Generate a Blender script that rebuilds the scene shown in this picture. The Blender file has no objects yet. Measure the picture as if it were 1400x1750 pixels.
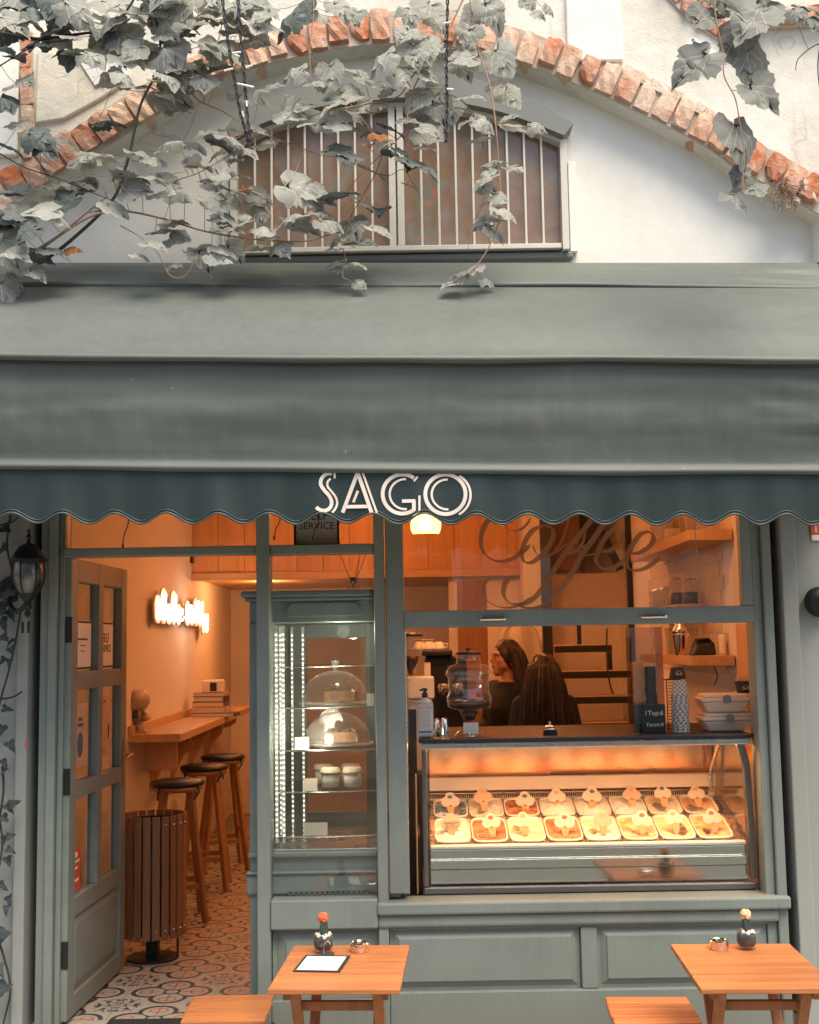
import bpy, bmesh, math, random
from mathutils import Vector, Matrix, Euler, noise
random.seed(7)
C = bpy.context.scene.collection
SC = bpy.context.scene
PI = math.pi

# ------------------------------------------------------------------ camera, sky, sun, exposure
F_PX = 2100.0
CAM_D = 5.25
PITCH = math.atan(225/2100)
ROLL = math.radians(0.95)
cam = bpy.data.cameras.new('camera')
cam_o = bpy.data.objects.new('camera', cam); C.objects.link(cam_o)
cam.sensor_fit = 'HORIZONTAL'; cam.sensor_width = 36.0
cam.lens = 36.0*F_PX/1400.0
cam.clip_end = 500; cam.clip_start = 0.05
ROT = Matrix.Rotation(PI/2+PITCH, 3, 'X') @ Matrix.Rotation(-ROLL, 3, 'Z')
CAM = Vector((0, -CAM_D, 1.5523))
cam_o.location = CAM
cam_o.rotation_euler = ROT.to_euler()
SC.camera = cam_o

w = bpy.data.worlds.new('World'); SC.world = w; w.use_nodes = True
wn = w.node_tree.nodes; bg = wn['Background']
sky = wn.new('ShaderNodeTexSky'); sky.sky_type = 'NISHITA'; sky.sun_disc = False
SUN_DIR = Vector((0.24, -0.46, 1.0)).normalized()
sky.sun_elevation = math.asin(SUN_DIR.z)
sky.sun_rotation = math.atan2(SUN_DIR.x, SUN_DIR.y)
sky.air_density = 1.0; sky.dust_density = 3.0; sky.ozone_density = 1.0
w.node_tree.links.new(sky.outputs[0], bg.inputs[0])
bg.inputs[1].default_value = 0.070
sun = bpy.data.lights.new('sun', 'SUN'); sun.energy = 1.5; sun.angle = math.radians(42)
sun.color = (1.0, 0.90, 0.70)
sun_o = bpy.data.objects.new('sun', sun); C.objects.link(sun_o)
sun_o.rotation_euler = SUN_DIR.to_track_quat('Z', 'Y').to_euler()
sun_o.location = (4, -5, 9)
SC.view_settings.view_transform = 'Standard'
SC.view_settings.look = 'None'
SC.view_settings.gamma = 1.0
SC.view_settings.exposure = 1.82
SC.cycles.use_denoising = True
SC.cycles.max_bounces = 10
SC.cycles.transparent_max_bounces = 24
SC.cycles.sample_clamp_indirect = 6.0

# ------------------------------------------------------------------ helpers
def P(px, py, Y):
    """photo pixel -> world point on the plane y=Y (used to survey the place)"""
    d = ROT @ Vector(((px-700)/F_PX, (875-py)/F_PX, -1.0))
    return CAM + d*((Y-CAM.y)/d.y)
def PZ(px, py, Z):
    d = ROT @ Vector(((px-700)/F_PX, (875-py)/F_PX, -1.0))
    return CAM + d*((Z-CAM.z)/d.z)
def SCL(Y): return (Y+CAM_D)/F_PX      # metres per photo pixel at depth Y

def lin(r, g=None, b=None):
    if g is None: g = b = r
    def f(c):
        c /= 255.0
        return c/12.92 if c <= 0.04045 else ((c+0.055)/1.055)**2.4
    return (f(r), f(g), f(b))

def empty(name, loc=(0, 0, 0), label=None, cat=None, group=None, parent=None):
    o = bpy.data.objects.new(name, None); C.objects.link(o)
    o.empty_display_size = 0.05
    o.location = loc
    if parent: o.parent = parent
    tag(o, label, cat, group)
    return o
def tag(o, label=None, cat=None, group=None, kind=None):
    if label: o['label'] = label
    if cat: o['category'] = cat
    if group: o['group'] = group
    if kind: o['kind'] = kind
    return o
def wl(o):
    v = Vector((0, 0, 0))
    while o: v = v + o.location; o = o.parent
    return v
def setmat(me, m): me.materials.append(m)

class MB:
    def __init__(s): s.v = []; s.f = []
    def add(s, vs, fs):
        n = len(s.v); s.v += [Vector(p) for p in vs]; s.f += [tuple(i+n for i in f) for f in fs]; return s
    def box(s, x0, x1, y0, y1, z0, z1, M=None):
        vs = [Vector(p) for p in ((x0,y0,z0),(x1,y0,z0),(x1,y1,z0),(x0,y1,z0),(x0,y0,z1),(x1,y0,z1),(x1,y1,z1),(x0,y1,z1))]
        if M: vs = [M @ p for p in vs]
        return s.add(vs, [(0,3,2,1),(4,5,6,7),(0,1,5,4),(1,2,6,5),(2,3,7,6),(3,0,4,7)])
    def bar(s, a, b, wx, wy, up=None):
        """a box bar of section wx*wy from a to b"""
        a = Vector(a); b = Vector(b); d = (b-a); L = d.length; z = d/L
        u = Vector(up) if up else (Vector((0,1,0)) if abs(z.y) < .9 else Vector((1,0,0)))
        x = u.cross(z).normalized(); y = z.cross(x)
        M = Matrix((( x.x, y.x, z.x, a.x),(x.y, y.y, z.y, a.y),(x.z, y.z, z.z, a.z),(0,0,0,1)))
        return s.box(-wx/2, wx/2, -wy/2, wy/2, 0, L, M)
    def prism(s, poly, a0, a1, axis='y'):
        """poly of 2-D points; extruded along axis from a0 to a1"""
        def mk(p, a):
            return {'y': (p[0], a, p[1]), 'x': (a, p[0], p[1]), 'z': (p[0], p[1], a)}[axis]
        n = len(poly)
        vs = [mk(p, a0) for p in poly]+[mk(p, a1) for p in poly]
        fs = [tuple(range(n)), tuple(range(2*n-1, n-1, -1))]
        fs += [(i, i+n, (i+1) % n+n, (i+1) % n) for i in range(n)]
        return s.add(vs, fs)
    def lathe(s, prof, seg=24, c=(0, 0, 0), M=None, cap=True):
        c = Vector(c); n = len(prof); vs = []; fs = []
        for r, z in prof:
            for k in range(seg):
                a = 2*PI*k/seg; p = Vector((r*math.cos(a), r*math.sin(a), z))
                vs.append((M @ p if M else p)+c)
        for i in range(n-1):
            for k in range(seg):
                k2 = (k+1) % seg
                fs.append((i*seg+k, i*seg+k2, (i+1)*seg+k2, (i+1)*seg+k))
        if cap:
            if prof[0][0] > 1e-5: fs.append(tuple(range(seg-1, -1, -1)))
            if prof[-1][0] > 1e-5: fs.append(tuple((n-1)*seg+k for k in range(seg)))
        return s.add(vs, fs)
    def tube(s, pts, r, seg=6, cap=True):
        pts = [Vector(p) for p in pts]; n = len(pts)
        rs = r if isinstance(r, (list, tuple)) else [r]*n
        vs = []; fs = []; x = None
        for i in range(n):
            d = (pts[min(i+1, n-1)]-pts[max(i-1, 0)])
            if d.length < 1e-9: d = Vector((0, 0, 1))
            d.normalize()
            if x is None:
                x = d.cross(Vector((0, 0, 1)));
                if x.length < .05: x = d.cross(Vector((1, 0, 0)))
            x = (x-d*x.dot(d)).normalized(); y = d.cross(x)
            for k in range(seg):
                a = 2*PI*k/seg; vs.append(pts[i]+(x*math.cos(a)+y*math.sin(a))*rs[i])
        for i in range(n-1):
            for k in range(seg):
                k2 = (k+1) % seg; fs.append((i*seg+k, i*seg+k2, (i+1)*seg+k2, (i+1)*seg+k))
        if cap:
            fs.append(tuple(range(seg-1, -1, -1))); fs.append(tuple((n-1)*seg+k for k in range(seg)))
        return s.add(vs, fs)
    def ball(s, c, r, seg=12, rings=8, sc=(1, 1, 1), M=None):
        prof = [(max(1e-6, r*math.sin(PI*i/rings)), -r*math.cos(PI*i/rings)) for i in range(rings+1)]
        S = Matrix.Diagonal((sc[0], sc[1], sc[2])).to_3x3()
        return s.lathe(prof, seg, c, (M @ S) if M else S, cap=False)
    def grid(s, fn, nu, nv):
        vs = [fn(i/nu, j/nv) for j in range(nv+1) for i in range(nu+1)]
        fs = [(j*(nu+1)+i, j*(nu+1)+i+1, (j+1)*(nu+1)+i+1, (j+1)*(nu+1)+i) for j in range(nv) for i in range(nu)]
        return s.add(vs, fs)
    def ribbon(s, pts, ws, nrm, thick):
        """flat stroke through 3-D pts, widths ws, lying square to nrm, with a real thickness"""
        pts = [Vector(p) for p in pts]; nrm = Vector(nrm).normalized(); n = len(pts)
        ws = ws if isinstance(ws, (list, tuple)) else [ws]*n
        vs = []
        for i in range(n):
            d = (pts[min(i+1, n-1)]-pts[max(i-1, 0)]).normalized(); x = d.cross(nrm).normalized()*ws[i]*.5
            vs += [pts[i]-x, pts[i]+x, pts[i]+x+nrm*thick, pts[i]-x+nrm*thick]
        fs = [(0, 1, 2, 3), tuple((n-1)*4+k for k in (3, 2, 1, 0))]
        for i in range(n-1):
            for k in range(4):
                k2 = (k+1) % 4; fs.append((i*4+k, (i+1)*4+k, (i+1)*4+k2, i*4+k2))
        return s.add(vs, fs)
    def mesh(s, name, mat=None, off=Vector((0, 0, 0)), smooth=False):
        me = bpy.data.meshes.new(name)
        me.from_pydata([p-off for p in s.v], [], s.f)
        bm = bmesh.new(); bm.from_mesh(me)
        bmesh.ops.recalc_face_normals(bm, faces=bm.faces); bm.to_mesh(me); bm.free()
        if mat: setmat(me, mat)
        if smooth:
            for p in me.polygons: p.use_smooth = True
        me.update()
        return me
    def build(s, name, mat, parent=None, smooth=False, bevel=0.0, seg=2, label=None, cat=None, group=None, kind=None, auto=None):
        off = wl(parent)
        me = s.mesh(name, mat, off, smooth or auto is not None)
        o = bpy.data.objects.new(name, me); C.objects.link(o)
        if parent: o.parent = parent
        if bevel:
            b = o.modifiers.new('bevel', 'BEVEL'); b.width = bevel; b.segments = seg; b.limit_method = 'ANGLE'; b.angle_limit = math.radians(50)
            b.harden_normals = False
        if auto is not None: me.set_sharp_from_angle(angle=math.radians(auto))
        tag(o, label, cat, group, kind)
        return o

def bx(name, mat, x0, x1, y0, y1, z0, z1, parent=None, bevel=0.003, **k):
    return MB().box(min(x0,x1), max(x0,x1), min(y0,y1), max(y0,y1), min(z0,z1), max(z0,z1)).build(name, mat, parent, bevel=bevel, **k)
def inst(name, me, loc, rot=(0, 0, 0), scale=(1, 1, 1), parent=None, mat=None):
    o = bpy.data.objects.new(name, me); C.objects.link(o)
    o.location = Vector(loc)-wl(parent) if parent else Vector(loc)
    o.rotation_euler = rot; o.scale = scale
    if parent: o.parent = parent
    if mat:
        o.material_slots[0].link = 'OBJECT'; o.material_slots[0].material = mat
    return o
def copy_tree(o, parent=None):
    c = o.copy(); C.objects.link(c); c.parent = parent
    for ch in list(o.children): copy_tree(ch, c)
    return c
def cat_rom(pts, n=8, closed=False):
    pts = [Vector(p) for p in pts]; out = []; m = len(pts)
    rng = range(m if closed else m-1)
    for i in rng:
        g = (lambda k: pts[k % m]) if closed else (lambda k: pts[max(0, min(m-1, k))])
        p0, p1, p2, p3 = g(i-1), g(i), g(i+1), g(i+2)
        for k in range(n):
            t = k/n
            out.append(.5*((2*p1)+(-p0+p2)*t+(2*p0-5*p1+4*p2-p3)*t*t+(-p0+3*p1-3*p2+p3)*t**3))
    if not closed: out.append(pts[-1])
    return out
def text_mesh(txt, size, extrude=0.0006, spacing=1.0, shear=0.0, align='CENTER'):
    cu = bpy.data.curves.new('lettering', 'FONT'); cu.body = txt; cu.size = size; cu.extrude = extrude
    cu.align_x = align; cu.align_y = 'CENTER'; cu.space_character = spacing; cu.shear = shear; cu.resolution_u = 3
    o = bpy.data.objects.new('lettering', cu); C.objects.link(o)
    dg = bpy.context.evaluated_depsgraph_get()
    me = bpy.data.meshes.new_from_object(o.evaluated_get(dg))
    bpy.data.objects.remove(o); bpy.data.curves.remove(cu)
    me.name = 'lettering'
    return me
def text(name, txt, size, loc, mat, parent, rot=(PI/2, 0, 0), sx=1.0, **k):
    me = text_mesh(txt, size, **k)
    me.materials.clear(); setmat(me, mat)
    return inst(name, me, loc, rot, (sx, 1, 1), parent)

# ------------------------------------------------------------------ node helpers
class X:
    """tiny expression wrapper over Math nodes"""
    def __init__(s, nt, sock): s.nt = nt; s.s = sock
    def _op(s, op, o=None, o2=None):
        n = s.nt.nodes.new('ShaderNodeMath'); n.operation = op
        s.nt.links.new(s.s, n.inputs[0])
        for i, q in ((1, o), (2, o2)):
            if q is None: continue
            if isinstance(q, X): s.nt.links.new(q.s, n.inputs[i])
            else: n.inputs[i].default_value = q
        return X(s.nt, n.outputs[0])
    def __add__(s, o): return s._op('ADD', o)
    def __sub__(s, o): return s._op('SUBTRACT', o)
    def __mul__(s, o): return s._op('MULTIPLY', o)
    def __truediv__(s, o): return s._op('DIVIDE', o)
    def abs(s): return s._op('ABSOLUTE')
    def sqrt(s): return s._op('SQRT')
    def lt(s, o): return s._op('LESS_THAN', o)
    def gt(s, o): return s._op('GREATER_THAN', o)
    def min(s, o): return s._op('MINIMUM', o)
    def max(s, o): return s._op('MAXIMUM', o)
    def sin(s): return s._op('SINE')
    def cos(s): return s._op('COSINE')
    def mod(s, o): return s._op('FLOORED_MODULO', o)
    def atan2(s, o): return s._op('ARCTAN2', o)

def new_mat(name):
    m = bpy.data.materials.new(name); m.use_nodes = True
    nt = m.node_tree; b = nt.nodes['Principled BSDF']
    return m, nt, b
def mixcol(nt, fac, a, b):
    n = nt.nodes.new('ShaderNodeMix'); n.data_type = 'RGBA'
    for i, q in ((0, fac), (6, a), (7, b)):
        if isinstance(q, X): nt.links.new(q.s, n.inputs[i])
        elif hasattr(q, 'links'): nt.links.new(q, n.inputs[i])
        elif i == 0: n.inputs[0].default_value = q
        else: n.inputs[i].default_value = (*q[:3], 1)
    return n.outputs[2]
def coords(nt, kind='Object', scale=(1, 1, 1)):
    if kind == 'World':
        g = nt.nodes.new('ShaderNodeNewGeometry'); s = g.outputs['Position']
    else:
        t = nt.nodes.new('ShaderNodeTexCoord'); s = t.outputs[kind]
    mp = nt.nodes.new('ShaderNodeMapping'); mp.inputs['Scale'].default_value = scale
    nt.links.new(s, mp.inputs['Vector']); return mp.outputs[0]
def noise_tex(nt, vec, scale, detail=4, rough=.6, dist=0.0):
    n = nt.nodes.new('ShaderNodeTexNoise'); n.inputs['Scale'].default_value = scale
    n.inputs['Detail'].default_value = detail; n.inputs['Roughness'].default_value = rough; n.inputs['Distortion'].default_value = dist
    nt.links.new(vec, n.inputs['Vector']); return n.outputs['Fac']
def ramp(nt, fac, stops):
    r = nt.nodes.new('ShaderNodeValToRGB'); e = r.color_ramp.elements
    while len(e) < len(stops): e.new(0.5)
    for q, (p, c) in zip(e, stops): q.position = p; q.color = (*c, 1) if len(c) == 3 else c
    nt.links.new(fac, r.inputs[0]); return r.outputs[0]
def bump(nt, b, h, strength=.3, dist=.01):
    n = nt.nodes.new('ShaderNodeBump'); n.inputs['Strength'].default_value = strength; n.inputs['Distance'].default_value = dist
    nt.links.new(h, n.inputs['Height']); nt.links.new(n.outputs[0], b.inputs['Normal'])
def g3(v): return (v, v, v)
def pm(name, col, rough=.5, metal=0.0, var=.12, scale=6.0, bumpy=0.0, bscale=60.0, coord='Object', spec=.5, objvar=0.0, bdist=.004, stretch=(1, 1, 1), coat=0.0):
    """procedural paint-like surface: base colour with blotchy variation, fine relief, uneven gloss"""
    m, nt, b = new_mat(name)
    v = coords(nt, coord, stretch)
    n = noise_tex(nt, v, scale, 5, .62)
    c = mixcol(nt, n, tuple(max(0, x*(1-var*1.6)) for x in col), tuple(min(1, x*(1+var*1.6)) for x in col))
    if objvar:
        oi = nt.nodes.new('ShaderNodeObjectInfo')
        hs = nt.nodes.new('ShaderNodeHueSaturation')
        r = X(nt, oi.outputs['Random'])*(2*objvar)+(1-objvar)
        nt.links.new(r.s, hs.inputs['Value']); nt.links.new(c, hs.inputs['Color']); c = hs.outputs[0]
    nt.links.new(c, b.inputs['Base Color'])
    rr = X(nt, n)*.16+(rough-.08)
    nt.links.new(rr.s, b.inputs['Roughness'])
    b.inputs['Metallic'].default_value = metal
    b.inputs['Specular IOR Level'].default_value = spec
    if coat: b.inputs['Coat Weight'].default_value = coat; b.inputs['Coat Roughness'].default_value = .1
    if bumpy: bump(nt, b, noise_tex(nt, v, bscale, 4, .6), bumpy, bdist)
    return m
def wood(name, c1, c2, rough=.45, axis='x', scale=1.0, coord='Object', objvar=.08):
    m, nt, b = new_mat(name)
    st = {'x': (.9, 14, 14), 'y': (14, .9, 14), 'z': (14, 14, .9)}[axis]
    v = coords(nt, coord, tuple(q*scale for q in st))
    oi = nt.nodes.new('ShaderNodeObjectInfo')
    ad = nt.nodes.new('ShaderNodeVectorMath'); ad.operation = 'ADD'
    rnd = X(nt, oi.outputs['Random'])*17.0
    nt.links.new(v, ad.inputs[0]); nt.links.new(rnd.s, ad.inputs[1])
    n1 = noise_tex(nt, ad.outputs[0], 2.2, 6, .65, .6); n2 = noise_tex(nt, ad.outputs[0], 9.0, 3, .5)
    f = X(nt, n1)*.75+X(nt, n2)*.25
    c = ramp(nt, f.s, [(.30, c2), (.52, c1), (.72, tuple(min(1, q*1.18) for q in c1))])
    hs = nt.nodes.new('ShaderNodeHueSaturation')
    r = X(nt, oi.outputs['Random'])*(2*objvar)+(1-objvar)
    nt.links.new(r.s, hs.inputs['Value']); nt.links.new(c, hs.inputs['Color'])
    nt.links.new(hs.outputs[0], b.inputs['Base Color'])
    rr = X(nt, n1)*.2+(rough-.1); nt.links.new(rr.s, b.inputs['Roughness'])
    bump(nt, b, f.s, .12, .002)
    return m
def glass(name, tint=(1, 1, 1), refl=1.0, rough=.01, ior=1.5, base=.0, rim_glint=0.0):
    """thin pane: clear, with Fresnel mirror reflections"""
    m = bpy.data.materials.new(name); m.use_nodes = True; nt = m.node_tree; nt.nodes.clear()
    o = nt.nodes.new('ShaderNodeOutputMaterial'); mx = nt.nodes.new('ShaderNodeMixShader')
    t = nt.nodes.new('ShaderNodeBsdfTransparent'); t.inputs[0].default_value = (*tint, 1)
    g = nt.nodes.new('ShaderNodeBsdfGlossy'); g.inputs['Roughness'].default_value = rough
    lw = nt.nodes.new('ShaderNodeLayerWeight'); lw.inputs['Blend'].default_value = .5
    f = (X(nt, lw.outputs['Facing'])._op('POWER', 4.0)*(.62*refl)+(.045*refl+base)).min(1.0)
    gl = g.outputs[0]
    if rim_glint:  # white mixed into the grazing edges stands in for rim highlights
        df = nt.nodes.new('ShaderNodeBsdfDiffuse'); df.inputs[0].default_value = (.9, .9, .88, 1); m2 = nt.nodes.new('ShaderNodeMixShader'); m2.inputs[0].default_value = rim_glint
        nt.links.new(gl, m2.inputs[1]); nt.links.new(df.outputs[0], m2.inputs[2]); gl = m2.outputs[0]
    nt.links.new(f.s, mx.inputs[0]); nt.links.new(t.outputs[0], mx.inputs[1]); nt.links.new(gl, mx.inputs[2])
    nt.links.new(mx.outputs[0], o.inputs[0])
    return m
def emit(name, col, strength):
    m, nt, b = new_mat(name)
    b.inputs['Base Color'].default_value = (*col, 1)
    b.inputs['Emission Color'].default_value = (*col, 1); b.inputs['Emission Strength'].default_value = strength
    return m

# ------------------------------------------------------------------ materials
def stucco(name, col, stain, amt=.5, bs=.35, scale=1.3, cracks=False):
    m, nt, b = new_mat(name)
    v = coords(nt, 'World')
    n1 = noise_tex(nt, v, scale, 6, .62, .4); n2 = noise_tex(nt, v, 14, 5, .6); n3 = noise_tex(nt, v, 90, 3, .6)
    f = X(nt, n1)*.8+X(nt, n2)*.3
    k = ramp(nt, f.s, [(.44, g3(0.0)), (.72, g3(amt))])
    c = mixcol(nt, k, col, stain)
    if cracks:
        nd = nt.nodes.new('ShaderNodeVectorMath'); nd.operation = 'ADD'; nn = nt.nodes.new('ShaderNodeTexNoise'); nn.inputs['Scale'].default_value = 3; nt.links.new(v, nn.inputs['Vector'])
        nt.links.new(v, nd.inputs[0]); nt.links.new(nn.outputs['Color'], nd.inputs[1])
        vo = nt.nodes.new('ShaderNodeTexVoronoi'); vo.feature = 'DISTANCE_TO_EDGE'; vo.inputs['Scale'].default_value = .8; nt.links.new(nd.outputs[0], vo.inputs['Vector'])
        ck = X(nt, vo.outputs['Distance']).lt(.006)*X(nt, n1).gt(.50)
        c = mixcol(nt, ck*.22, c, tuple(q*.45 for q in stain))
        run = noise_tex(nt, coords(nt, 'World', (9, 9, .7)), 1.4, 5, .65); c = mixcol(nt, ramp(nt, run, [(.56, g3(0)), (.74, g3(.45))]), c, tuple(q*.8 for q in stain))
    nt.links.new(c, b.inputs['Base Color'])
    b.inputs['Roughness'].default_value = .9; b.inputs['Specular IOR Level'].default_value = .2
    h = X(nt, n2)*.6+X(nt, n3)*.25+X(nt, n1)*.5
    bump(nt, b, h.s, bs, .012)
    return m
def brick_mat(name):
    m, nt, b = new_mat(name)
    oi = nt.nodes.new('ShaderNodeObjectInfo')
    v = coords(nt, 'World'); n1 = noise_tex(nt, v, 22, 6, .7, .5); n2 = noise_tex(nt, v, 7, 4, .6)
    rnd = X(nt, oi.outputs['Random'])
    c = mixcol(nt, rnd, (.50, .155, .065), (.66, .31, .17))
    c = mixcol(nt, n1, c, (.40, .115, .045))
    n4 = noise_tex(nt, v, 2.2, 3, .5)
    lime = X(nt, n2)*.7+rnd*.16+X(nt, n1)*.35+X(nt, n4)*.35
    k = ramp(nt, lime.s, [(.62, g3(0.0)), (.88, g3(.85))])
    c = mixcol(nt, k, c, (.70, .55, .43))
    nt.links.new(c, b.inputs['Base Color']); b.inputs['Roughness'].default_value = .93; b.inputs['Specular IOR Level'].default_value = .15
    h = X(nt, n1)+X(nt, noise_tex(nt, v, 120, 3, .6))*.3
    bump(nt, b, h.s, .8, .012)
    return m
def tile_mat():
    """encaustic cement tile print: four-lobed rosettes repeating every two tiles"""
    m, nt, b = new_mat('cement_tile')
    g = nt.nodes.new('ShaderNodeNewGeometry'); sp = nt.nodes.new('ShaderNodeSeparateXYZ'); nt.links.new(g.outputs['Position'], sp.inputs[0])
    x = (X(nt, sp.outputs[0])+TILE_X).mod(.4)-.2; y = (X(nt, sp.outputs[1])+TILE_Y).mod(.4)-.2
    ax, ay = x.abs(), y.abs()
    # four circles round the rosette centre
    def d(cx, cy): return (((ax-cx)*(ax-cx))+((ay-cy)*(ay-cy))).sqrt()
    dd = d(.098, 0).min(d(0, .098))
    ring = (dd-.076).abs().lt(.0105)
    r0 = ((x*x)+(y*y)).sqrt()
    inside = dd.lt(.076)
    ring = ring*(r0.gt(.028)._op('MULTIPLY', 1.0))
    cen = (r0-.034).abs().lt(.0055)
    dark = ring.max(cen)
    # leaf scrolls between the rosettes
    ux = ax-.2; uy = ay-.2
    ru = ((ux*ux)+(uy*uy)).sqrt(); th = uy.atan2(ux)
    scr = (ru-((th*8.0).cos()*.022+.060)).abs().lt(.0065)
    scr2 = (ru-((th*4.0).cos()*.014+.024)).abs().lt(.005)
    scr3 = (ru-((th*16.0).cos()*.008+.092)).abs().lt(.0045)*((th*8.0).sin().gt(-.2))
    lf = (((ux*95.0).sin()*(uy*95.0).sin()).gt(.55))*ru.lt(.115)*ru.gt(.03)
    dark = dark.max(scr.max(scr2).max(scr3).max(lf)*(dd.gt(.088)))
    # red fleurs inside the lobes
    fl = (d(.115, .012)-.026).abs().lt(.005).max((d(.012, .115)-.026).abs().lt(.005))
    stem = (ax.lt(.004)*(ay.gt(.05)*ay.lt(.15))).max(ay.lt(.004)*(ax.gt(.05)*ax.lt(.15)))
    red = fl.max(stem)*inside
    v = coords(nt, 'World'); n = noise_tex(nt, v, 30, 4, .6)
    base = mixcol(nt, n, (.31, .275, .225), (.42, .385, .325))
    c = mixcol(nt, red, base, (.36, .13, .07))
    c = mixcol(nt, dark, c, (.045, .05, .055))
    nt.links.new(c, b.inputs['Base Color']); b.inputs['Roughness'].default_value = .42
    return m
TILE_X = .4-0.0; TILE_Y = 0.0

M = {}
M['stucco'] = stucco('white_stucco', (.82, .80, .74), (.64, .60, .52), .5)
M['stucco_old'] = stucco('old_stucco', (.74, .71, .64), (.52, .46, .37), .75, .6, 2.0, True)
M['mortar'] = stucco('lime_mortar', (.56, .48, .39), (.36, .28, .21), .8, .9, 5.0)
M['brick'] = brick_mat('old_brick')
M['greywall'] = pm('grey_wall_paint', (.27, .28, .255), .75, var=.10, scale=2.2, bumpy=.35, bscale=25, coord='World')
def paint_mat(name, col):
    m, nt, b = new_mat(name); v = coords(nt, 'World')
    big = noise_tex(nt, v, 2.6, 5, .6); br = noise_tex(nt, coords(nt, 'World', (40, 40, 1.6)), 3.0, 4, .6); fine = noise_tex(nt, v, 140, 3, .6); ch = noise_tex(nt, v, 38, 6, .75, .4)
    f = X(nt, big)*.7+X(nt, br)*.3
    c = ramp(nt, f.s, [(.34, tuple(q*.82 for q in col)), (.52, col), (.70, tuple(min(1, q*1.16) for q in col))])
    k = ramp(nt, ch, [(.685, g3(0)), (.71, g3(.75))]); c = mixcol(nt, k, c, tuple(min(1, q*1.55) for q in col))
    g = nt.nodes.new('ShaderNodeNewGeometry'); sp = nt.nodes.new('ShaderNodeSeparateXYZ'); nt.links.new(g.outputs['Position'], sp.inputs[0])
    foot = ((X(nt, sp.outputs[2])*-2.6+.65)+X(nt, big)*.9-.35).max(0.0).min(1.0)*.45
    c = mixcol(nt, foot, c, (.12, .11, .09))
    nt.links.new(c, b.inputs['Base Color'])
    rr = X(nt, big)*.3+.34; nt.links.new(rr.s, b.inputs['Roughness'])
    h = X(nt, br)*.9+X(nt, fine)*.15-X(nt, k)*.5; bump(nt, b, h.s, .16, .006); return m
M['teal'] = paint_mat('grey_green_paint', (.204, .234, .206))
M['teal_d'] = paint_mat('cabinet_paint', (.185, .222, .205))
M['dark'] = pm('dark_gap', (.012, .016, .018), .8, var=.2)
M['hood'] = pm('grey_hood_paint', (.165, .172, .158), .6, var=.1, scale=4, bumpy=.2, coord='World')
M['whitepaint'] = pm('white_paint', (.58, .555, .49), .5, var=.10, scale=8, bumpy=.15, coord='World')
def canvas_mat(name, col, rough=.55):
    m, nt, b = new_mat(name); v = coords(nt, 'World')
    n1 = noise_tex(nt, v, 1.6, 5, .6); st = noise_tex(nt, coords(nt, 'World', (14, 14, .8)), 2.0, 5, .65); gr = noise_tex(nt, v, 420, 2, .5)
    f = X(nt, n1)*.5+X(nt, st)*.35+X(nt, gr)*.25
    c = ramp(nt, f.s, [(.35, tuple(q*.78 for q in col)), (.58, col), (.78, tuple(q*1.32 for q in col))])
    vo = nt.nodes.new('ShaderNodeTexVoronoi'); vo.inputs['Scale'].default_value = 9.0; nt.links.new(coords(nt, 'World', (1, 1, .6)), vo.inputs['Vector'])
    sp = X(nt, vo.outputs['Distance']).lt(.030)
    nt.links.new(mixcol(nt, sp*.5, c, tuple(min(1, q*3.2) for q in col)), b.inputs['Base Color'])
    rr = X(nt, st)*.25+(rough-.12); nt.links.new(rr.s, b.inputs['Roughness']); b.inputs['Specular IOR Level'].default_value = .45
    h = X(nt, gr)*.25+X(nt, noise_tex(nt, coords(nt, 'World', (1, 1, 2.5)), 7, 4, .6))*1.0
    bump(nt, b, h.s, .12, .008); return m
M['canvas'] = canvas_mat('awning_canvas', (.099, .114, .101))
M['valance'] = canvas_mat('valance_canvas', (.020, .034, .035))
M['canvas_trim'] = pm('awning_piping', (.05, .068, .067), .45, var=.1)
M['cream'] = pm('cream_vinyl', (.78, .68, .60), .5, var=.03)
M['black'] = pm('black_plastic', (.015, .016, .017), .4, var=.15)
M['blackmetal'] = pm('black_metal', (.02, .021, .022), .45, var=.15, metal=.3)
M['iron'] = pm('lantern_iron', (.02, .024, .025), .45, var=.3, scale=20, bumpy=.3, metal=.4)
M['chrome'] = pm('chrome', (.75, .72, .68), .14, metal=1.0, var=.04)
M['steel'] = pm('brushed_steel', (.62, .60, .57), .28, metal=1.0, var=.06, stretch=(1, 1, 30), scale=8)
M['brass'] = pm('brass', (.60, .42, .22), .25, metal=1.0, var=.05)
M['pane'] = glass('window_pane', (.93, .95, .94), 1.0, .008)
M['sashpane'] = glass('sash_pane', (.92, .94, .93), 2.0, .01)
M['vessel'] = glass('clear_glass', (.95, .95, .94), 1.5, .03, 1.45, .02, .14)
M['domeglass'] = glass('dome_glass', (.95, .95, .94), 1.5, .03, 1.45, .03, .45)
M['acrylic'] = glass('clear_acrylic', (.92, .90, .88), 1.0, .03, 1.45, .03)
M['wall_in'] = pm('interior_plaster', (.70, .62, .53), .85, var=.05, scale=2.5, bumpy=.15, bscale=60, coord='World')
M['ply'] = wood('pine_planks', (.62, .33, .14), (.47, .22, .08), .5, 'z', .5)
M['oak'] = wood('oak_counter', (.58, .34, .17), (.45, .24, .11), .4, 'y', .5)
M['oakx'] = wood('oak_shelf', (.58, .34, .17), (.45, .24, .11), .4, 'x', .5)
M['table'] = wood('oiled_acacia', (.42, .150, .048), (.26, .082, .026), .42, 'x', .7, objvar=.14)
M['tablez'] = wood('oiled_acacia_legs', (.38, .135, .045), (.24, .075, .025), .45, 'z', .7, objvar=.1)
M['binwood'] = wood('bin_slat_wood', (.27, .125, .048), (.15, .065, .024), .5, 'z', .6, objvar=.12)
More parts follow.
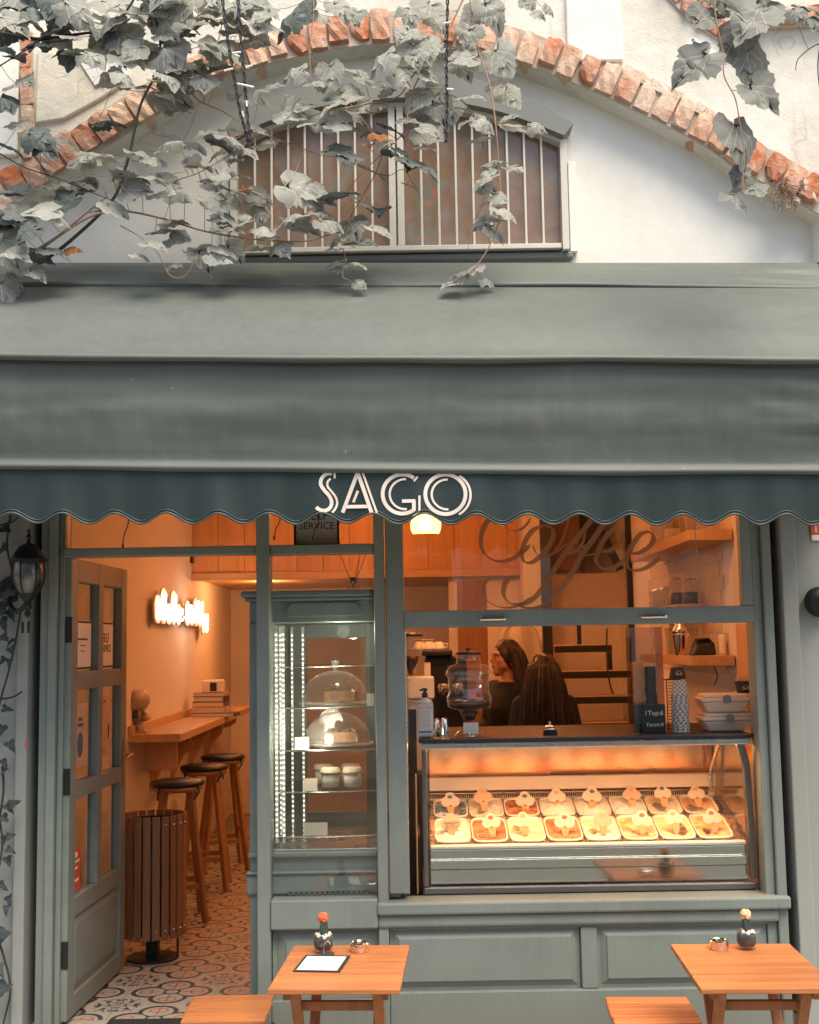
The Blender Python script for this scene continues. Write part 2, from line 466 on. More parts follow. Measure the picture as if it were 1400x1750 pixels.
M['stoolwood_shaded'] = wood('shaded_stool_beech', (.33, .175, .075), (.22, .11, .045), .45, 'z', .6)  # beech darkened to carry the shadow the stools stand in
M['tile'] = tile_mat()
M['grout'] = pm('grout', (.30, .27, .23), .9, var=.1)
M['street'] = pm('street_stone', (.22, .205, .18), .85, var=.25, scale=5, bumpy=.5, bscale=20, coord='World')
M['paper'] = pm('paper', (.78, .72, .64), .7, var=.03)
M['kraft'] = pm('pale_card', (.72, .60, .48), .75, var=.05, scale=30)
M['ink'] = pm('black_ink', (.02, .02, .022), .6, var=.1)
M['red'] = pm('red_print', (.62, .09, .03), .5, var=.06)
# ------------------------------------------------------------------ ground, shop floor, room shell
STREET_Z = -0.30
tag(MB().box(-30, 30, -30, 30, STREET_Z-.2, STREET_Z).build('ground', M['street']), kind='structure')
XL, XR, YB, ZC = -1.72, 1.64, 6.5, 2.95
fl = MB().box(XL-.1, XR+.1, .04, YB, -.25, -.003).build('floor', M['grout']); tag(fl, kind='structure')
mc = PZ(294, 1695, 0)
TX0 = mc.x; TY0 = mc.y
def shift_tile():
    nt = M['tile'].node_tree
    ads = [n for n in nt.nodes if n.type == 'MATH' and n.operation == 'ADD'][:2]
    ads[0].inputs[1].default_value = .2-TX0+4.0; ads[1].inputs[1].default_value = .2-TY0+4.0
shift_tile()
tb = MB().box(-.0985, .0985, -.0985, .0985, -.012, 0)
tme = tb.mesh('tile', M['tile'])
for i in range(-6, 3):
    for j in range(-6, 40):
        cx, cy = TX0+(i+.5)*.2, TY0+(j+.5)*.2
        if XL+.02 < cx < -.42 and .10 < cy < YB-.1:
            inst('tile', tme, (cx, cy, 0), parent=fl)
tag(MB().box(-.40, XR, .1, YB, -.1, -.001).build('floor_behind_counter', M['tile']), kind='structure')
def shell(name, *a): return tag(MB().box(*a).build(name, M['wall_in']), kind='structure')
shell('wall_left', XL-.12, XL, .10, YB, -.05, ZC)
shell('wall_right', XR, XR+.12, .10, YB, -.05, ZC)
shell('wall_back', XL-.12, XR+.12, YB, YB+.12, -.05, ZC)
shell('ceiling', XL-.12, XR+.12, .0, YB+.12, ZC, ZC+.12)
# door threshold and kerb step up to the shop floor
tag(bx('threshold', M['street'], -1.6, -.6, -.16, .04, STREET_Z, -.004, bevel=.01), kind='structure')

# ------------------------------------------------------------------ the old building above and around the shop
bld = empty('stucco_building', (0, .1, STREET_Z), 'old white stucco building with a brick arch over a barred window', 'building')
INTR = [(-30, 392), (12, 362), (60, 330), (115, 295), (185, 250), (280, 190), (360, 145), (450, 113), (550, 90), (620, 79), (690, 75), (760, 80),
        (820, 90), (875, 105), (960, 135), (1020, 160), (1100, 197), (1150, 222), (1200, 247), (1255, 287), (1320, 322), (1400, 368)]
def arc(Y): return [P(a, b, Y) for a, b in INTR]
ai = cat_rom([(p.x, p.z, 0) for p in arc(0.0)], 4)
ZLOW = 2.5
poly = [(-5, ZLOW), (-5, 7.0), (5, 7.0), (5, ZLOW), (ai[-1].x, ZLOW)]+[(p.x, p.y) for p in reversed(ai)]+[(ai[0].x, ZLOW)]
MB().prism(poly, 0.0, .34, 'y').build('wall', M['stucco_old'], bld)
MB().box(ai[0].x-.1, ai[-1].x+.1, .12, .33, ZLOW, 4.6).build('tympanum', M['stucco'], bld)
# lower side walls and the fascia hidden behind the awning
bx('side_wall', M['greywall'], -5, -1.668, -.015, .25, STREET_Z, ZLOW, bld)
bx('pilaster', M['greywall'], -1.664, -1.616, -.045, .2, STREET_Z, ZLOW, bld, bevel=.006)
bx('side_wall', M['greywall'], 1.642, 5, -.015, .25, STREET_Z, ZLOW, bld)
bx('pilaster', M['greywall'], 1.572, 1.638, -.045, .2, STREET_Z, ZLOW, bld, bevel=.006)
bx('fascia', M['teal'], -1.6, 1.56, .02, .2, 2.46, ZLOW+.6, bld)

# bricks
def brick_meshes():
    out = []
    for s in range(7):
        rnd = random.Random(s)
        bm = bmesh.new(); bmesh.ops.create_cube(bm, size=1.0)
        bmesh.ops.subdivide_edges(bm, edges=bm.edges[:], cuts=2, use_grid_fill=True)
        for v in bm.verts:
            a = sorted((abs(v.co.x), abs(v.co.y), abs(v.co.z)))
            if a[1] > .49: v.co *= (.955 if a[0] < .49 else .91)+rnd.uniform(-.05, .03)     # worn arrises and corners
            v.co += Vector((rnd.uniform(-.022, .022), rnd.uniform(-.035, .035), rnd.uniform(-.022, .022)))
        if s in (2, 5):                                                                    # a broken corner
            cn = Vector((rnd.choice((-.5, .5)), -.5, rnd.choice((-.5, .5))))
            for v in bm.verts:
                d = (v.co-cn).length
                if d < .5: v.co -= cn*(.5-d)*.7
        me = bpy.data.meshes.new('brick'); bm.to_mesh(me); bm.free(); setmat(me, M['brick']); out.append(me)
    return out
BR = brick_meshes()
def resample(pts, step):
    out = []; acc = 0.0; nxt = step*.5
    for a, b in zip(pts[:-1], pts[1:]):
        L = (b-a).length
        while acc+L >= nxt:
            t = (nxt-acc)/L; out.append((a.lerp(b, t), (b-a).normalized())); nxt += step
        acc += L
    return out
rb = random.Random(3)
def ring(pts, thick, pitch, y0, y1, parent, jit=.012):
    for p, d in resample(pts, pitch):
        n = Vector((-d.y, d.x, 0))
        th = thick*(1+rb.uniform(-.08, .08))
        c = p+n*(th*.5+rb.uniform(-.004, .010))
        ang = math.atan2(d.y, d.x)
        ya = y0+rb.uniform(-jit, jit)
        inst('brick', rb.choice(BR), (c.x, (ya+y1)/2, c.y), (rb.uniform(-.05, .05), -ang+rb.uniform(-.06, .06), rb.uniform(-.05, .05)), (pitch*rb.uniform(.86, .99), y1-ya, th*rb.choice((1, 1, 1, .93, .86))), parent)
def mortar_band(name, pts, thick, y0, y1):
    m = MB(); up = []
    for i, p in enumerate(pts):
        d = (pts[min(i+1, len(pts)-1)]-pts[max(i-1, 0)]).normalized(); up.append(p+Vector((-d.y, d.x, 0))*thick)
    for i in range(len(pts)-1):
        q = [pts[i], pts[i+1], up[i+1], up[i]]
        m.prism([(a.x, a.y) for a in q], y0, y1, 'y')
    return m.build(name, M['mortar'], bld)
lowc = [p+Vector((0, .003, 0)) for p in ai]
ab = mortar_band('brick_arch', lowc, .150, -.006, .115)
ring(lowc, .146, .0925, -.036, .112, ab)
# outer, half plastered course on the right shoulder
oc = [Vector((P(a, b, 0).x, P(a, b, 0).z, 0)) for a, b in [(1062, 128), (1110, 152), (1160, 178), (1215, 210), (1262, 243), (1300, 268)]]
oc = cat_rom(oc, 4)
ab2 = mortar_band('outer_course', oc, .050, -.008, .05)
M['limebrick'] = stucco('limewashed_brick', (.70, .58, .48), (.52, .33, .22), .9, .9, 9)
for p, d in resample(oc, .135):
    n = Vector((-d.y, d.x, 0)); c = p+n*.024
    inst('brick', rb.choice(BR), (c.x, .005, c.y), (0, -math.atan2(d.y, d.x), 0), (.128, .05, .05), ab2, M['limebrick'])
# second arch leaving the frame top right, and a straight brick course beside it
a3 = cat_rom([Vector((P(a, b, 0).x, P(a, b, 0).z, 0)) for a, b in [(1090, -60), (1143, 0), (1182, 38), (1222, 66), (1268, 92)]], 4)
ab3 = mortar_band('upper_arch', a3, .105, -.012, .05); ring(a3, .10, .085, -.03, .05, ab3)
a4 = [Vector((P(a, b, 0).x, P(a, b, 0).z, 0)) for a, b in [(1268, 52), (1480, 46)]]
ab4 = mortar_band('brick_course', a4, .080, -.03, .05); ring(a4, .075, .125, -.07, .05, ab4)
# vertical brick edge at the far left
a5 = [Vector((P(a, b, 0).x, P(a, b, 0).z, 0)) for a, b in [(62, 275), (58, 150), (56, 55)]]
ab5 = mortar_band('brick_edge', a5, .060, -.010, .05); ring(a5, .058, .085, -.024, .05, ab5)
# raised plaster strip and the panel of rough render at the left
pa, pb = P(968, 60, 0).x, P(1063, 60, 0).x
bx('plaster_strip', M['stucco'], pa, pb, -.022, .05, P(1010, 108, 0).z, 6.9, bld, bevel=.008)
bx('plaster_strip', M['stucco'], P(-160, 60, 0).x, P(36, 60, 0).x, -.03, .05, P(0, 270, 0).z, 6.9, bld, bevel=.008)
MB().prism([(P(a, b, 0).x, P(a, b, 0).z) for a, b in [(62, 212), (66, 85), (170, 110), (205, 150), (170, 172), (110, 205)]], -.016, .05, 'y').build('render_patch', M['stucco_old'], bld, bevel=.006)
# broken ornamental tiles set in the plaster
m, nt, b = new_mat('painted_ceramic')
v = coords(nt, 'World'); vo = nt.nodes.new('ShaderNodeTexVoronoi'); vo.feature = 'DISTANCE_TO_EDGE'; vo.inputs['Scale'].default_value = 16
nt.links.new(v, vo.inputs[0]); nz = noise_tex(nt, v, 26, 2, .5)
k1 = X(nt, vo.outputs[0]).lt(.035)._op('MULTIPLY', .35); k2 = X(nt, nz).gt(.66)
c = mixcol(nt, k1, (.76, .76, .74), (.2, .22, .24)); c = mixcol(nt, k2, c, (.08, .13, .22))
nt.links.new(c, b.inputs['Base Color']); b.inputs['Roughness'].default_value = .25; M['ceramic'] = m
MB().prism([(P(a, b, 0).x, P(a, b, 0).z) for a, b in [(1150, 112), (1168, 82), (1184, 66), (1200, 76), (1222, 92), (1214, 116), (1175, 121)]], -.016, .03, 'y').build('ceramic_shard', M['ceramic'], bld, bevel=.003)
MB().prism([(P(a, b, 0).x, P(a, b, 0).z) for a, b in [(137, 108), (162, 96), (215, 112), (222, 132), (165, 152)]], -.024, .03, 'y').build('ceramic_shard', M['ceramic'], bld, bevel=.003)
# ragged end of the arch at the right with a clump of dry roots
rr = random.Random(5); m = MB()
for i in range(70):
    p = P(rr.gauss(1340, 13), rr.gauss(322, 9), -.04)
    pts = [p]; d = Vector((rr.uniform(-1, 1), rr.uniform(-.6, 0), rr.uniform(-1, .5)))
    for k in range(5):
        d = (d+Vector((rr.uniform(-.8, .8), rr.uniform(-.4, .4), rr.uniform(-.9, .4)))).normalized(); pts.append(pts[-1]+d*.017)
    m.tube(pts, .0014, 4, cap=False)
m.build('root_clump', pm('dry_root', (.20, .13, .08), .9, var=.3), bld)
for a, b, s in ((1372, 318, .05), (1388, 338, .045), (1360, 345, .04), (1395, 322, .04), (1345, 352, .03)):
    p = P(a, b, -.02); inst('brick', rb.choice(BR), p, (rr.uniform(0, 1), rr.uniform(0, 3), rr.uniform(0, 1)), (s, s, s*.8), bld, M['mortar'] if s < .045 else M['limebrick'])

# ---- barred arched window
YW = .10
win = empty('window', P(685, 430, YW)-wl(bld), parent=bld)
HU = [(388, 226), (410, 200), (450, 180), (520, 155), (600, 138), (690, 128), (780, 135), (870, 160), (930, 190), (978, 218)]
HL = [(400, 244), (430, 227), (480, 207), (560, 187), (640, 177), (690, 174), (760, 179), (840, 194), (910, 217), (962, 238)]
hu = cat_rom([Vector((P(a, b, .05).x, P(a, b, .05).z, 0)) for a, b in HU], 3); hl = cat_rom([Vector((P(a, b, .05).x, P(a, b, .05).z, 0)) for a, b in HL], 3)
m = MB()
for i in range(len(hu)-1):
    m.prism([(hl[i].x, hl[i].y), (hl[i+1].x, hl[i+1].y), (hu[i+1].x, hu[i+1].y), (hu[i].x, hu[i].y)], .005, .119, 'y')
bm_o = m.build('hood_moulding', M['hood'], win)
m = MB()
for i in range(len(hl)-1):
    a, c2 = hl[i], hl[i+1]
    m.prism([(a.x, a.y-.020), (c2.x, c2.y-.020), (c2.x, c2.y-.001), (a.x, a.y-.001)], .05, .119, 'y')
m.build('arched_head', M['whitepaint'], win)
wx0, wx1 = P(400, 330, .09).x, P(964, 330, .09).x
zb = P(690, 428, .09).z
def head_z(x):
    for a, c2 in zip(hl[:-1], hl[1:]):
        if a.x <= x <= c2.x: return a.y+(c2.y-a.y)*(x-a.x)/(c2.x-a.x)-.012
    return hl[0].y-.02 if x < 0 else hl[-1].y-.02
def wbx(name, mat, x0, x1, y0, y1, z0, z1, bev=.002): return bx(name, mat, x0, x1, y0, y1, z0, z1, win, bevel=bev)
wbx('frame', M['whitepaint'], wx0-.012, wx0+.018, .045, .118, zb-.02, head_z(wx0+.02))
wbx('frame', M['whitepaint'], wx1-.018, wx1+.012, .045, .118, zb-.02, head_z(wx1-.03))
wbx('frame', M['whitepaint'], wx0+.023, wx1-.023, .05, .118, zb-.012, zb+.010)
mx = P(678, 330, .09).x
wbx('mullion', M['whitepaint'], mx-.034, mx-.004, .055, .118, zb+.011, head_z(mx))
wbx('mullion', M['whitepaint'], mx+.004, mx+.034, .052, .118, zb+.011, head_z(mx))
wbx('sill', M['hood'], wx0-.03, wx1+.03, .075, .118, zb-.050, zb-.022, .006)
wbx('casing', M['stucco'], wx1+.021, wx1+.055, .085, .118, zb-.02, zb+.40, .004)
wbx('casing', M['stucco'], wx0-.055, wx0-.021, .085, .118, zb-.02, zb+.40, .004)
m, nt, b = new_mat('brown_reflection_glass')  # brown tones paint the reflection of the building opposite
v = coords(nt, 'World'); n1 = noise_tex(nt, v, 6, 5, .6, .8)
nt.links.new(ramp(nt, n1, [(.35, (.21, .13, .085)), (.56, (.26, .17, .115)), (.66, (.21, .21, .18)), (.73, (.42, .19, .10))]), b.inputs['Base Color'])
b.inputs['Roughness'].default_value = .22; b.inputs['Coat Weight'].default_value = .3; M['reflectglass'] = m
def pane_poly(x0, x1):
    xs = [x0+(x1-x0)*i/10 for i in range(11)]
    return [(x0, zb), (x1, zb)]+[(x, head_z(x)+.01) for x in reversed(xs)]
MB().prism(pane_poly(wx0+.01, mx-.02), .106, .117, 'y').build('pane', M['reflectglass'], win)
MB().prism(pane_poly(mx+.02, wx1-.01), .106, .117, 'y').build('pane', M['reflectglass'], win)
for lo, hi in ((wx0+.022, mx-.034), (mx+.034, wx1-.022)):
    n = 9
    for i in range(1, n):
        x = lo+(hi-lo)*i/n
        wbx('bar', M['whitepaint'], x-.0050, x+.0050, .063, .075, zb+.011, head_z(x), .002)

# ------------------------------------------------------------------ shopfront joinery
sf = empty('shopfront', (0, 0, STREET_Z), 'grey green painted timber shopfront with glazed bays and panelled base', 'shopfront')
T = M['teal']; ZT = 2.46
def sbx(name, *a, mat=None, bevel=.004, **k): return bx(name, mat or T, *a, sf, bevel=bevel, **k)
# black gaps at both ends
sbx('gap', -1.614, -1.582, .11, .16, STREET_Z, ZT, mat=M['dark'])
sbx('gap', 1.541, 1.570, .11, .16, STREET_Z, ZT, mat=M['dark'])
# left jamb in stepped mouldings
sbx('jamb', -1.580, -1.546, -.002, .12, STREET_Z, ZT)
sbx('jamb', -1.545, -1.506, -.018, .12, STREET_Z, ZT, bevel=.007)
sbx('jamb', -1.505, -1.482, .012, .12, STREET_Z, ZT)
# posts
sbx('post', -.657, -.601, -.030, .10, STREET_Z, ZT, bevel=.006)
sbx('post', -.157, -.113, -.020, .08, STREET_Z, ZT, bevel=.006)
sbx('post', -.108, -.030, -.008, .10, .52, ZT)
sbx('post', 1.456, 1.496, .000, .12, STREET_Z, ZT)
sbx('post', 1.497, 1.539, -.022, .12, STREET_Z, ZT, bevel=.007)
# transom rails
sbx('transom', -1.481, -.658, -.012, .075, 1.944, 1.981)
sbx('transom', -.600, -.158, -.012, .075, 1.940, 1.981)
for x0, x1 in ((-1.481, -.658), (-.600, -.158), (-.029, 1.455)):
    sbx('head_rail', x0, x1, -.012, .09, 2.36, ZT)
# panes
sbx('pane', -1.470, -.66, .030, .036, 1.975, 2.38, mat=M['pane'], bevel=0)
sbx('pane', -.602, -.156, .030, .036, 1.975, 2.38, mat=M['pane'], bevel=0)
sbx('pane', -.602, -.156, .030, .036, .508, 1.945, mat=M['pane'], bevel=0)
sbx('glazing_bead', -1.481, -1.470, .0, .05, 1.982, 2.359, mat=M['oakx'])
# recessed jamb of the serving hatch
sbx('jamb', -.109, -.062, .022, .14, .50, 1.615)
sbx('jamb', -.061, -.036, .052, .14, .50, 1.615)
sbx('jamb', -.0355, -.024, .075, .20, .50, 1.615, mat=M['steel'])
# sliding sash hung in front of the hatch
sash = empty('sash', (0.7, -.01, 1.62)-wl(sf) if False else Vector((0.7, -.01, 1.62))-wl(sf), parent=sf)
def shx(name, mat, *a, **k): return bx(name, mat, *a, sash, **k)
shx('rail', T, -.029, 1.455, -.014, .045, 1.618, 1.690, bevel=.004)
shx('stile', T, 1.412, 1.455, -.012, .045, 1.691, 2.355)
shx('pane', M['sashpane'], -.028, 1.411, .012, .018, 1.686, 2.36, bevel=0)
for px, py in ((843, 1058), (1118, 1054)):
    c = P(px, py, -.014); h = MB()
    h.tube([(c.x-.052, -.018, c.z), (c.x-.030, -.030, c.z), (c.x+.030, -.030, c.z), (c.x+.052, -.018, c.z)], [.006, .009, .009, .006], 8)
    for s in (-1, 1):
        h.prism([(c.x+s*.066, c.z), (c.x+s*.050, c.z+.012), (c.x+s*.036, c.z), (c.x+s*.050, c.z-.012)], -.021, -.013, 'y')
    h.build('handle', M['chrome'], sash, auto=40)
# Coffee lettering painted on the sash pane
M['signpaint'] = pm('brown_sign_paint', (.40, .18, .08), .45, var=.08)
nt = M['signpaint'].node_tree; mx_ = nt.nodes.new('ShaderNodeMixShader'); mx_.inputs[0].default_value = .35; tt = nt.nodes.new('ShaderNodeBsdfTransparent')
nt.links.new(nt.nodes['Principled BSDF'].outputs[0], mx_.inputs[1]); nt.links.new(tt.outputs[0], mx_.inputs[2]); nt.links.new(mx_.outputs[0], nt.nodes['Material Output'].inputs[0])
STK = [([(108, 30), (75, 80), (60, 130), (62, 175), (85, 215), (135, 240), (195, 232), (245, 200), (285, 165)], 1.0),
       ([(165, 45), (172, 78), (200, 98), (240, 95), (270, 70), (288, 40)], .55),
       ([(345, 76), (384, 86), (392, 120), (372, 170), (335, 215), (292, 246), (258, 240), (247, 200), (262, 150), (296, 100), (345, 76)], 1.0),
       ([(300, 165), (312, 200), (345, 218), (390, 205), (440, 172), (470, 150)], .5),
       ([(600, 20), (560, 60), (505, 130), (445, 205), (390, 290), (335, 375), (285, 425), (235, 440), (190, 430), (165, 395), (168, 350), (192, 312)], 1.05),
       ([(470, 20), (452, 90), (430, 150), (402, 190), (420, 205), (470, 205), (520, 180), (548, 160)], .5),
       ([(668, 20), (625, 70), (575, 140), (520, 220), (475, 300), (425, 375), (370, 430), (310, 455), (250, 450), (210, 430)], 1.05),
       ([(96, 318), (70, 360), (78, 405), (115, 440), (175, 455), (240, 440), (290, 405)], .6),
       ([(545, 80), (530, 150), (508, 185), (535, 212), (580, 205), (600, 195)], .5),
       ([(600, 196), (650, 190), (700, 155), (712, 115), (690, 95), (655, 105), (620, 150), (595, 205), (592, 245), (615, 272), (660, 272), (705, 248), (745, 215)], 1.0),
       ([(738, 205), (790, 200), (840, 165), (854, 128), (832, 105), (795, 115), (760, 160), (735, 215), (730, 255), (752, 280), (800, 278), (850, 250), (885, 220)], 1.0)]
for pts, wgt in STK:
    q = cat_rom([Vector((a, c2, 0)) for a, c2 in pts], 7); n = len(q); ws = []
    p3 = [P(800+a.x/2.692, 870+a.y/2.692, .010) for a in q]
    for i in range(n):
        d = q[min(n-1, i+1)]-q[max(0, i-1)]; d.normalize()
        slant = abs(d.y*.86-d.x*.5)
        e = min(1, min(i, n-1-i)/5+.25)
        ws.append((.006+.016*slant**1.5)*wgt*e)
    MB().ribbon(p3, ws, (0, -1, 0), .0012).build('lettering', M['signpaint'], sash)
# sill, base panels
sbx('sill', -.160, 1.545, -.052, .10, .440, .492, bevel=.010)
sbx('sill_moulding', -.160, 1.500, -.032, .09, .386, .439, bevel=.012)
sbx('sill', -.600, -.158, -.040, .07, .388, .506, bevel=.006)
def panel(x0, x1, z0, z1, ybase, rail=.03, inset=.035):
    m = MB(); y1 = ybase; y2 = ybase-.014
    a = [(x0, y1, z0), (x1, y1, z0), (x1, y1, z1), (x0, y1, z1)]
    i = inset; b2 = [(x0+i, y2, z0+i), (x1-i, y2, z0+i), (x1-i, y2, z1-i), (x0+i, y2, z1-i)]
    j = inset*.30; c3 = [(x0+j, y1, z0+j), (x1-j, y1, z0+j), (x1-j, y1, z1-j), (x0+j, y1, z1-j)]
    k = i+.0035; y3 = y2-.006
    d4 = [(x0+k, y3, z0+k), (x1-k, y3, z0+k), (x1-k, y3, z1-k), (x0+k, y3, z1-k)]
    m.add(a+c3+b2+d4, [(q+r, q+(r+1) % 4, q+4+(r+1) % 4, q+4+r) for q in (0, 4, 8) for r in range(4)]+[(12, 13, 14, 15)])
    return m.build('panel', T, sf)
sbx('base_backing', -.60, 1.455, .035, .09, STREET_Z, .43)
for x0, x1 in ((-.112, .678), (.748, 1.455)):
    panel(x0+.002, x1-.002, .128, .374, .012)
sbx('top_rail', -.112, 1.455, -.010, .034, .3745, .3855)
sbx('base_stile', .679, .747, -.012, .034, .128, .374, bevel=.005)
sbx('base_board', -.112, 1.455, -.016, .034, STREET_Z, .127, bevel=.006)
panel(-.598, -.160, .10, .386, .016, inset=.055)
sbx('base_board', -.600, -.158, -.010, .034, STREET_Z, .099)

# ------------------------------------------------------------------ awning: a folding hood of overlapping canvas bands
aw = empty('awning', P(700, 803, -.5), 'dark grey green canvas hood awning with white lettering on a scalloped valance', 'awning')
XA0, XA1 = -2.75, 1.80
def line(l, r, Y):
    a, b2 = P(0, l, Y), P(1400, r, Y)
    return lambda x: a.z+(b2.z-a.z)*(x-a.x)/(b2.x-a.x)
LN = [(line(449, 449, -.02), -.02), (line(490, 493, -.31), -.31), (line(613, 617, -.85), -.85), (line(801, 806, -.775), -.775)]
def nz(x, y, z=0.0): return noise.noise(Vector((x, y, z)))
def band(k, name):
    z0f, y0 = LN[k]; z1f, y1 = LN[k+1]
    NX, NV = 150, 22
    def fn(u, v):
        x = XA0+(XA1-XA0)*u
        zt, zl = z0f(x)+(.020 if k else 0), z1f(x)
        yt = y0+(.020 if k else .0)
        sag = .012*nz(x*.9, k*3.1)
        if v < .86:
            t = v/.86
            y = yt+(y1-yt)*t; z = zt+(zl+.018-zt)*t
            # belly of the cloth between two ribs
            ny, nzv = -(zt-zl), -(y1-yt)
            L = math.hypot(ny, nzv); ny /= L; nzv /= L
            bul = math.sin(PI*min(1, t*1.02))*(.012, .035, .010)[k]
            w2 = (.010*nz(x*1.6, t*3+k*5)+.007*nz(x*.8, t*6+k*3, 2)+.0035*nz(x*3.5+t*2, t*11, k)+.0016*nz(x*9, t*18, k))*math.sin(PI*t)
            edge = max(0, (x-1.15)/.5)
            w2 += edge*.020*nz(x*3+t*6, t*9-x*5, k)*math.sin(PI*t)
            edge = max(0, (-1.35-x)/.5)
            w2 += min(1.5, edge)*.016*nz(x*3-t*6, t*8+x*5, k+4)*math.sin(PI*t)
            if k == 2:   # the valance frame pressing through from inside
                ph = (x-P(17, 880, -.785).x)/.1895*2*PI
                s = math.exp(-((t-.50-.018*math.cos(ph))/.05)**2)
                w2 += (.6+.7*nz(x*1.3, 2.0))*(.003*s+.0045*(1 if t > .5 else 0)*math.exp(-((t-.62)/.12)**2)*(.6+.4*math.cos(ph)))
            y += ny*(bul+w2); z += nzv*(bul+w2)*.6
            return Vector((x, y, z+sag*t))
        t = (v-.86)/.14        # rolled lower lip, turning back under the band
        a = t*PI*.95
        r = .014+.004*nz(x*2, k)
        return Vector((x, y1-.004-r*math.sin(a)*1.3, zl+.018-r*(1-math.cos(a))+sag))
    return MB().grid(fn, NX, NV).build(name, M['canvas'], aw, smooth=True)
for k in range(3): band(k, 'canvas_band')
def end_cap(x):
    pts = [(LN[0][1], LN[0][0](x)), (-.10, LN[0][0](x)-.02), (-.31, LN[1][0](x)), (-.85, LN[2][0](x)), (-.775, LN[3][0](x)), (.0, LN[3][0](x))]
    return MB().prism(pts, x-.004, x+.004, 'x').build('side_panel', M['canvas'], aw)
end_cap(XA0); end_cap(XA1)
vz0 = LN[3][0]; PER = .1895; VX = P(17, 880, -.785).x
va, vb = P(0, 884, -.785), P(1400, 887, -.785)
def vbot(x):
    return va.z+(vb.z-va.z)*(x-va.x)/(vb.x-va.x)+.019*math.cos(2*PI*(x-VX)/PER)+.004*nz(x*2, 8)+.004*nz(x*6.1, 3)
def vy(x, t): return -.778+.014*t-.012*t*nz(x*2.2, 5.0)-.008*t*math.cos(2*PI*(x-VX)/PER)-.010*t*t*nz(x*7, 1.5)
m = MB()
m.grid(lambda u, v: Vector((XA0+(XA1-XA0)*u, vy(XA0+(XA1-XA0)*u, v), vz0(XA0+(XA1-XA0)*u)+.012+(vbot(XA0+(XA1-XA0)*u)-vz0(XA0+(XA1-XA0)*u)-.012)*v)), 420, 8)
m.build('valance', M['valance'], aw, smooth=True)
m = MB()
for dz, rr_ in ((0, .0042), (.011, .0022)):
    m.tube([(x, vy(x, 1)-.002, vbot(x)+dz) for x in [XA0+(XA1-XA0)*i/420 for i in range(421)]], rr_, 6)
m.build('piping', M['canvas_trim'], aw, smooth=True)
# lettering on the valance
def lp(a, b2):
    p = P(500+a/4, 790+b2/4, -.785); t = min(1, max(0, (vz0(p.x)-p.z)/.19)); return Vector((p.x, vy(p.x, t)-.0015, p.z))
px4 = SCL(-.785)/4
def letter(strokes):
    m = MB()
    for pts, wd, sm in strokes:
        q = cat_rom([Vector((a, b2, 0)) for a, b2 in pts], 6) if sm else [Vector((a, b2, 0)) for a, b2 in pts]
        m.ribbon([lp(a.x, a.y) for a in q], wd*px4, (0, -1, 0), .0009)
    m.build('lettering', M['cream'], aw)
letter([([(268, 74), (228, 80), (199, 108), (192, 148), (215, 188), (248, 225), (266, 268), (255, 308), (220, 328), (185, 322), (160, 305)], 25, 1),
        ([(260, 110), (240, 132), (240, 165), (268, 200), (296, 240), (303, 280), (290, 315), (270, 340)], 15, 1), ([(287, 60), (287, 108)], 15, 0)])
letter([([(340, 340), (445, 68)], 26, 0), ([(445, 68), (540, 342)], 26, 0), ([(366, 299), (520, 299)], 24, 0), ([(478, 66), (577, 344)], 15, 0), ([(446, 192), (414, 270)], 18, 0)])
def ell(cx, cy, rx, ry, a0, a1, n=40): return [(cx+rx*math.cos(math.radians(a0+(a1-a0)*i/n)), cy-ry*math.sin(math.radians(a0+(a1-a0)*i/n))) for i in range(n+1)]
letter([(ell(752, 214, 136, 133, 55, 305), 26, 0), ([(830, 330), (830, 262)], 26, 0), ([(840, 262), (748, 262)], 24, 0),
        (ell(772, 215, 108, 102, 88, 275), 15, 0), ([(856, 97), (830, 127)], 14, 0), ([(868, 226), (868, 332), (824, 364)], 15, 0)])
letter([(ell(1046, 216, 138, 134, 0, 360), 26, 0), (ell(1058, 217, 106, 101, 88, 275), 15, 0), (ell(1070, 222, 148, 148, 62, -62), 16, 0)])
# ------------------------------------------------------------------ room fittings and lamps
WARM = (1.0, .40, .135)
M['bulb'] = emit('warm_bulb', (1.0, .55, .25), 16)
M['amber'] = glass('amber_glass', (1.0, .62, .36), .7, .05, 1.45, .04)
m = bpy.data.materials.new('frosted_amber'); m.use_nodes = True; nt = m.node_tree; nt.nodes.clear()
o_ = nt.nodes.new('ShaderNodeOutputMaterial'); mx_ = nt.nodes.new('ShaderNodeMixShader'); mx_.inputs[0].default_value = .55
t_ = nt.nodes.new('ShaderNodeBsdfTransparent'); t_.inputs[0].default_value = (1, .72, .46, 1); l_ = nt.nodes.new('ShaderNodeBsdfTranslucent'); l_.inputs[0].default_value = (.95, .55, .28, 1)
nt.links.new(t_.outputs[0], mx_.inputs[1]); nt.links.new(l_.outputs[0], mx_.inputs[2]); nt.links.new(mx_.outputs[0], o_.inputs[0]); M['frost'] = m
def point(name, loc, watts, parent, col=WARM, rad=.05):
    l = bpy.data.lights.new(name, 'POINT'); l.energy = watts; l.color = col; l.shadow_soft_size = rad
    o = bpy.data.objects.new(name, l); C.objects.link(o); o.location = Vector(loc)-wl(parent); o.parent = parent
    return o
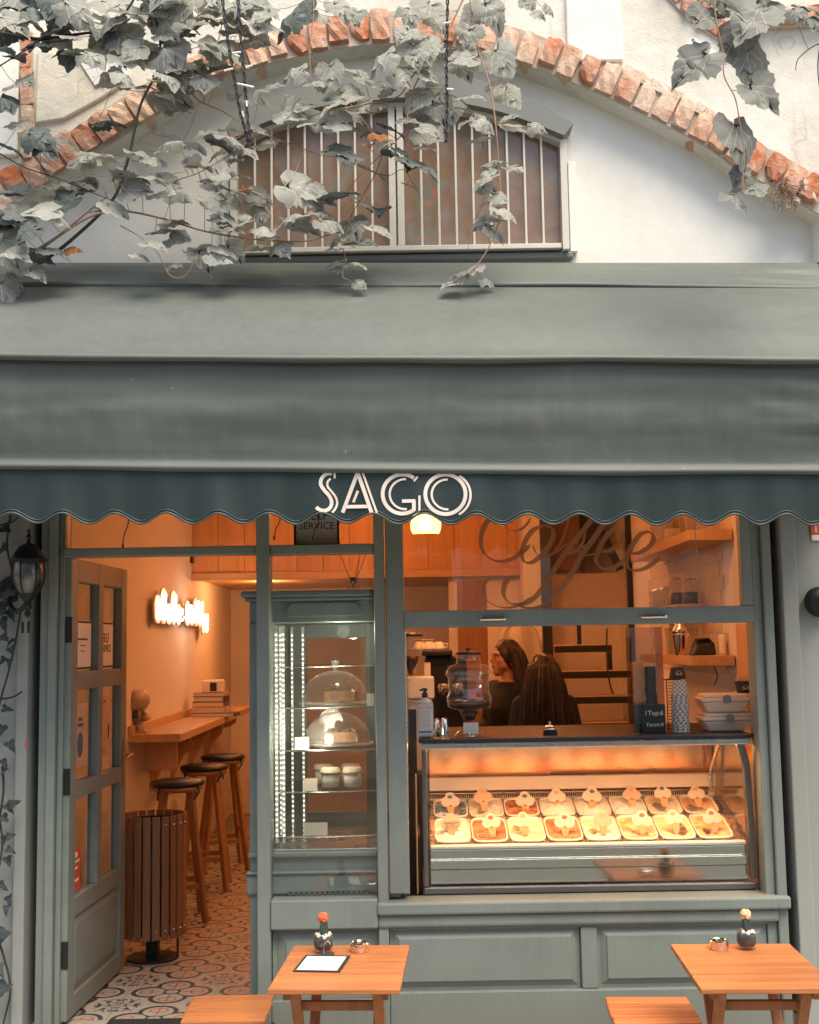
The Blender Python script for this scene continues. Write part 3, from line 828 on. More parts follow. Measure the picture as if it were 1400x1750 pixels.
def pendant(x, y, z, watts, label):
    r = empty('pendant_lamp', (x, y, z), label, 'lamp', 'amber glass pendant lamps')
    prof = [(.068, 0), (.080, .025), (.084, .055), (.072, .095), (.045, .125), (.022, .135)]
    MB().lathe([(a, b+z) for a, b in prof], 28, (x, y, 0), cap=False).build('lamp_shade', M['frost'], r, smooth=True)
    MB().lathe([(.024, z+.13), (.026, z+.19), (.012, z+.20), (.003, z+.21), (.003, ZC)], 14, (x, y, 0)).build('cord', M['black'], r, smooth=True)
    MB().ball((x, y, z+.06), .026, 12, 8, (1, 1, 1.25)).build('bulb', M['bulb'], r, smooth=True)
    point('lamp_light', (x, y, z+.055), watts, r, rad=.03)
pl = P(728, 913, 1.4)
pendant(pl.x, 1.4, pl.z, 26, 'amber glass pendant lamp glowing just below the awning lettering')
pendant(-.30, 3.3, 2.56, 74, 'unseen amber pendant lamp added to light the doorway side of the room')  # unseen lamps behind the awning, added to light the room and loft
pendant(.85, 3.1, 2.55, 38, 'unseen amber pendant lamp added to light the serving side of the room')
pendant(.42, .58, 2.52, 22, 'unseen amber pendant lamp added to light the left half of the gelato case')  # pair hidden by the valance, added to throw warm light on the counter
pendant(1.12, .58, 2.52, 22, 'unseen amber pendant lamp added to light the right half of the gelato case')
# mezzanine storage box clad in pine planks
YM = 4.40
mz0 = P(600, 986, YM).z; mzx1 = P(912, 930, YM).x
mz = empty('mezzanine_box', (-.4, YM, mz0), 'pine plank storage loft hanging below the ceiling at the back', 'storage loft')
n = 13; pw = (mzx1-XL)/n
for i in range(n):
    a = XL+i*pw; bx('plank', M['ply'], a+.0015, a+pw-.0015, YM+rb.uniform(0, .004), YM+.03, mz0+.05, ZC-.002, mz, bevel=.002)
bx('trim_board', M['oakx'], XL, mzx1+.01, YM-.02, YM+.045, mz0-.012, mz0+.048, mz)
bx('underside', M['oakx'], XL, mzx1, YM+.046, YB-.01, mz0+.01, mz0+.03, mz)
bx('side_board', M['ply'], mzx1-.02, mzx1, YM+.032, YB-.01, mz0+.031, ZC-.002, mz)
ul = empty('downlight', (-1.20, 5.0, mz0+.005), 'small round downlight under the pine loft', 'lamp')
MB().lathe([(.04, mz0+.009), (.045, mz0-.004), (.036, mz0-.006)], 18, (-1.20, 5.0, 0)).build('ring', M['chrome'], ul)
MB().lathe([(.001, mz0-.003), (.035, mz0-.004), (.035, mz0+.004)], 18, (-1.20, 5.0, 0)).build('diffuser', M['bulb'], ul)
point('down_light', (-1.20, 5.0, mz0-.06), 6, ul, rad=.04)
tag(shell('partition_wall', .30, XR, 4.46, 4.56, -.05, mz0), kind='structure')
bx('wall_pillar', M['wall_in'], P(898, 1100, 4.1).x, P(931, 1100, 4.1).x, 4.1, 4.455, 0, ZC, label='pale plastered pillar behind the two women', cat='pillar')
bx('brown_door', wood('dark_door_wood', (.20, .09, .04), (.11, .05, .02), .5, 'z', .5), P(783, 1100, 4.0).x, P(834, 1100, 4.0).x, 4.0, 4.05, 0, 2.02, label='dark brown timber door leaf at the back of the shop', cat='door')

M['ceram'] = pm('glazed_figurine', (.42, .33, .25), .35, var=.1)
# ---- entrance door, standing open into the room
dr = empty('glazed_door', (0, 0, 0), 'grey green glazed entrance door standing open with notices on its panes', 'door')
DW, DH, DT = .875, 1.93, .046
uc = [(.0, .095), (.405, .475), (.785, DW)]
for a, b2 in uc:
    bx('stile', T, a, b2, 0, DT, .4855 if a == .405 else 0, DH, dr, bevel=.004)
zr = [(.0, .085), (.405, .485), (.895, .965), (1.36, 1.44), (1.83, DH)]
uc2 = [(.0955, .4045), (.4755, .7845)]
for a, b2 in zr:
    for c0, c1 in (uc2 if a > .45 else [(.0955, .7845)]): bx('rail', T, c0, c1, .001, DT-.001, a, b2, dr, bevel=.004)
for r in range(3):
    for c0, c1 in uc2:
        bx('pane', M['pane'], c0, c1, .030, .034, zr[r+1][1], zr[r+2][0], dr, bevel=0)
for c0, c1 in [(.0955, .7845)]:
    m = MB(); z0, z1 = .0855, .4045
    m.box(c0, c1, .016, .03, z0, z1).build('panel', T, dr)
    m = MB(); i = .04
    m.add([(c0+.01, .0155, z0+.01), (c1-.01, .0155, z0+.01), (c1-.01, .0155, z1-.01), (c0+.01, .0155, z1-.01), (c0+i, .006, z0+i), (c1-i, .006, z0+i), (c1-i, .006, z1-i), (c0+i, .006, z1-i)],
          [(0, 1, 5, 4), (1, 2, 6, 5), (2, 3, 7, 6), (3, 0, 4, 7), (4, 5, 6, 7)]).build('raised_panel', T, dr)
for z in (.27, .98, 1.62): bx('hinge', M['blackmetal'], -.006, .002, -.004, .035, z-.055, z+.055, dr, bevel=.002)
hd = MB().box(.812, .842, -.006, 0, .86, 1.10); hd.tube([(.827, -.004, 1.02), (.827, -.045, 1.02), (.80, -.052, 1.022), (.71, -.050, 1.010)], [.009, .009, .010, .007], 8)
hd.build('handle', M['brass'], dr, bevel=.002)
def notice(x0, x1, z0, z1, mat, marks, dx=0):
    o = bx('notice', mat, x0, x1, .024, .0275, z0, z1, dr, bevel=0)
    for kind, *a in marks:
        if kind == 't':
            s, size, u, v = a; text('lettering', s, size, (x0+(x1-x0)*u, .0233, z0+(z1-z0)*v), M['ink'], o, sx=.9)
        elif kind == 'b':
            u0, u1, v0, v1, mm = a; bx('print', mm, x0+(x1-x0)*u0, x0+(x1-x0)*u1, .0228, .0237, z0+(z1-z0)*v0, z0+(z1-z0)*v1, o, bevel=0)
        elif kind == 'e':
            u, v, ru, rv, mm = a; q = [(x0+(x1-x0)*u+ru*math.cos(t), z0+(z1-z0)*v+rv*math.sin(t)*(1.15 if math.sin(t) < 0 else 1)) for t in [2*PI*k/18 for k in range(18)]]
            MB().prism(q, .0228, .0237, 'y').build('print', mm, o)
    return o
M['orangepaper'] = pm('orange_poster_paper', (.62, .36, .18), .7, var=.04)
M['blueprint'] = pm('blue_print', (.06, .14, .19), .6, var=.1)
bars = [('b', .02, .98, .945, .985, M['ink']), ('b', .02, .98, .015, .055, M['ink'])]
notice(.11, .36, 1.445, 1.665, M['paper'], bars+[('b', .22, .78, .60, .635, M['ink']), ('b', .36, .64, .48, .50, M['ink']), ('b', .40, .60, .37, .39, M['ink'])])
notice(.48, .71, 1.445, 1.665, M['paper'], bars+[('t', 'SELF', .062, .5, .64), ('t', 'SERVICE', .052, .5, .42)])
notice(.11, .32, 1.02, 1.30, M['orangepaper'], [('b', .36, .64, .72, .77, M['blueprint']), ('b', .32, .68, .63, .68, M['blueprint']), ('e', .5, .36, .040, .052, M['blueprint'])])
notice(.48, .68, 1.03, 1.315, M['orangepaper'], [('b', .40, .62, .90, .92, M['ink']), ('b', .36, .66, .76, .78, M['ceram']), ('b', .28, .74, .70, .72, M['ceram']), ('e', .12, .42, .010, .035, M['ink']), ('e', .85, .42, .010, .035, M['ink']), ('e', .5, .10, .014, .012, M['red'])])
notice(.11, .24, .50, .675, M['red'], [('b', .1, .9, .66, .72, M['paper']), ('b', .1, .7, .50, .56, M['paper']), ('b', .1, .8, .2, .26, M['paper']), ('e', .5, .86, .02, .012, M['paper'])])
dr.location = (-1.457, .035, .015); dr.rotation_euler = (0, 0, math.radians(87.6))

# ---- wall counter, stools, bin
bc = empty('wall_counter', (-1.55, 3.6, 0), 'oak breakfast bar fixed along the left wall on scrolled brackets', 'counter')
bx('worktop', M['oak'], XL+.001, -1.40, 2.25, 5.6, .985, 1.035, bc, bevel=.004)
bx('upstand', M['oak'], XL+.001, XL+.025, 2.25, 5.6, 1.036, 1.085, bc)
bx('front_apron', M['oak'], -1.66, -1.46, 2.45, 2.475, .80, .984, bc)
for y in (2.9, 3.6, 4.3, 5.0):
    prof = [(XL+.001, .984), (-1.45, .984), (-1.46, .93), (-1.50, .90), (-1.56, .89), (-1.575, .84), (-1.62, .80), (-1.66, .73), (-1.69, .66), (XL+.001, .62)]
    MB().prism(prof, y-.02, y+.02, 'y').build('bracket', M['oak'], bc, bevel=.003)
def bar_stool():
    r = empty('bar_stool', (0, 0, 0)); H = .755
    MB().lathe([(.02, H-.03), (.135, H-.03), (.148, H-.018), (.148, H-.004), (.12, H)], 28).build('seat', M['stoolwood_shaded'], r, smooth=True)
    MB().lathe([(.15, H+.001), (.158, H+.010), (.152, H+.026), (.12, H+.034), (.02, H+.036)], 28).build('cushion', M['black'], r, smooth=True)
    m = MB()
    for k in range(4):
        a = PI/4+k*PI/2; c, s = math.cos(a), math.sin(a)
        m.tube([(c*.15, s*.15, H+.01), (c*.165, s*.165, H-.03), (c*.145+.02*s, s*.145-.02*c, H-.07)], .006, 5)
    m.build('tie', M['black'], r)
    for k in range(4):
        a = PI/4+k*PI/2; c, s = math.cos(a), math.sin(a)
        MB().bar((c*.215, s*.215, 0), (c*.105, s*.105, H-.03), .034, .030, up=(-s, c, 0)).build('leg', M['stoolwood_shaded'], r, bevel=.004)
    for k in range(4):
        a = PI/4+k*PI/2; c, s = math.cos(a), math.sin(a); c2, s2 = math.cos(a+PI/2), math.sin(a+PI/2)
        rr2 = .182; z = .26 if k % 2 else .20
        MB().bar((c*rr2, s*rr2, z), (c2*rr2, s2*rr2, z), .018, .030, up=(0, 0, 1)).build('stretcher', M['stoolwood_shaded'], r, bevel=.003)
    return r
bs = bar_stool()
for i, (px, py, Y, rz, lb) in enumerate([(303, 1347, 2.02, .25, 'beech bar stool with black cushion nearest the slatted bin'), (349, 1322, 2.92, .1, 'middle beech bar stool with black cushion in the row of three'), (381, 1305, 3.64, .3, 'farthest beech bar stool with black cushion under the wall counter')]):
    o = bs if i == 0 else copy_tree(bs)
    o.location = (P(px, py, Y).x, Y, 0); o.rotation_euler = (0, 0, rz)
    tag(o, lb, 'stool', 'bar stools in a row')
bnx, bny = P(262, 1500, 1.13).x, 1.13
bn = empty('slatted_bin', (bnx, bny, 0), 'round litter bin of dark wooden slats on a black post', 'bin')
NS = 22
for k in range(NS):
    a = 2*PI*(k+.5)/NS; c, s = math.cos(a), math.sin(a)
    o = MB().box(-.019, .019, -.005, .005, .120, .715).build('slat', M['binwood'], None, bevel=.0025)
    o.parent = bn; o.location = (c*.160, s*.160, 0); o.rotation_euler = (0, 0, a+PI/2)
    for z in (.17, .70):
        pass
m = MB()
for z in (.165, .675):
    for k in range(NS):
        a = 2*PI*(k+.5)/NS; m.ball((bnx+.167*math.cos(a), bny+.167*math.sin(a), z), .0045, 6, 4)
m.build('bolts', M['chrome'], bn, kind='stuff')
for z in (.16, .67): MB().lathe([(.146, z-.015), (.153, z-.015), (.153, z+.015), (.146, z+.015), (.146, z-.015)], 32, (bnx, bny, 0), cap=False).build('hoop', M['blackmetal'], bn)
MB().lathe([(.02, .13), (.135, .13), (.142, .66), (.138, .66), (.13, .14)], 28, (bnx, bny, 0)).build('liner', M['black'], bn, smooth=True)
bx('post', M['blackmetal'], bnx-.03, bnx+.03, bny-.03, bny+.03, .012, .13, bn)
MB().lathe([(.02, .001), (.13, .001), (.13, .011), (.02, .013)], 28, (bnx, bny, 0)).build('foot_plate', M['blackmetal'], bn)
MB().tube([(bnx+.125, bny, .16), (bnx+.125, bny, .008), (bnx+.06, bny-.02, .008)], .006, 6).build('pedal', M['blackmetal'], bn)
bx('doormat', pm('black_coir', (.012, .014, .015), .95, var=.3, bumpy=.8, bscale=200), P(180, 1748, 0).x, P(470, 1748, 0).x, -.14, .075, .001, .014, label='black coir doormat at the entrance', cat='doormat', bevel=.003)

# ---- neon sign on the left wall
M['neon'] = emit('neon_tube', (1.0, .93, .80), 1.2)
M['neonback'] = pm('pale_acrylic', (.80, .72, .58), .35, var=.03)
ny0, ny1, nzc = 2.78, 4.75, P(308, 1052, 4.0).z
ng = empty('neon_sign', (XL, 4.0, nzc), 'glowing white neon script sign on a pale backing on the left wall', 'neon sign')
GL = {'C': [[(.9, .75), (.6, 1), (.2, .85), (.05, .45), (.3, .05), (.7, .05), (1, .3)]], 'h': [[(.1, 0), (.15, 1.25), (.35, 1.3), (.2, .3), (.45, .65), (.7, .5), (.7, .05), (1, .15)]],
      'o': [[(.5, .65), (.1, .45), (.15, .1), (.5, 0), (.85, .2), (.8, .55), (.5, .65), (1, .6)]], 'l': [[(0, .2), (.5, .9), (.45, 1.3), (.2, 1.2), (.25, .3), (.5, 0), (1, .2)]],
      'e': [[(.05, .3), (.6, .35), (.75, .6), (.45, .7), (.15, .4), (.3, .03), (.7, .05), (1, .25)]], 'f': [[(0, .2), (.55, .9), (.5, 1.3), (.3, 1.1), (.35, -.4), (.5, -.5), (.55, -.1), (.4, .1), (1, .25)]],
      'y': [[(0, .6), (.1, .1), (.5, .05), (.8, .6), (.75, -.4), (.4, -.5), (.3, -.2), (1, .25)]], 'i': [[(0, .2), (.4, .65), (.4, .1), (.7, .03), (1, .2)]], ' ': []}
word = 'Chohe Cilly'; cw = (ny1-ny0)/len(word); hgt = .125
bk = MB()
for i, ch in enumerate(word):
    for st in GL[ch]:
        pts = cat_rom([Vector((XL+.075, ny0+(i+a)*cw, nzc-.05+b2*hgt)) for a, b2 in st], 6)
        MB().tube(pts, .0052, 6).build('tube', M['neon'], ng, smooth=True)
        za = min(p.z for p in pts)-.03; zb2 = max(p.z for p in pts)+.035
        cy, cz = ny0+(i+.5)*cw, (za+zb2)/2
        bk.prism([(cy+cw*.62*math.copysign(abs(math.cos(t))**.7, math.cos(t)), cz+(zb2-za)/2*math.sin(t)) for t in [2*PI*k/20 for k in range(20)]], XL+.040+.0015*(i % 3), XL+.052+.0015*(i % 3), 'x')
bk.build('backing', M['neonback'], ng, kind='stuff')
for y in (3.0, 4.5): bx('standoff', M['chrome'], XL, XL+.040, y-.01, y+.01, nzc-.01, nzc+.01, ng)
point('neon_light', (XL+.22, 4.0, nzc), .8, ng, (1.0, .85, .66), .15)
bx('socket_box', M['black'], XL, XL+.02, 4.32, 4.40, P(312, 953, 4.3).z-.04, P(312, 953, 4.3).z+.04, label='small black socket box high on the left wall', cat='socket')

# ---- books on the wall counter and the figurine
bkm = [pm('page_block_%d' % i, c, .8, var=.06, stretch=(1, 1, 60), scale=12) for i, c in enumerate([(.70, .60, .48), (.62, .52, .42)])]
cov = [pm('book_cover_%d' % i, c, .5, var=.08) for i, c in enumerate([(.10, .11, .12), (.55, .42, .30), (.25, .10, .06), (.06, .07, .08), (.45, .30, .2)])]
z = 1.0355; bkx, bky = P(362, 1225, 4.1).x, 4.1
names = ['broad dark spined book at the bottom of the stack on the wall counter', 'second book from the bottom of the counter stack', 'third book from the bottom of the counter stack', 'fourth book from the bottom of the counter stack', 'dark covered book just under the small box on the stack']
for i, (bw, bd, bh, ox) in enumerate([(.335, .22, .028, .03), (.26, .20, .045, 0), (.255, .19, .036, -.008), (.245, .19, .040, -.004), (.25, .18, .024, -.004)]):
    r = empty('book', (bkx+ox, bky, z), names[i], 'book', 'books stacked on the wall counter')
    bx('page_block', bkm[i % 2], bkx+ox-bw/2+.006, bkx+ox+bw/2-.02, bky-bd/2+.004, bky+bd/2-.004, z+.003, z+bh-.003, r, bevel=0)
    bx('cover', cov[i], bkx+ox-bw/2, bkx+ox+bw/2, bky-bd/2, bky+bd/2, z, z+.0028, r, bevel=0)
    bx('cover', cov[i], bkx+ox-bw/2, bkx+ox+bw/2, bky-bd/2, bky+bd/2, z+bh-.0028, z+bh, r, bevel=0)
    bx('spine', cov[i], bkx+ox+bw/2-.0195, bkx+ox+bw/2, bky-bd/2, bky+bd/2, z+.003, z+bh-.003, r, bevel=.003)
    z += bh+.0005
r = empty('card_box', (bkx+.02, bky, z), 'small pale box with a dark picture on top of the book stack', 'box')
bx('body', M['kraft'], bkx-.07, bkx+.095, bky-.05, bky+.06, z, z+.095, r, bevel=.012)
bx('picture', M['ink'], bkx-.005, bkx+.045, bky-.0525, bky-.0505, z+.012, z+.075, r, bevel=0)
fg = P(232, 1256, 2.42); fx, fy, fz = fg.x, 2.42, 1.0355
r = empty('figurine', (fx, fy, fz), 'small ceramic astronaut figurine with a barrel helmet on the wall counter', 'figurine')
M['ceramd'] = pm('dark_glaze', (.06, .065, .07), .3, var=.1)
Mh = Matrix.Rotation(math.radians(90), 3, 'X') @ Matrix.Identity(3); Mh = Matrix.Rotation(math.radians(-38), 3, 'Z') @ Mh
MB().lathe([(.046, .07), (.062, .07), (.070, .04), (.072, 0), (.066, -.05), (.045, -.075), (.01, -.08)], 24, (fx, fy, fz+.195), Mh, cap=False).build('helmet', M['ceram'], r, smooth=True)
MB().lathe([(.001, .045), (.047, .048), (.047, .069)], 24, (fx, fy, fz+.195), Mh, cap=False).build('visor', M['ceramd'], r, smooth=True)
m = MB().ball((fx, fy, fz+.095), .05, 14, 10, (1, .85, 1.1))
for s in (-1, 1):
    m.tube([(fx+s*.04, fy, fz+.12), (fx+s*.075, fy-.02, fz+.09), (fx+s*.06, fy-.06, fz+.085)], [.020, .022, .018], 8)
    m.tube([(fx+s*.025, fy, fz+.06), (fx+s*.035, fy-.05, fz+.035), (fx+s*.04, fy-.055, fz+.008)], [.026, .026, .024], 8)
m.build('body', M['ceram'], r, smooth=True)
bx('chest_pack', M['ceramd'], fx-.025, fx+.025, fy-.062, fy-.035, fz+.085, fz+.130, r)
bx('plinth', M['ceram'], fx-.075, fx+.085, fy-.09, fy+.06, fz, fz+.012, r)
# framed SELF SERVICE notice high in the middle bay
r = empty('framed_notice', P(542, 930, .12), 'framed SELF SERVICE notice standing in the upper middle pane', 'sign')
a, c2 = P(503, 920, .12), P(581, 920, .12); zt = P(540, 860, .12).z; zb3 = 1.982
for x0, x1, z0, z1 in ((a.x, a.x+.010, zb3, zt), (c2.x-.010, c2.x, zb3, zt), (a.x+.0105, c2.x-.0105, zb3, zb3+.010), (a.x+.0105, c2.x-.0105, zt-.01, zt)): bx('frame', M['black'], x0, x1, .095, .112, z0, z1, r)
bx('sheet', M['paper'], a.x+.008, c2.x-.008, .104, .108, zb3+.008, zt-.008, r, bevel=0)
cx = (a.x+c2.x)/2
text('lettering', 'SELF', .052, (cx, .1025, P(540, 882, .1).z), M['ink'], r); text('lettering', 'SERVICE', .043, (cx, .1025, P(540, 899, .1).z), M['ink'], r)
bx('notice_ledge', T, -.60, -.158, .076, .13, 1.955, 1.9815, sf)
# loose cable ends hanging from the awning frame
for i, (px, py, ln) in enumerate([(215, 895, 34), (474, 890, 26), (540, 893, 24)]):
    pts = [P(px+7, py-25, -.4), P(px+4, py, -.4), P(px-2, py+ln*.5, -.41), P(px-5, py+ln, -.4)]
    m = MB().tube(cat_rom(pts, 4), .0022, 5); m.tube([pts[-1], P(px-5, py+ln+7, -.4)], .0045, 6)
    m.build('cable_end', M['black'], label=['black cable end dangling above the open door', 'black cable end dangling at the left of the middle bay', 'black cable end dangling in front of the framed notice'][i], cat='cable', group='cable ends hanging under the awning')

# ------------------------------------------------------------------ showcase cabinet in the middle bay
sc_ = empty('showcase_cabinet', (-.43, .35, 0), 'grey green showcase cabinet with lit glass chamber for cakes', 'display cabinet')
TD = M['teal_d']; ch0 = P(550, 1450, .1).z; ch1 = P(550, 1068, .1).z; ct = P(550, 1009, .08).z
CX0, CX1 = -.70, -.160
bx('base', TD, CX0, CX1, .085, .64, 0, ch0-.02, sc_)
bx('skirt', TD, CX0-.012, CX1, .065, .0845, 0.51, ch0-.10, sc_, bevel=.008)
bx('ledge', TD, CX0-.012, CX1, .052, .0845, ch0-.099, ch0-.085, sc_, bevel=.006)
bx('ledge', TD, CX0-.006, CX1, .060, .0845, ch0-.03, ch0-.008, sc_, bevel=.006)
bx('top', TD, CX0, CX1, .085, .64, ch1+.012, ct-.045, sc_)
bx('cornice', TD, CX0-.018, CX1, .060, .65, ct-.044, ct-.028, sc_, bevel=.006)
bx('cornice', TD, CX0-.034, CX1, .046, .66, ct-.027, ct, sc_, bevel=.008)
m = MB(); zc0 = ch1+.035; q = [(-.53, zc0), (-.545, zc0+.03), (-.52, zc0+.062), (-.24, zc0+.062), (-.215, zc0+.03), (-.23, zc0)]
m.prism(q, .074, .0845, 'y').build('carved_plaque', TD, sc_, bevel=.005)
bx('corner_post', TD, CX0, -.604, .075, .64, ch0-.02, ch1+.012, sc_)
bx('rear_frame', TD, -.603, -.50, .60, .63, ch0-.02, ch1+.012, sc_); bx('rear_frame', TD, -.22, CX1, .60, .63, ch0-.02, ch1+.012, sc_)
bx('rear_frame', TD, -.50, -.22, .60, .63, ch1-.055, ch1+.012, sc_)
bx('rear_frame', TD, -.50, -.22, .60, .63, P(550, 1415, .6).z-.02, P(550, 1388, .6).z, sc_)
bx('floor_tray', M['steel'], -.602, CX1, .09, .60, ch0-.018, ch0, sc_)
bx('pane', M['pane'], -.603, CX1, .076, .080, ch0, ch1+.01, sc_, bevel=0)
bx('pane', M['pane'], -.50, -.22, .612, .616, P(550, 1415, .6).z-.02, ch1-.056, sc_, bevel=0)
M['led'] = emit('led_dot', (1.0, .93, .80), 2.6)
M['ledbar'] = pm('led_housing_and_reflection', (.75, .72, .66), .4, var=.03)
for x, y, big in ((-.590, .125, 1), (-.560, .125, 1), (-.565, .575, .7), (-.515, .590, .7), (-.5965, .36, .6)):  # the two rearmost strips are added as reflections of the front LEDs
    bx('led_housing_and_reflection', M['ledbar'], x-.006, x+.006, y, y+.010, ch0+.02, ch1, sc_, bevel=0)
    m = MB(); n = 40
    for k in range(n):
        z = ch0+.05+(ch1-ch0-.07)*k/n; m.box(x-.0028*big, x+.0028*big, y-.003, y-.0005, z, z+.0052*big)
    m.build('led_strip_and_reflection', M['led'], sc_, kind='stuff')
point('case_light', (-.42, .11, (ch0+ch1)/2), 1.7, sc_, (1, .86, .68), .06)
point('case_light', (-.30, .13, ch1-.03), 1.2, sc_, (1, .86, .68), .03)
shz = {}
for py in (1138, 1208, 1281, 1352, 1428):
    z = P(560, py, .12).z; shz[py] = z
    q = [(-.598, .10)]+[(-.38+.215*math.cos(t), .16-.055*math.sin(t)) for t in [PI-PI*k/16 for k in range(17)]]+[(-.164, .10), (-.164, .58), (-.598, .58)]
    MB().prism([(-.598, .58), (-.598, .13)]+[(-.598+.433*k/14, .13-.028*math.sin(PI*k/14)) for k in range(1, 14)]+[(-.165, .13), (-.165, .58)], z-.006, z, 'z').build('glass_shelf', M['acrylic'], sc_)
    MB().tube([(-.598+.433*k/14, .129-.028*math.sin(PI*k/14), z-.003) for k in range(15)], .0032, 5).build('shelf_rim', M['steel'], sc_)
bx('vent_grille', M['dark'], P(490, 1529, .065).x, P(634, 1529, .065).x, .060, .0645, P(550, 1536, .065).z, P(550, 1523, .065).z, sc_, bevel=0)
m = MB(); x0, x1 = P(490, 1529, .06).x, P(634, 1529, .06).x; z0, z1 = P(550, 1536, .06).z, P(550, 1523, .06).z; n = 16
for k in range(n):
    a = x0+(x1-x0)*k/n; c2 = a+(x1-x0)/n*1.6
    for p, q in (((a, z0), (min(c2, x1), z1)), ((a, z1), (min(c2, x1), z0))): m.bar((p[0], .057, p[1]), (q[0], .057, q[1]), .003, .003)
m.build('lattice', TD, sc_)
M['cake'] = pm('brown_cake', (.30, .14, .06), .8, var=.5, scale=40, bumpy=.7, bscale=60)
M['cloth'] = pm('linen_cap', (.70, .55, .40), .85, var=.08, scale=30)
M['knobglass'] = glass('thick_knob_glass', (.9, .9, .9), 1.5, .05, 1.45, .25, .6)
def dome(px, py, wpx, lb, cb):
    z = shz[py]+.001; Y = .34; x = P(px, py, Y).x; r_ = wpx*SCL(Y)/2
    r = empty('cake_dome', (x, Y, z), lb, 'glass dome', 'glass cake domes in the showcase')
    MB().lathe([(r_*.3, z), (r_*1.05, z+.004), (r_*1.06, z+.012), (r_*.98, z+.012), (r_*.95, z+.008), (r_*.3, z+.006)], 40, (x, Y, 0)).build('plate', M['domeglass'], r, smooth=True)
    h = r_*.76
    MB().lathe([(r_*.94, z+.014), (r_*.93, z+.03)]+[(r_*.93*math.cos(t), z+.03+h*math.sin(t)) for t in [PI/2*k/12 for k in range(1, 12)]]+[(.012, z+.03+h)], 40, (x, Y, 0), cap=False).build('dome', M['domeglass'], r, smooth=True)
    MB().lathe([(.008, z+.028+h), (.010, z+.04+h), (.019, z+.072+h), (.018, z+.074+h), (.001, z+.070+h)], 16, (x, Y, 0)).build('knob', M['knobglass'], r, smooth=True)
    MB().lathe([(r_*.94, z+.013), (r_*.965, z+.016), (r_*.94, z+.020)], 40, (x, Y, 0), cap=False).build('rim', M['acrylic'], r, smooth=True)
    q = empty('cake', (x+.03, Y, z+.012), cb, 'cake')
    mm = MB().box(x-r_*.30, x+r_*.62, Y-.08, Y+.06, z+.0125, z+.062)
    mm.build('sponge', M['cake'], q, bevel=.010)
    mm = MB()
    for k in range(26): mm.ball((x+rb.uniform(-r_*.26, r_*.58), Y+rb.uniform(-.075, .055), z+.064), rb.uniform(.006, .011), 6, 5)
    mm.build('crumble', M['cake'], q)
dome(573, 1208, 118, 'upper clear glass cake dome with a tall knob', 'brown crumble cake under the upper glass dome')
dome(577, 1281, 116, 'lower clear glass cake dome with a tall knob', 'brown crumble cake under the lower glass dome')
for i, (px, Y, lb) in enumerate([(565, .22, 'front left dessert jar with linen cap on the showcase shelf'), (603, .22, 'front right dessert jar with linen cap on the showcase shelf'), (553, .38, 'rear left dessert jar with linen cap on the showcase shelf'), (600, .38, 'rear right dessert jar with linen cap on the showcase shelf')]):
    z = shz[1352]+.001; x = P(px, 1340, Y).x
    r = empty('dessert_jar', (x, Y, z), lb, 'jar', 'capped dessert jars in the showcase')
    MB().lathe([(.02, z), (.042, z+.002), (.044, z+.010), (.044, z+.066), (.036, z+.076)], 22, (x, Y, 0), cap=False).build('jar', M['vessel'], r, smooth=True)
    MB().lathe([(.01, z+.004), (.039, z+.006), (.040, z+.060), (.01, z+.064)], 18, (x, Y, 0)).build('filling', M['kraft'], r, smooth=True)
    MB().lathe([(.048, z+.066), (.043, z+.074), (.041, z+.084), (.036, z+.089), (.002, z+.091)], 22, (x, Y, 0)).build('cap', M['cloth'], r, smooth=True)
for i, (px, py, base, lb) in enumerate([(531, 1330, 1352, 'small card price tag in front of the dessert jars'), (516, 1265, 1281, 'small card price tag left of the lower cake dome'), (640, 1194, 1208, 'small card price tag right of the upper cake dome'), (540, 1420, 1428, 'folded card price tag on the lowest showcase shelf')]):
    x = P(px, py, .14).x; z = shz[base]+.001; wd = .030 if i < 3 else .05
    if i == 2: wd = .016; x = -.183
    MB().add([(x-wd, .12, z), (x+wd, .12, z), (x+wd, .135, z+.052), (x-wd, .135, z+.052), (x-wd, .150, z), (x+wd, .150, z)], [(0, 1, 2, 3), (3, 2, 5, 4), (0, 3, 4), (1, 5, 2), (0, 4, 5, 1)]).build('price_tag', M['kraft'], label=lb, cat='price tag', group='card price tags in the showcase')
# reed diffuser on top
x, Y = P(604, 1000, .3).x, .3; z = ct+.0005
r = empty('reed_diffuser', (x, Y, z), 'clear glass reed diffuser with black collar on top of the showcase', 'diffuser')
bx('bottle', M['vessel'], x-.030, x+.030, Y-.03, Y+.03, z, z+.048, r, bevel=.006)
MB().lathe([(.014, z+.048), (.014, z+.066), (.004, z+.066)], 14, (x, Y, 0)).build('collar', M['black'], r)
for dx in (-.055, .03, .055): MB().tube([(x, Y, z+.02), (x+dx*1.1, Y+.01, z+.175)], .0018, 5).build('reed', M['ink'], r)
# ------------------------------------------------------------------ gelato display case
gz0 = .495; gz1 = P(1000, 1258, .10).z
GX0, GX1, GY0, GY1 = .034, 1.446, .085, .80
gc = empty('gelato_case', (.74, .4, gz0), 'long glass fronted gelato display case glowing warm orange', 'display case')
M['caseframe'] = pm('case_frame', (.16, .155, .145), .32, var=.1, metal=.6)
M['mirror'] = pm('case_glow_mirror', (.78, .52, .34), .20, metal=1.0, var=.03)  # orange tint puts the warm glow of the case into the metal colour
M['frontsteel'] = pm('front_steel', (.46, .46, .44), .10, metal=1.0, var=.06)
M['enamel'] = pm('white_enamel', (.80, .74, .66), .35, var=.03)
bx('plinth', M['caseframe'], GX0, GX1, GY0+.03, GY1, .0, gz0-.001, gc)
bx('bottom_rail', M['caseframe'], GX0, GX1, GY0, GY0+.03, gz0, gz0+.030, gc, bevel=.006)
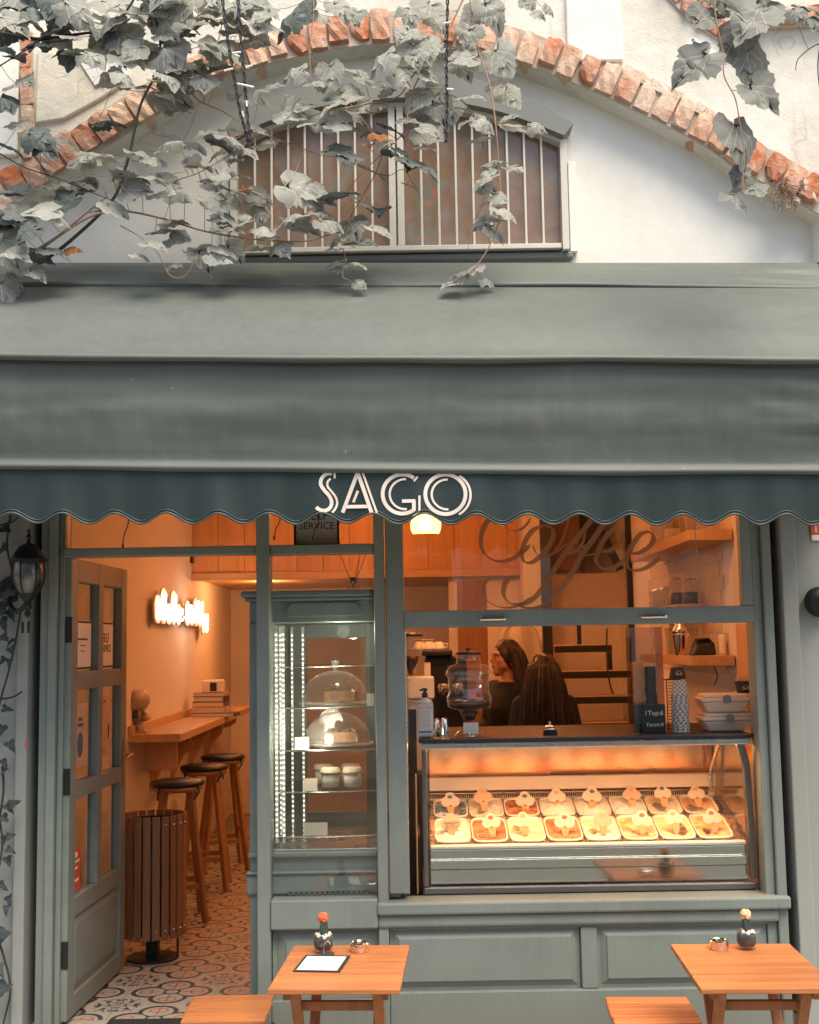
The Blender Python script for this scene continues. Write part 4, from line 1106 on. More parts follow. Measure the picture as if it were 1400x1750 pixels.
bx('top_slab', M['black'], GX0-.012, GX1+.006, GY0-.02, GY1+.02, gz1-.016, gz1, gc, bevel=.004)
bx('top_rail', M['steel'], GX0, GX1, GY0-.008, GY0+.03, gz1-.045, gz1-.017, gc, bevel=.005)
bx('stile', M['caseframe'], GX0, GX0+.022, GY0, GY0+.035, gz0+.0305, gz1-.0455, gc, bevel=.006)
MB().prism([(GX1-.026, gz0+.0455), (GX1, gz0+.0455), (GX1, gz0+.25), (GX1-.01, gz1-.12), (GX1-.03, gz1-.0455), (GX1-.062, gz1-.0455), (GX1-.036, gz1-.15), (GX1-.026, gz0+.25)], GY0, GY0+.035, 'y').build('stile', M['caseframe'], gc, bevel=.004)
# front lower panel: brushed steel strips
zf = P(1000, 1441, .14).z
bx('front_panel', M['frontsteel'], GX0+.03, GX1-.026, GY0+.045, GY0+.055, gz0+.031, zf-.10, gc)
bx('front_panel', M['frontsteel'], GX0+.03, GX1-.026, GY0+.036, GY0+.055, zf-.098, zf-.060, gc)
bx('front_panel', M['frontsteel'], GX0+.03, GX1-.026, GY0+.046, GY0+.055, zf-.058, zf-.018, gc)
bx('front_lip', M['enamel'], GX0+.03, GX1-.03, GY0+.040, GY0+.085, zf-.016, zf, gc, bevel=.005)
bx('front_glass', M['pane'], GX0+.026, GX1-.026, GY0+.020, GY0+.025, gz0+.042, gz1-.04, gc, bevel=0)
zrr = P(1000, 1362, .62).z; YR = .64
# sloping well
m = MB(); m.add([(GX0+.03, GY0+.086, zf-.012), (GX1-.03, GY0+.086, zf-.012), (GX1-.03, YR, zrr-.004), (GX0+.03, YR, zrr-.004), (GX0+.03, GY0+.086, zf-.13), (GX1-.03, GY0+.086, zf-.13), (GX1-.03, YR, zrr-.13), (GX0+.03, YR, zrr-.13)],
    [(0, 1, 2, 3), (4, 7, 6, 5), (0, 4, 5, 1), (1, 5, 6, 2), (2, 6, 7, 3), (3, 7, 4, 0)]); m.build('well', M['steel'], gc)
zb1, zb2 = P(1000, 1347, YR).z, P(1000, 1324, YR).z
bx('rear_band', M['enamel'], GX0+.03, GX1-.03, YR-.03, YR, zb1, zb2, gc, bevel=.006)
bx('rear_rail', M['mirror'], GX0+.03, GX1-.05, YR-.012, YR-.002, zrr+.02, zb1-.012, gc, bevel=.003)
m = MB()
for k in range(150):
    x = GX0+.04+(GX1-GX0-.1)*k/150
    m.box(x, x+.004, YR-.0005, YR+.004, zrr+.001, zrr+.016); m.box(x, x+.004, YR-.0005, YR+.004, zb1-.010, zb1-.002)
m.build('air_slot', M['dark'], gc, kind='stuff')
bx('rear_wall', M['enamel'], GX0+.03, GX1-.03, YR+.004, YR+.012, zrr-.02, zb1-.0005, gc)
# rear sliding doors of mirror glass, leaning in
xm = P(930, 1300, YR).x
for x0, x1, dy in ((GX0+.03, xm+.03, .0), (xm-.02, GX1-.03, .014)):
    MB().add([(x0, YR+dy+.004, zb2), (x1, YR+dy+.004, zb2), (x1, YR+dy-.045, gz1-.018), (x0, YR+dy-.045, gz1-.018), (x0, YR+dy+.010, zb2), (x1, YR+dy+.010, zb2), (x1, YR+dy-.039, gz1-.018), (x0, YR+dy-.039, gz1-.018)],
        [(0, 1, 2, 3), (4, 7, 6, 5), (0, 4, 5, 1), (1, 5, 6, 2), (2, 6, 7, 3), (3, 7, 4, 0)]).build('sliding_door', M['mirror'], gc)
for x in (GX0+.031, GX1-.034): bx('side_glass', M['acrylic'], x, x+.003, GY0+.036, YR-.03, zf, gz1-.018, gc, bevel=0)
for x in (GX1-.06,):
    MB().tube([(x, YR-.05, zrr+.02), (x, YR-.05, zb2+.01), (x+.02, YR-.20, gz1-.03)], .009, 6).build('bracket', M['steel'], gc)
M['caselight'] = emit('case_led', (1.0, .52, .22), 6)
bx('light_strip', M['caselight'], GX0+.06, GX1-.08, GY0+.036, GY0+.056, gz1-.030, gz1-.020, gc, bevel=0)
for xx in (.38, 1.08):
    l = bpy.data.lights.new('case_area', 'AREA'); l.shape = 'RECTANGLE'; l.size = .62; l.size_y = .05; l.energy = 2.4; l.color = (1.0, .42, .145)
    o = bpy.data.objects.new('case_area', l); C.objects.link(o); o.location = Vector((xx, GY0+.08, gz1-.034))-wl(gc); o.parent = gc; o.rotation_euler = (math.radians(-22), 0, 0)
# tubs of gelato
def flav(name, c1, c2, s): return pm(name, c1, .5, var=.0, spec=.4) if False else two(name, c1, c2, s)
def two(name, c1, c2, s, thr=.5):
    m, nt, b = new_mat(name); v = coords(nt, 'World'); n = noise_tex(nt, v, s, 5, .6, 1.2)
    nt.links.new(ramp(nt, n, [(thr-.08, c1), (thr+.08, c2)]), b.inputs['Base Color']); b.inputs['Roughness'].default_value = .5
    b.inputs['Subsurface Weight'].default_value = .0
    bump(nt, b, noise_tex(nt, v, 45, 4, .6), .5, .006); return m
cre, whi, bro, pea, blu, cho = (.78, .60, .38), (.82, .78, .72), (.32, .11, .04), (.74, .34, .14), (.10, .16, .22), (.20, .07, .03)
FL = [[('milky white meringue', two('fl_a', whi, (.82, .72, .6), 20)), ('caramel brown', two('fl_b', bro, (.55, .26, .12), 25)), ('cream coloured', two('fl_c', cre, whi, 18)), ('chestnut brown', two('fl_d', bro, (.62, .30, .14), 25)),
       ('snow white', two('fl_e', whi, cre, 12)), ('peach', two('fl_f', pea, cre, 15)), ('vanilla with nut bits', two('fl_g', cre, bro, 30, .62)), ('pale apricot', two('fl_h', pea, (.84, .58, .34), 14))],
      [('dark cookie speckled', two('fl_i', whi, blu, 22, .46)), ('plain white', two('fl_j', whi, cre, 10)), ('hazelnut brown', two('fl_k', (.60, .28, .12), bro, 30)), ('bright white', two('fl_l', whi, whi, 10)),
       ('white with brown flakes', two('fl_m', whi, cho, 30, .66)), ('bluish white', two('fl_n', (.58, .66, .70), whi, 16)), ('ivory', two('fl_o', cre, whi, 12)), ('golden peach', two('fl_p', pea, cre, 24))]]
ords = ['first', 'second', 'third', 'fourth', 'fifth', 'sixth', 'seventh', 'eighth']
M['tagtan'] = pm('tan_flavour_card', (.52, .38, .27), .6, var=.03); M['tagpaper'] = pm('flavour_card', (.58, .53, .45), .6, var=.03); M['cone'] = two('printed_cone', (.62, .36, .16), (.50, .26, .10), 90)
def cloud(cx, cz, s):
    cs = [(0, .034, .026), (-.022, .008, .027), (.022, .008, .027)]
    q = []
    for k in range(36):
        t = 2*PI*k/36; dx, dz = math.cos(t), math.sin(t); best = .012
        for a, b2, r_ in cs:
            b2 -= .014; pr = a*dx+b2*dz; disc = r_*r_-(a*a+b2*b2-pr*pr)
            if disc > 0: best = max(best, pr+math.sqrt(disc))
        q.append((cx+dx*best*s, cz+(dz*best+.014)*s))
    return q
wx0_, wx1_ = GX0+.050, GX1-.055
for row in range(2):
    for k in range(8):
        pitch = (wx1_-wx0_)/8; cx = wx0_+(k+.5)*pitch
        ya, yb = (GY0+.10, GY0+.335) if row == 0 else (GY0+.345, YR-.02)
        zs = lambda y: zf-.010+(zrr-zf+.006)*(y-GY0-.086)/(YR-GY0-.086)
        nm, fm = FL[row][k]
        r = empty('gelato_tub', (cx, (ya+yb)/2, zs((ya+yb)/2)), '%s gelato tub from the left in the %s row, %s' % (ords[k], ['front', 'rear'][row], nm), 'gelato tub', 'gelato tubs in the display case')
        hw = pitch*.485
        def rr_(t, k2, ins): # rounded rect
            return None
        rim = []
        for t in range(28):
            a = 2*PI*t/28; c_, s_ = math.cos(a), math.sin(a)
            e = .38; rim.append((math.copysign(abs(c_)**e, c_), math.copysign(abs(s_)**e, s_)))
        m = MB(); L = len(rim); ym, yh = (ya+yb)/2, (yb-ya)/2
        lay = [(1.0, .010), (1.0, .014), (.93, .014), (.90, .0)]
        vs = []
        for sc2, dz in lay:
            for u, v2 in rim: vs.append((cx+u*hw*sc2, ym+v2*yh*sc2, zs(ym+v2*yh*sc2)+dz))
        m.add(vs, [(i*L+j, i*L+(j+1) % L, (i+1)*L+(j+1) % L, (i+1)*L+j) for i in range(len(lay)-1) for j in range(L)])
        m.build('tub', M['enamel'], r, smooth=True)
        lump = [.012, .006, .010, .006, .014, .008, .009, .007][(k+row*3) % 8]
        hill = .026 if (row, k) in ((0, 0), (1, 3), (1, 5), (1, 4)) else .004
        dents = [(rb.uniform(-.6, .6), rb.uniform(-.6, .5), rb.uniform(.22, .42), rb.uniform(.006, .020)) for _ in range(rb.choice((1, 2, 3)))]
        def gf(u, v2):
            a, b2 = u*2-1, v2*2-1
            x = cx+a*hw*.91; y = ym+b2*yh*.91
            ed = max(0, 1-max(abs(a), abs(b2))**4)
            dn = sum(dp*math.exp(-((a-da)**2+((b2-db)*.8)**2)/(dr_*dr_)) for da, db, dr_, dp in dents)
            return Vector((x, y, zs(y)+.006-ed*dn+ed*(hill*(1-.6*(a*a+b2*b2))+lump*noise.noise(Vector((x*38, y*38, k+row*9)))+lump*.6*noise.noise(Vector((x*85, y*85, k))))))
        MB().grid(gf, 14, 14).build('ice_cream', fm, r, smooth=True)
        # flavour card: a scooped cone cut out of card
        ty = ya+.045 if row == 0 else ya+.06; tx = cx+rb.uniform(-.012, .018); tz = zs(ty)+.014+rb.uniform(-.004, .006); s_ = rb.uniform(.80, .95)
        if row == 1 and k in (0, 2): tz -= .018
        Mt = Matrix.Translation((tx, ty, tz)) @ Matrix.Rotation(math.radians(-27), 4, 'X') @ Matrix.Rotation(rb.uniform(-.12, .12), 4, 'Y')
        mm = MB().prism(cloud(0, .052, s_), -.0012, .0012, 'y'); mm.v = [Mt @ v for v in mm.v]; tg = mm.build('flavour_card', M['tagpaper'] if (k*3+row) % 4 else M['tagtan'], r)
        mm = MB().prism([(-.019, .036), (.019, .036), (.010, -.004), (-.010, -.004)], -.0020, .0006, 'y'); mm.v = [Mt @ v for v in mm.v]; mm.build('printed_cone', M['cone'], tg)
        if (row, k) == (0, 0):
            for txt_, zz in (('MANGA', .060), ('SUTLU', .044)):
                me = text_mesh(txt_, .019, shear=.3); setmat(me, M['ink']); me.materials.clear(); setmat(me, M['ink'])
                o = bpy.data.objects.new('lettering', me); C.objects.link(o); o.parent = tg; o.matrix_world = Mt @ Matrix.Translation((0, -.002, zz)) @ Matrix.Rotation(PI/2, 4, 'X')
                o.matrix_local = Matrix.Translation(-wl(tg)) @ (Mt @ Matrix.Translation((0, -.002, zz)) @ Matrix.Rotation(PI/2, 4, 'X'))
        else:
            mm = MB().prism(ell2(0, .082, .012, .008) if False else [(.012*math.cos(t), .082+.009*math.sin(t)) for t in [2*PI*j/12 for j in range(12)]], -.0020, -.0010, 'y'); mm.v = [Mt @ v for v in mm.v]
            mm.build('print', [M['cone'], M['blueprint'], M['red'], M['cone']][(k*2+row) % 4], tg)
# copper edged panel and dark strip painted as gap shade between case and jamb
bx('cover_strip', M['brass'], .004, .012, .10, .13, .495, .495+.50, label='tall brass strip standing left of the gelato case', cat='strip')
bx('board', M['black'], .014, .022, .12, .40, .495, .495+.24, label='thin black strip painting the shade of the gap beside the brass strip', cat='board')

# ------------------------------------------------------------------ things standing on the case
ZT2 = gz1+.0005
def on(px, Y): return P(px, 1240, Y).x
# soap bottle
x, Y = on(727, .16), .16; z = ZT2
r = empty('soap_bottle', (x, Y, z), 'clear pump bottle with printed label at the left end of the counter', 'bottle')
M['milky'] = pm('milky_plastic', (.62, .60, .55), .3, var=.04)
MB().box(x-.036, x+.036, Y-.022, Y+.022, z, z+.155).build('bottle', M['milky'], r, bevel=.016, seg=4)
MB().lathe([(.036, z+.148), (.028, z+.160), (.014, z+.168), (.014, z+.172)], 20, (x, Y, 0)).build('shoulder', M['milky'], r, smooth=True)
m = MB().lathe([(.013, z+.172), (.013, z+.190), (.008, z+.192), (.006, z+.205)], 14, (x, Y, 0)); m.tube([(x+.012, Y, z+.205), (x-.004, Y, z+.208), (x-.022, Y-.004, z+.203)], [.006, .006, .004], 7); m.build('pump', M['black'], r, auto=40)
text('lettering', 'RENTES', .017, (x, Y-.0227, z+.128), M['red'], r, extrude=.0003)
for k in range(7): bx('print', M['ceram'], x-.026, x+.026-.004*(k % 3), Y-.0228, Y-.0222, z+.110-k*.010, z+.113-k*.010, r, bevel=0)
bx('print', M['blueprint'], x-.027, x+.027, Y-.0228, Y-.0222, z+.022, z+.029, r, bevel=0)
# glass beverage dispenser
x, Y = on(803, .28), .28
r = empty('drinks_dispenser', (x, Y, z), 'ribbed glass drinks dispenser with dark lid on the counter', 'dispenser')
k_ = SCL(Y); zz = lambda py: P(803, py, Y).z
prof = [(8, 1215), (20, 1213), (36, 1208), (38, 1196), (38, 1190), (34, 1184), (35, 1165), (35, 1158), (39, 1152), (38, 1146), (33, 1138), (21, 1134), (20, 1126), (20, 1118)]
MB().lathe([(a*k_, zz(b2)) for a, b2 in prof], 40, (x, Y, 0), cap=False).build('vessel', M['vessel'], r, smooth=True)
M['coffee'] = pm('dark_syrup', (.05, .018, .008), .15, var=.1)
MB().lathe([(8*k_, zz(1214)), (35*k_, zz(1207)), (37*k_, zz(1197)), (1*k_, zz(1196.8))], 32, (x, Y, 0)).build('drink', M['coffee'], r, smooth=True)
MB().lathe([(22*k_, zz(1119)), (22*k_, zz(1115)), (8*k_, zz(1113)), (4*k_, zz(1111)), (5*k_, zz(1108)), (1*k_, zz(1107))], 28, (x, Y, 0)).build('lid', M['black'], r, smooth=True)
for b2 in (1184, 1152, 1138): MB().lathe([(35.5*k_ if b2 != 1152 else 39.6*k_, zz(b2)-.002), (36.5*k_ if b2 != 1152 else 40.2*k_, zz(b2)), (35.5*k_ if b2 != 1152 else 39.6*k_, zz(b2)+.002)], 40, (x, Y, 0), cap=False).build('rib', M['acrylic'], r, smooth=True)
MB().lathe([(17*k_, zz(1214)), (9*k_, zz(1232)), (7*k_, zz(1236)), (9*k_, zz(1241)), (24*k_, z+.006), (25*k_, z)], 28, (x, Y, 0), cap=False).build('stand', M['vessel'], r, smooth=True)
MB().lathe([(16*k_, zz(1216)), (8*k_, zz(1231)), (1*k_, zz(1232))], 24, (x, Y, 0)).build('funnel_drink', M['coffee'], r, smooth=True)
MB().tube([(x-.01, Y-.05, zz(1198)), (x-.01, Y-.085, zz(1198))], .010, 8).build('tap', M['chrome'], r)
bx('price_card', M['kraft'], on(792, .17), on(818, .17), .168, .170, z+.012, z+.060, label='small price card in a clip below the drinks dispenser', cat='price card')
m = MB()
for s in (-.009, .009): m.ball((on(805, .165)+s, .165, z+.014), .009, 8, 6)
m.lathe([(.025, z), (.022, z+.005), (.006, z+.008)], 16, (on(805, .165), .166, 0)); m.build('card_clip', M['chrome'], label='small chrome ball clip holding the price card', cat='clip', kind=None, smooth=True)
# shakers and small glass
for i, (px, Y, h, rad, lb) in enumerate([(748, .34, .062, .014, 'left steel shaker beside the soap bottle'), (760, .30, .068, .015, 'right steel shaker beside the drinks dispenser')]):
    x = on(px, Y); MB().lathe([(rad, z), (rad, z+h), (rad*.8, z+h+.006), (.002, z+h+.008)], 16, (x, Y, 0)).build('shaker', M['chrome'], smooth=False, auto=40, label=lb, cat='shaker', group='steel shakers on the counter')
x, Y = on(764, .17), .17
r = empty('cruet', (x, Y, z), 'tiny glass cruet in front of the steel shakers', 'cruet')
MB().lathe([(.012, z), (.014, z+.004), (.014, z+.022), (.017, z+.034), (.010, z+.046), (.006, z+.052), (.008, z+.060)], 16, (x, Y, 0)).build('body', M['vessel'], r, smooth=True)
x, Y = on(748, .24), .24; MB().lathe([(.012, z), (.018, z+.034), (.016, z+.034), (.011, z+.003)], 18, (x, Y, 0)).build('patterned_cup', two('zigzag_print', (.05, .05, .05), (.6, .55, .48), 70), label='small patterned cup behind the glass cruet', cat='cup', smooth=True)
# service bell
x, Y = on(940, .20), .20
r = empty('service_bell', (x, Y, z), 'chrome service bell on a black base in the middle of the counter', 'bell')
MB().lathe([(.030, z), (.031, z+.014), (.024, z+.016)], 24, (x, Y, 0)).build('base', M['black'], r, auto=40)
MB().lathe([(.031, z+.018), (.028, z+.030), (.018, z+.040), (.005, z+.044), (.005, z+.050), (.007, z+.053), (.001, z+.058)], 24, (x, Y, 0)).build('dome', M['chrome'], r, smooth=True)
# acrylic cone box with cones and a dark bag, chalk sign
x0, x1, Y = on(1084, .24), on(1137, .24), .24; zt = P(1100, 1072, Y).z
r = empty('acrylic_box', ((x0+x1)/2, Y+.07, z), 'tall clear acrylic box holding cones and dark bags', 'acrylic box')
for nme, a in (('front_wall', (x0, x1, Y, Y+.003)), ('back_wall', (x0, x1, Y+.14, Y+.143)), ('side_wall', (x0, x0+.003, Y+.0035, Y+.1395)), ('side_wall', (x1-.003, x1, Y+.0035, Y+.1395))): bx(nme, M['acrylic'], *a, z, zt, r, bevel=0)
m = MB()
for a in (x0, x1):
    m.bar((a, Y, z), (a, Y, zt), .004, .004)
m.build('edge', M['amber'], r)
M['wafer'] = two('wafer_cone', (.62, .36, .16), (.50, .26, .10), 120)
q = (x0+.035, Y+.06)
st_ = empty('cone_stack', (q[0], q[1], z), 'stack of wafer cones inside the acrylic box', 'cone stack')
m = 0
for k in range(7):
    zc_ = z+.14+k*.028; MB().lathe([(.006, zc_-.10), (.030, zc_), (.0275, zc_), (.005, zc_-.095)], 14, (q[0], q[1], 0)).build('wafer_cone', M['wafer'], st_, smooth=True)
MB().lathe([(.001, z+.001), (.03, z+.002), (.034, z+.05), (.033, z+.12), (.02, z+.14)], 12, (q[0], q[1], 0)).build('paper_sleeve', two('dark_floral', (.08, .10, .11), (.22, .22, .2), 40), label='dark patterned paper sleeve under the wafer cones', cat='sleeve', smooth=True)
mm = MB()
def bagf(u, v2):
    a = u*2*PI; w_ = .030+.010*noise.noise(Vector((math.cos(a)*2, math.sin(a)*2, v2*7)))
    return Vector((x1-.045+w_*math.cos(a)*(1-.2*v2), Y+.065+w_*.8*math.sin(a), z+.002+v2*.285))
mm.grid(bagf, 16, 24).build('dark_bag', pm('black_bag', (.03, .04, .045), .4, var=.3, scale=20), label='crumpled black bag standing in the acrylic box', cat='bag', smooth=True)
xs0, xs1 = on(1098, .2), on(1138, .2)
r = empty('chalk_sign', ((xs0+xs1)/2, .2, z), 'small black chalk sign with handwritten prices', 'sign')
bx('board', M['black'], xs0, xs1, .196, .204, z, z+.125, r); M['chalk'] = pm('chalk', (.62, .58, .52), .9, var=.15, scale=80)
text('lettering', '1Top:6', .029, ((xs0+xs1)/2, .1953, z+.086), M['chalk'], r, shear=.05, extrude=.0004); text('lettering', 'Yarım:4', .025, ((xs0+xs1)/2+.002, .1953, z+.036), M['chalk'], r, shear=.05, extrude=.0004)
# stack of checked paper cups and rack
m, nt, b = new_mat('checked_paper')
tc = nt.nodes.new('ShaderNodeTexCoord'); sp = nt.nodes.new('ShaderNodeSeparateXYZ'); nt.links.new(tc.outputs['Object'], sp.inputs[0])
th = X(nt, sp.outputs[1]).atan2(X(nt, sp.outputs[0]))*(20/(2*PI)); zz_ = X(nt, sp.outputs[2])*110.0
ck = (th+100.0).mod(2.0).lt(1.0); ck2 = (zz_+100.0).mod(2.0).lt(1.0); xo = (ck-ck2).abs()
nt.links.new(mixcol(nt, xo, (.62, .58, .50), (.24, .20, .17)), b.inputs['Base Color']); b.inputs['Roughness'].default_value = .6; M['check'] = m
x, Y = on(1164, .22), .22
cup = MB().lathe([(.002, 0), (.038, 0), (.040, .004), (.050, .058), (.053, .060), (.051, .064), (.047, .060), (.037, .006), (.002, .005)], 28).mesh('paper_cup', M['check'], smooth=True)
# cups stand upside up, nested: each rim shows
NCUP = 14
for k in range(NCUP):
    o = bpy.data.objects.new('paper_cup', cup); C.objects.link(o); o.location = (x+rb.uniform(-.001, .001), Y, z+.064+k*.0125); o.rotation_euler = (PI, 0, rb.uniform(0, 6)); o.scale = (.74, .74, 1)
    nth = ['lowest', 'second lowest', 'third lowest', 'fourth lowest', 'fifth lowest', 'sixth lowest', 'seventh lowest', 'seventh from the top', 'sixth from the top', 'fifth from the top', 'fourth from the top', 'third from the top', 'second from the top', 'topmost'][k]
    tag(o, '%s checked paper cup of the tall upturned stack' % nth, 'paper cup', 'checked paper cups stacked on the counter')
bcup = MB().lathe([(.002, 0), (.030, 0), (.032, .003), (.041, .052), (.043, .054), (.041, .056), (.038, .052), (.029, .004)], 28)
M['blackcup'] = pm('black_card_cup', (.016, .019, .021), .5, var=.2)
def black_cup(px, py, Y, label, flip=False, s=1.0, mat=None, name='black_cup', lid=False, base=None, mark=True):
    zc_ = base if base is not None else P(px, py, Y).z; x = P(px, py, Y).x
    r = empty(name, (x, Y, zc_), label, 'paper cup')
    q = MB(); q.v = [Vector((v.x*s, v.y*s, ((.056-v.z) if flip else v.z)*s)) + Vector((x, Y, zc_)) for v in bcup.v]; q.f = list(bcup.f)
    if mat is M['check']:
        q.v = [v-Vector((x, Y, zc_)) for v in q.v]; o = q.build('cup', mat, None, smooth=True); o.parent = r
    else: q.build('cup', mat or M['blackcup'], r, smooth=True)
    if mark:
        w_ = MB(); f_ = Y-.0395*s
        for cx_, cz_, rr2 in ((0, .030, .010), (-.010, .024, .006), (.010, .024, .006)):
            w_.tube([(x+(cx_+rr2*math.cos(t))*s, f_-.0005, zc_+(cz_+rr2*math.sin(t))*s) for t in [2*PI*j/12 for j in range(13)]], .0008, 4)
        w_.build('emblem', M['chalk'], r)
    if lid: MB().lathe([(.044*s, zc_+.056*s), (.043*s, zc_+.062*s), (.034*s, zc_+.075*s), (.008, zc_+.078*s)], 24, (x, Y, 0), cap=False).build('lid', M['vessel'], r, smooth=True)
    return r
# wire rack with the upturned black cup
xr = on(1148, .30)
r = empty('wire_rack', (xr, .31, z), 'black wire rack beside the stack of checked cups', 'rack')
for k in range(16): MB().tube([(xr-.022, .27, z+.012+k*.0135), (xr+.018, .27, z+.012+k*.0135)], .0016, 5).build('wire', M['blackmetal'], r)
for dx in (-.022, .018): MB().tube([(xr+dx, .27, z), (xr+dx, .27, z+.225)], .0022, 6).build('upright', M['blackmetal'], r)
bx('top_plate', M['black'], xr-.026, xr+.042, .262, .345, z+.2255, z+.230, r)
black_cup(1158, 1160, .305, 'upturned black paper cup with white emblem on the wire rack', True, .92, base=z+.2305)
# takeaway bowls
M['pulp'] = pm('sugarcane_pulp', (.70, .52, .36), .8, var=.05, scale=25, bumpy=.2, bscale=200)
M['seal'] = pm('grey_seal', (.20, .20, .18), .7, var=.1)
def takeaway(px, base, Y, lb, s=1.0):
    x = P(px, 1220, Y).x; r = empty('takeaway_box', (x, Y, base), lb, 'takeaway box', 'pale takeaway boxes stacked on the counter')
    def trap(wb, wt, db, dt, z0, z1):
        return ([(x-wb, Y-db, z0), (x+wb, Y-db, z0), (x+wb, Y+db, z0), (x-wb, Y+db, z0), (x-wt, Y-dt, z1), (x+wt, Y-dt, z1), (x+wt, Y+dt, z1), (x-wt, Y+dt, z1)], [(0, 3, 2, 1), (4, 5, 6, 7), (0, 1, 5, 4), (1, 2, 6, 5), (2, 3, 7, 6), (3, 0, 4, 7)])
    MB().add(*trap(.086*s, .112*s, .055, .075, base, base+.048)).build('bowl', M['pulp'], r, bevel=.010, seg=3)
    MB().add(*trap(.118*s, .116*s, .080, .079, base+.0485, base+.066)).build('rim', M['pulp'], r, bevel=.006)
    MB().add(*trap(.108*s, .098*s, .072, .064, base+.0662, base+.082)).build('lid', M['pulp'], r, bevel=.007, seg=3)
    yy = Y-.081; MB().prism([(x+.019*math.cos(t), base+.060+.019*math.sin(t)) for t in [2*PI*j/20 for j in range(20)]], yy-.001, yy+.0005, 'y').build('seal', M['seal'], r)
    return base+.0825
zt1 = takeaway(1240, z, .26, 'lower pale takeaway box with round grey seal', 1.03)
zt2 = takeaway(1236, zt1, .26, 'upper pale takeaway box with round grey seal', .93)
black_cup(1218, 0, .25, 'black lidded paper cup with white emblem on the takeaway boxes', base=zt2, lid=True, s=.93)
black_cup(1260, 0, .25, 'checked lidded paper cup on the takeaway boxes', base=zt2, lid=True, s=.93, mat=M['check'], name='checked_cup', mark=False)

# ------------------------------------------------------------------ right wall: lining, tiles, shelves and what they hold
wr = bpy.data.objects['wall_right']
bx('timber_lining', M['ply'], 1.500, 1.530, .13, .46, 1.0, 1.62, label='upright pine lining board inside the right end of the hatch', cat='board')
twm = pm('glazed_wall_tile', (.70, .60, .50), .18, var=.04, objvar=.06)
wtm = MB().box(-.008, 0, -.0735, .0735, -.036, .036); me = wtm.mesh('wall_tile', twm)
for i in range(13):
    for j in range(11):
        y = 1.25+i*.15+(.075 if j % 2 else 0); zz2 = 1.40+j*.0745
        inst('wall_tile', me, (XR, y, zz2), parent=wr)
def wshelf(px_in, py, y0, y1, dep, th, lb):
    zt_ = P(px_in, py, y0).z; return bx('wall_shelf', M['oak'], XR-.009-dep, XR-.0085, y0, y1, zt_-th, zt_, label=lb, cat='shelf', group='oak shelves on the right wall'), zt_
_, zs1 = wshelf(1190, 905, .95, 2.6, .22, .055, 'highest oak shelf on the right wall')
_, zs2 = wshelf(1170, 1032, 1.50, 2.6, .18, .05, 'middle oak shelf on the right wall, with jars')
_, zs3 = wshelf(1195, 1121, 1.00, 2.4, .22, .05, 'lowest oak shelf on the right wall, with the card reader')
def jar(x, Y, z, h, rad, lb, lid='brass'):
    r = empty('glass_jar', (x, Y, z), lb, 'jar', 'glass jars and tumblers on the wall shelves')
    MB().lathe([(rad*.9, z), (rad, z+.004), (rad, z+h*.8), (rad*.75, z+h*.86), (rad*.75, z+h*.9)], 18, (x, Y, 0), cap=False).build('jar', M['vessel'], r, smooth=True)
    MB().lathe([(rad*.8, z+h*.9), (rad*.8, z+h*.95), (rad*.2, z+h*.97), (rad*.25, z+h), (.001, z+h*1.01)], 18, (x, Y, 0)).build('lid', M[lid], r, smooth=True)
    MB().lathe([(.001, z+.003), (rad*.9, z+.004), (rad*.9, z+h*.45), (.001, z+h*.46)], 14, (x, Y, 0)).build('filling', M['kraft'] if lid == 'brass' else M['coffee'], r, smooth=True)
def tumbler(x, Y, z, h, rad, lb):
    MB().lathe([(.001, z+.001), (rad*.8, z), (rad, z+h), (rad*.94, z+h), (rad*.74, z+.006)], 16, (x, Y, 0), cap=False).build('tumbler', M['vessel'], label=lb, cat='tumbler', group='glass jars and tumblers on the wall shelves', smooth=True)
jar(1.56, 1.62, zs2, .15, .045, 'nearest lidded glass jar on the middle oak shelf', 'steel'); jar(1.52, 1.78, zs2, .16, .045, 'second lidded glass jar on the middle oak shelf', 'steel')
for i, (y, nm_) in enumerate([(1.95, 'first'), (2.05, 'second'), (2.15, 'third'), (2.25, 'fourth'), (2.35, 'fifth'), (2.45, 'sixth')]): tumbler(1.52, y, zs2, .12, .034, '%s ribbed glass tumbler behind the jars on the middle shelf' % nm_)
M['snack'] = two('snack_filling', (.62, .28, .10), (.40, .15, .05), 60)
for i, (y, h, lb) in enumerate([(1.18, .12, 'nearest tall glass tumbler on the highest oak shelf'), (1.36, .14, 'second tall glass tumbler on the highest oak shelf')]): tumbler(1.50, y, zs1, h, .045, lb)
jar(1.50, 1.70, zs1, .16, .06, 'wide jar of golden biscuits on the highest oak shelf'); jar(1.50, 2.0, zs1, .17, .06, 'second jar of golden biscuits on the highest oak shelf')
bx('carton', M['kraft'], 1.46, 1.60, 2.2, 2.4, zs1+.0005, zs1+.20, label='pale carton at the far end of the highest shelf', cat='carton')
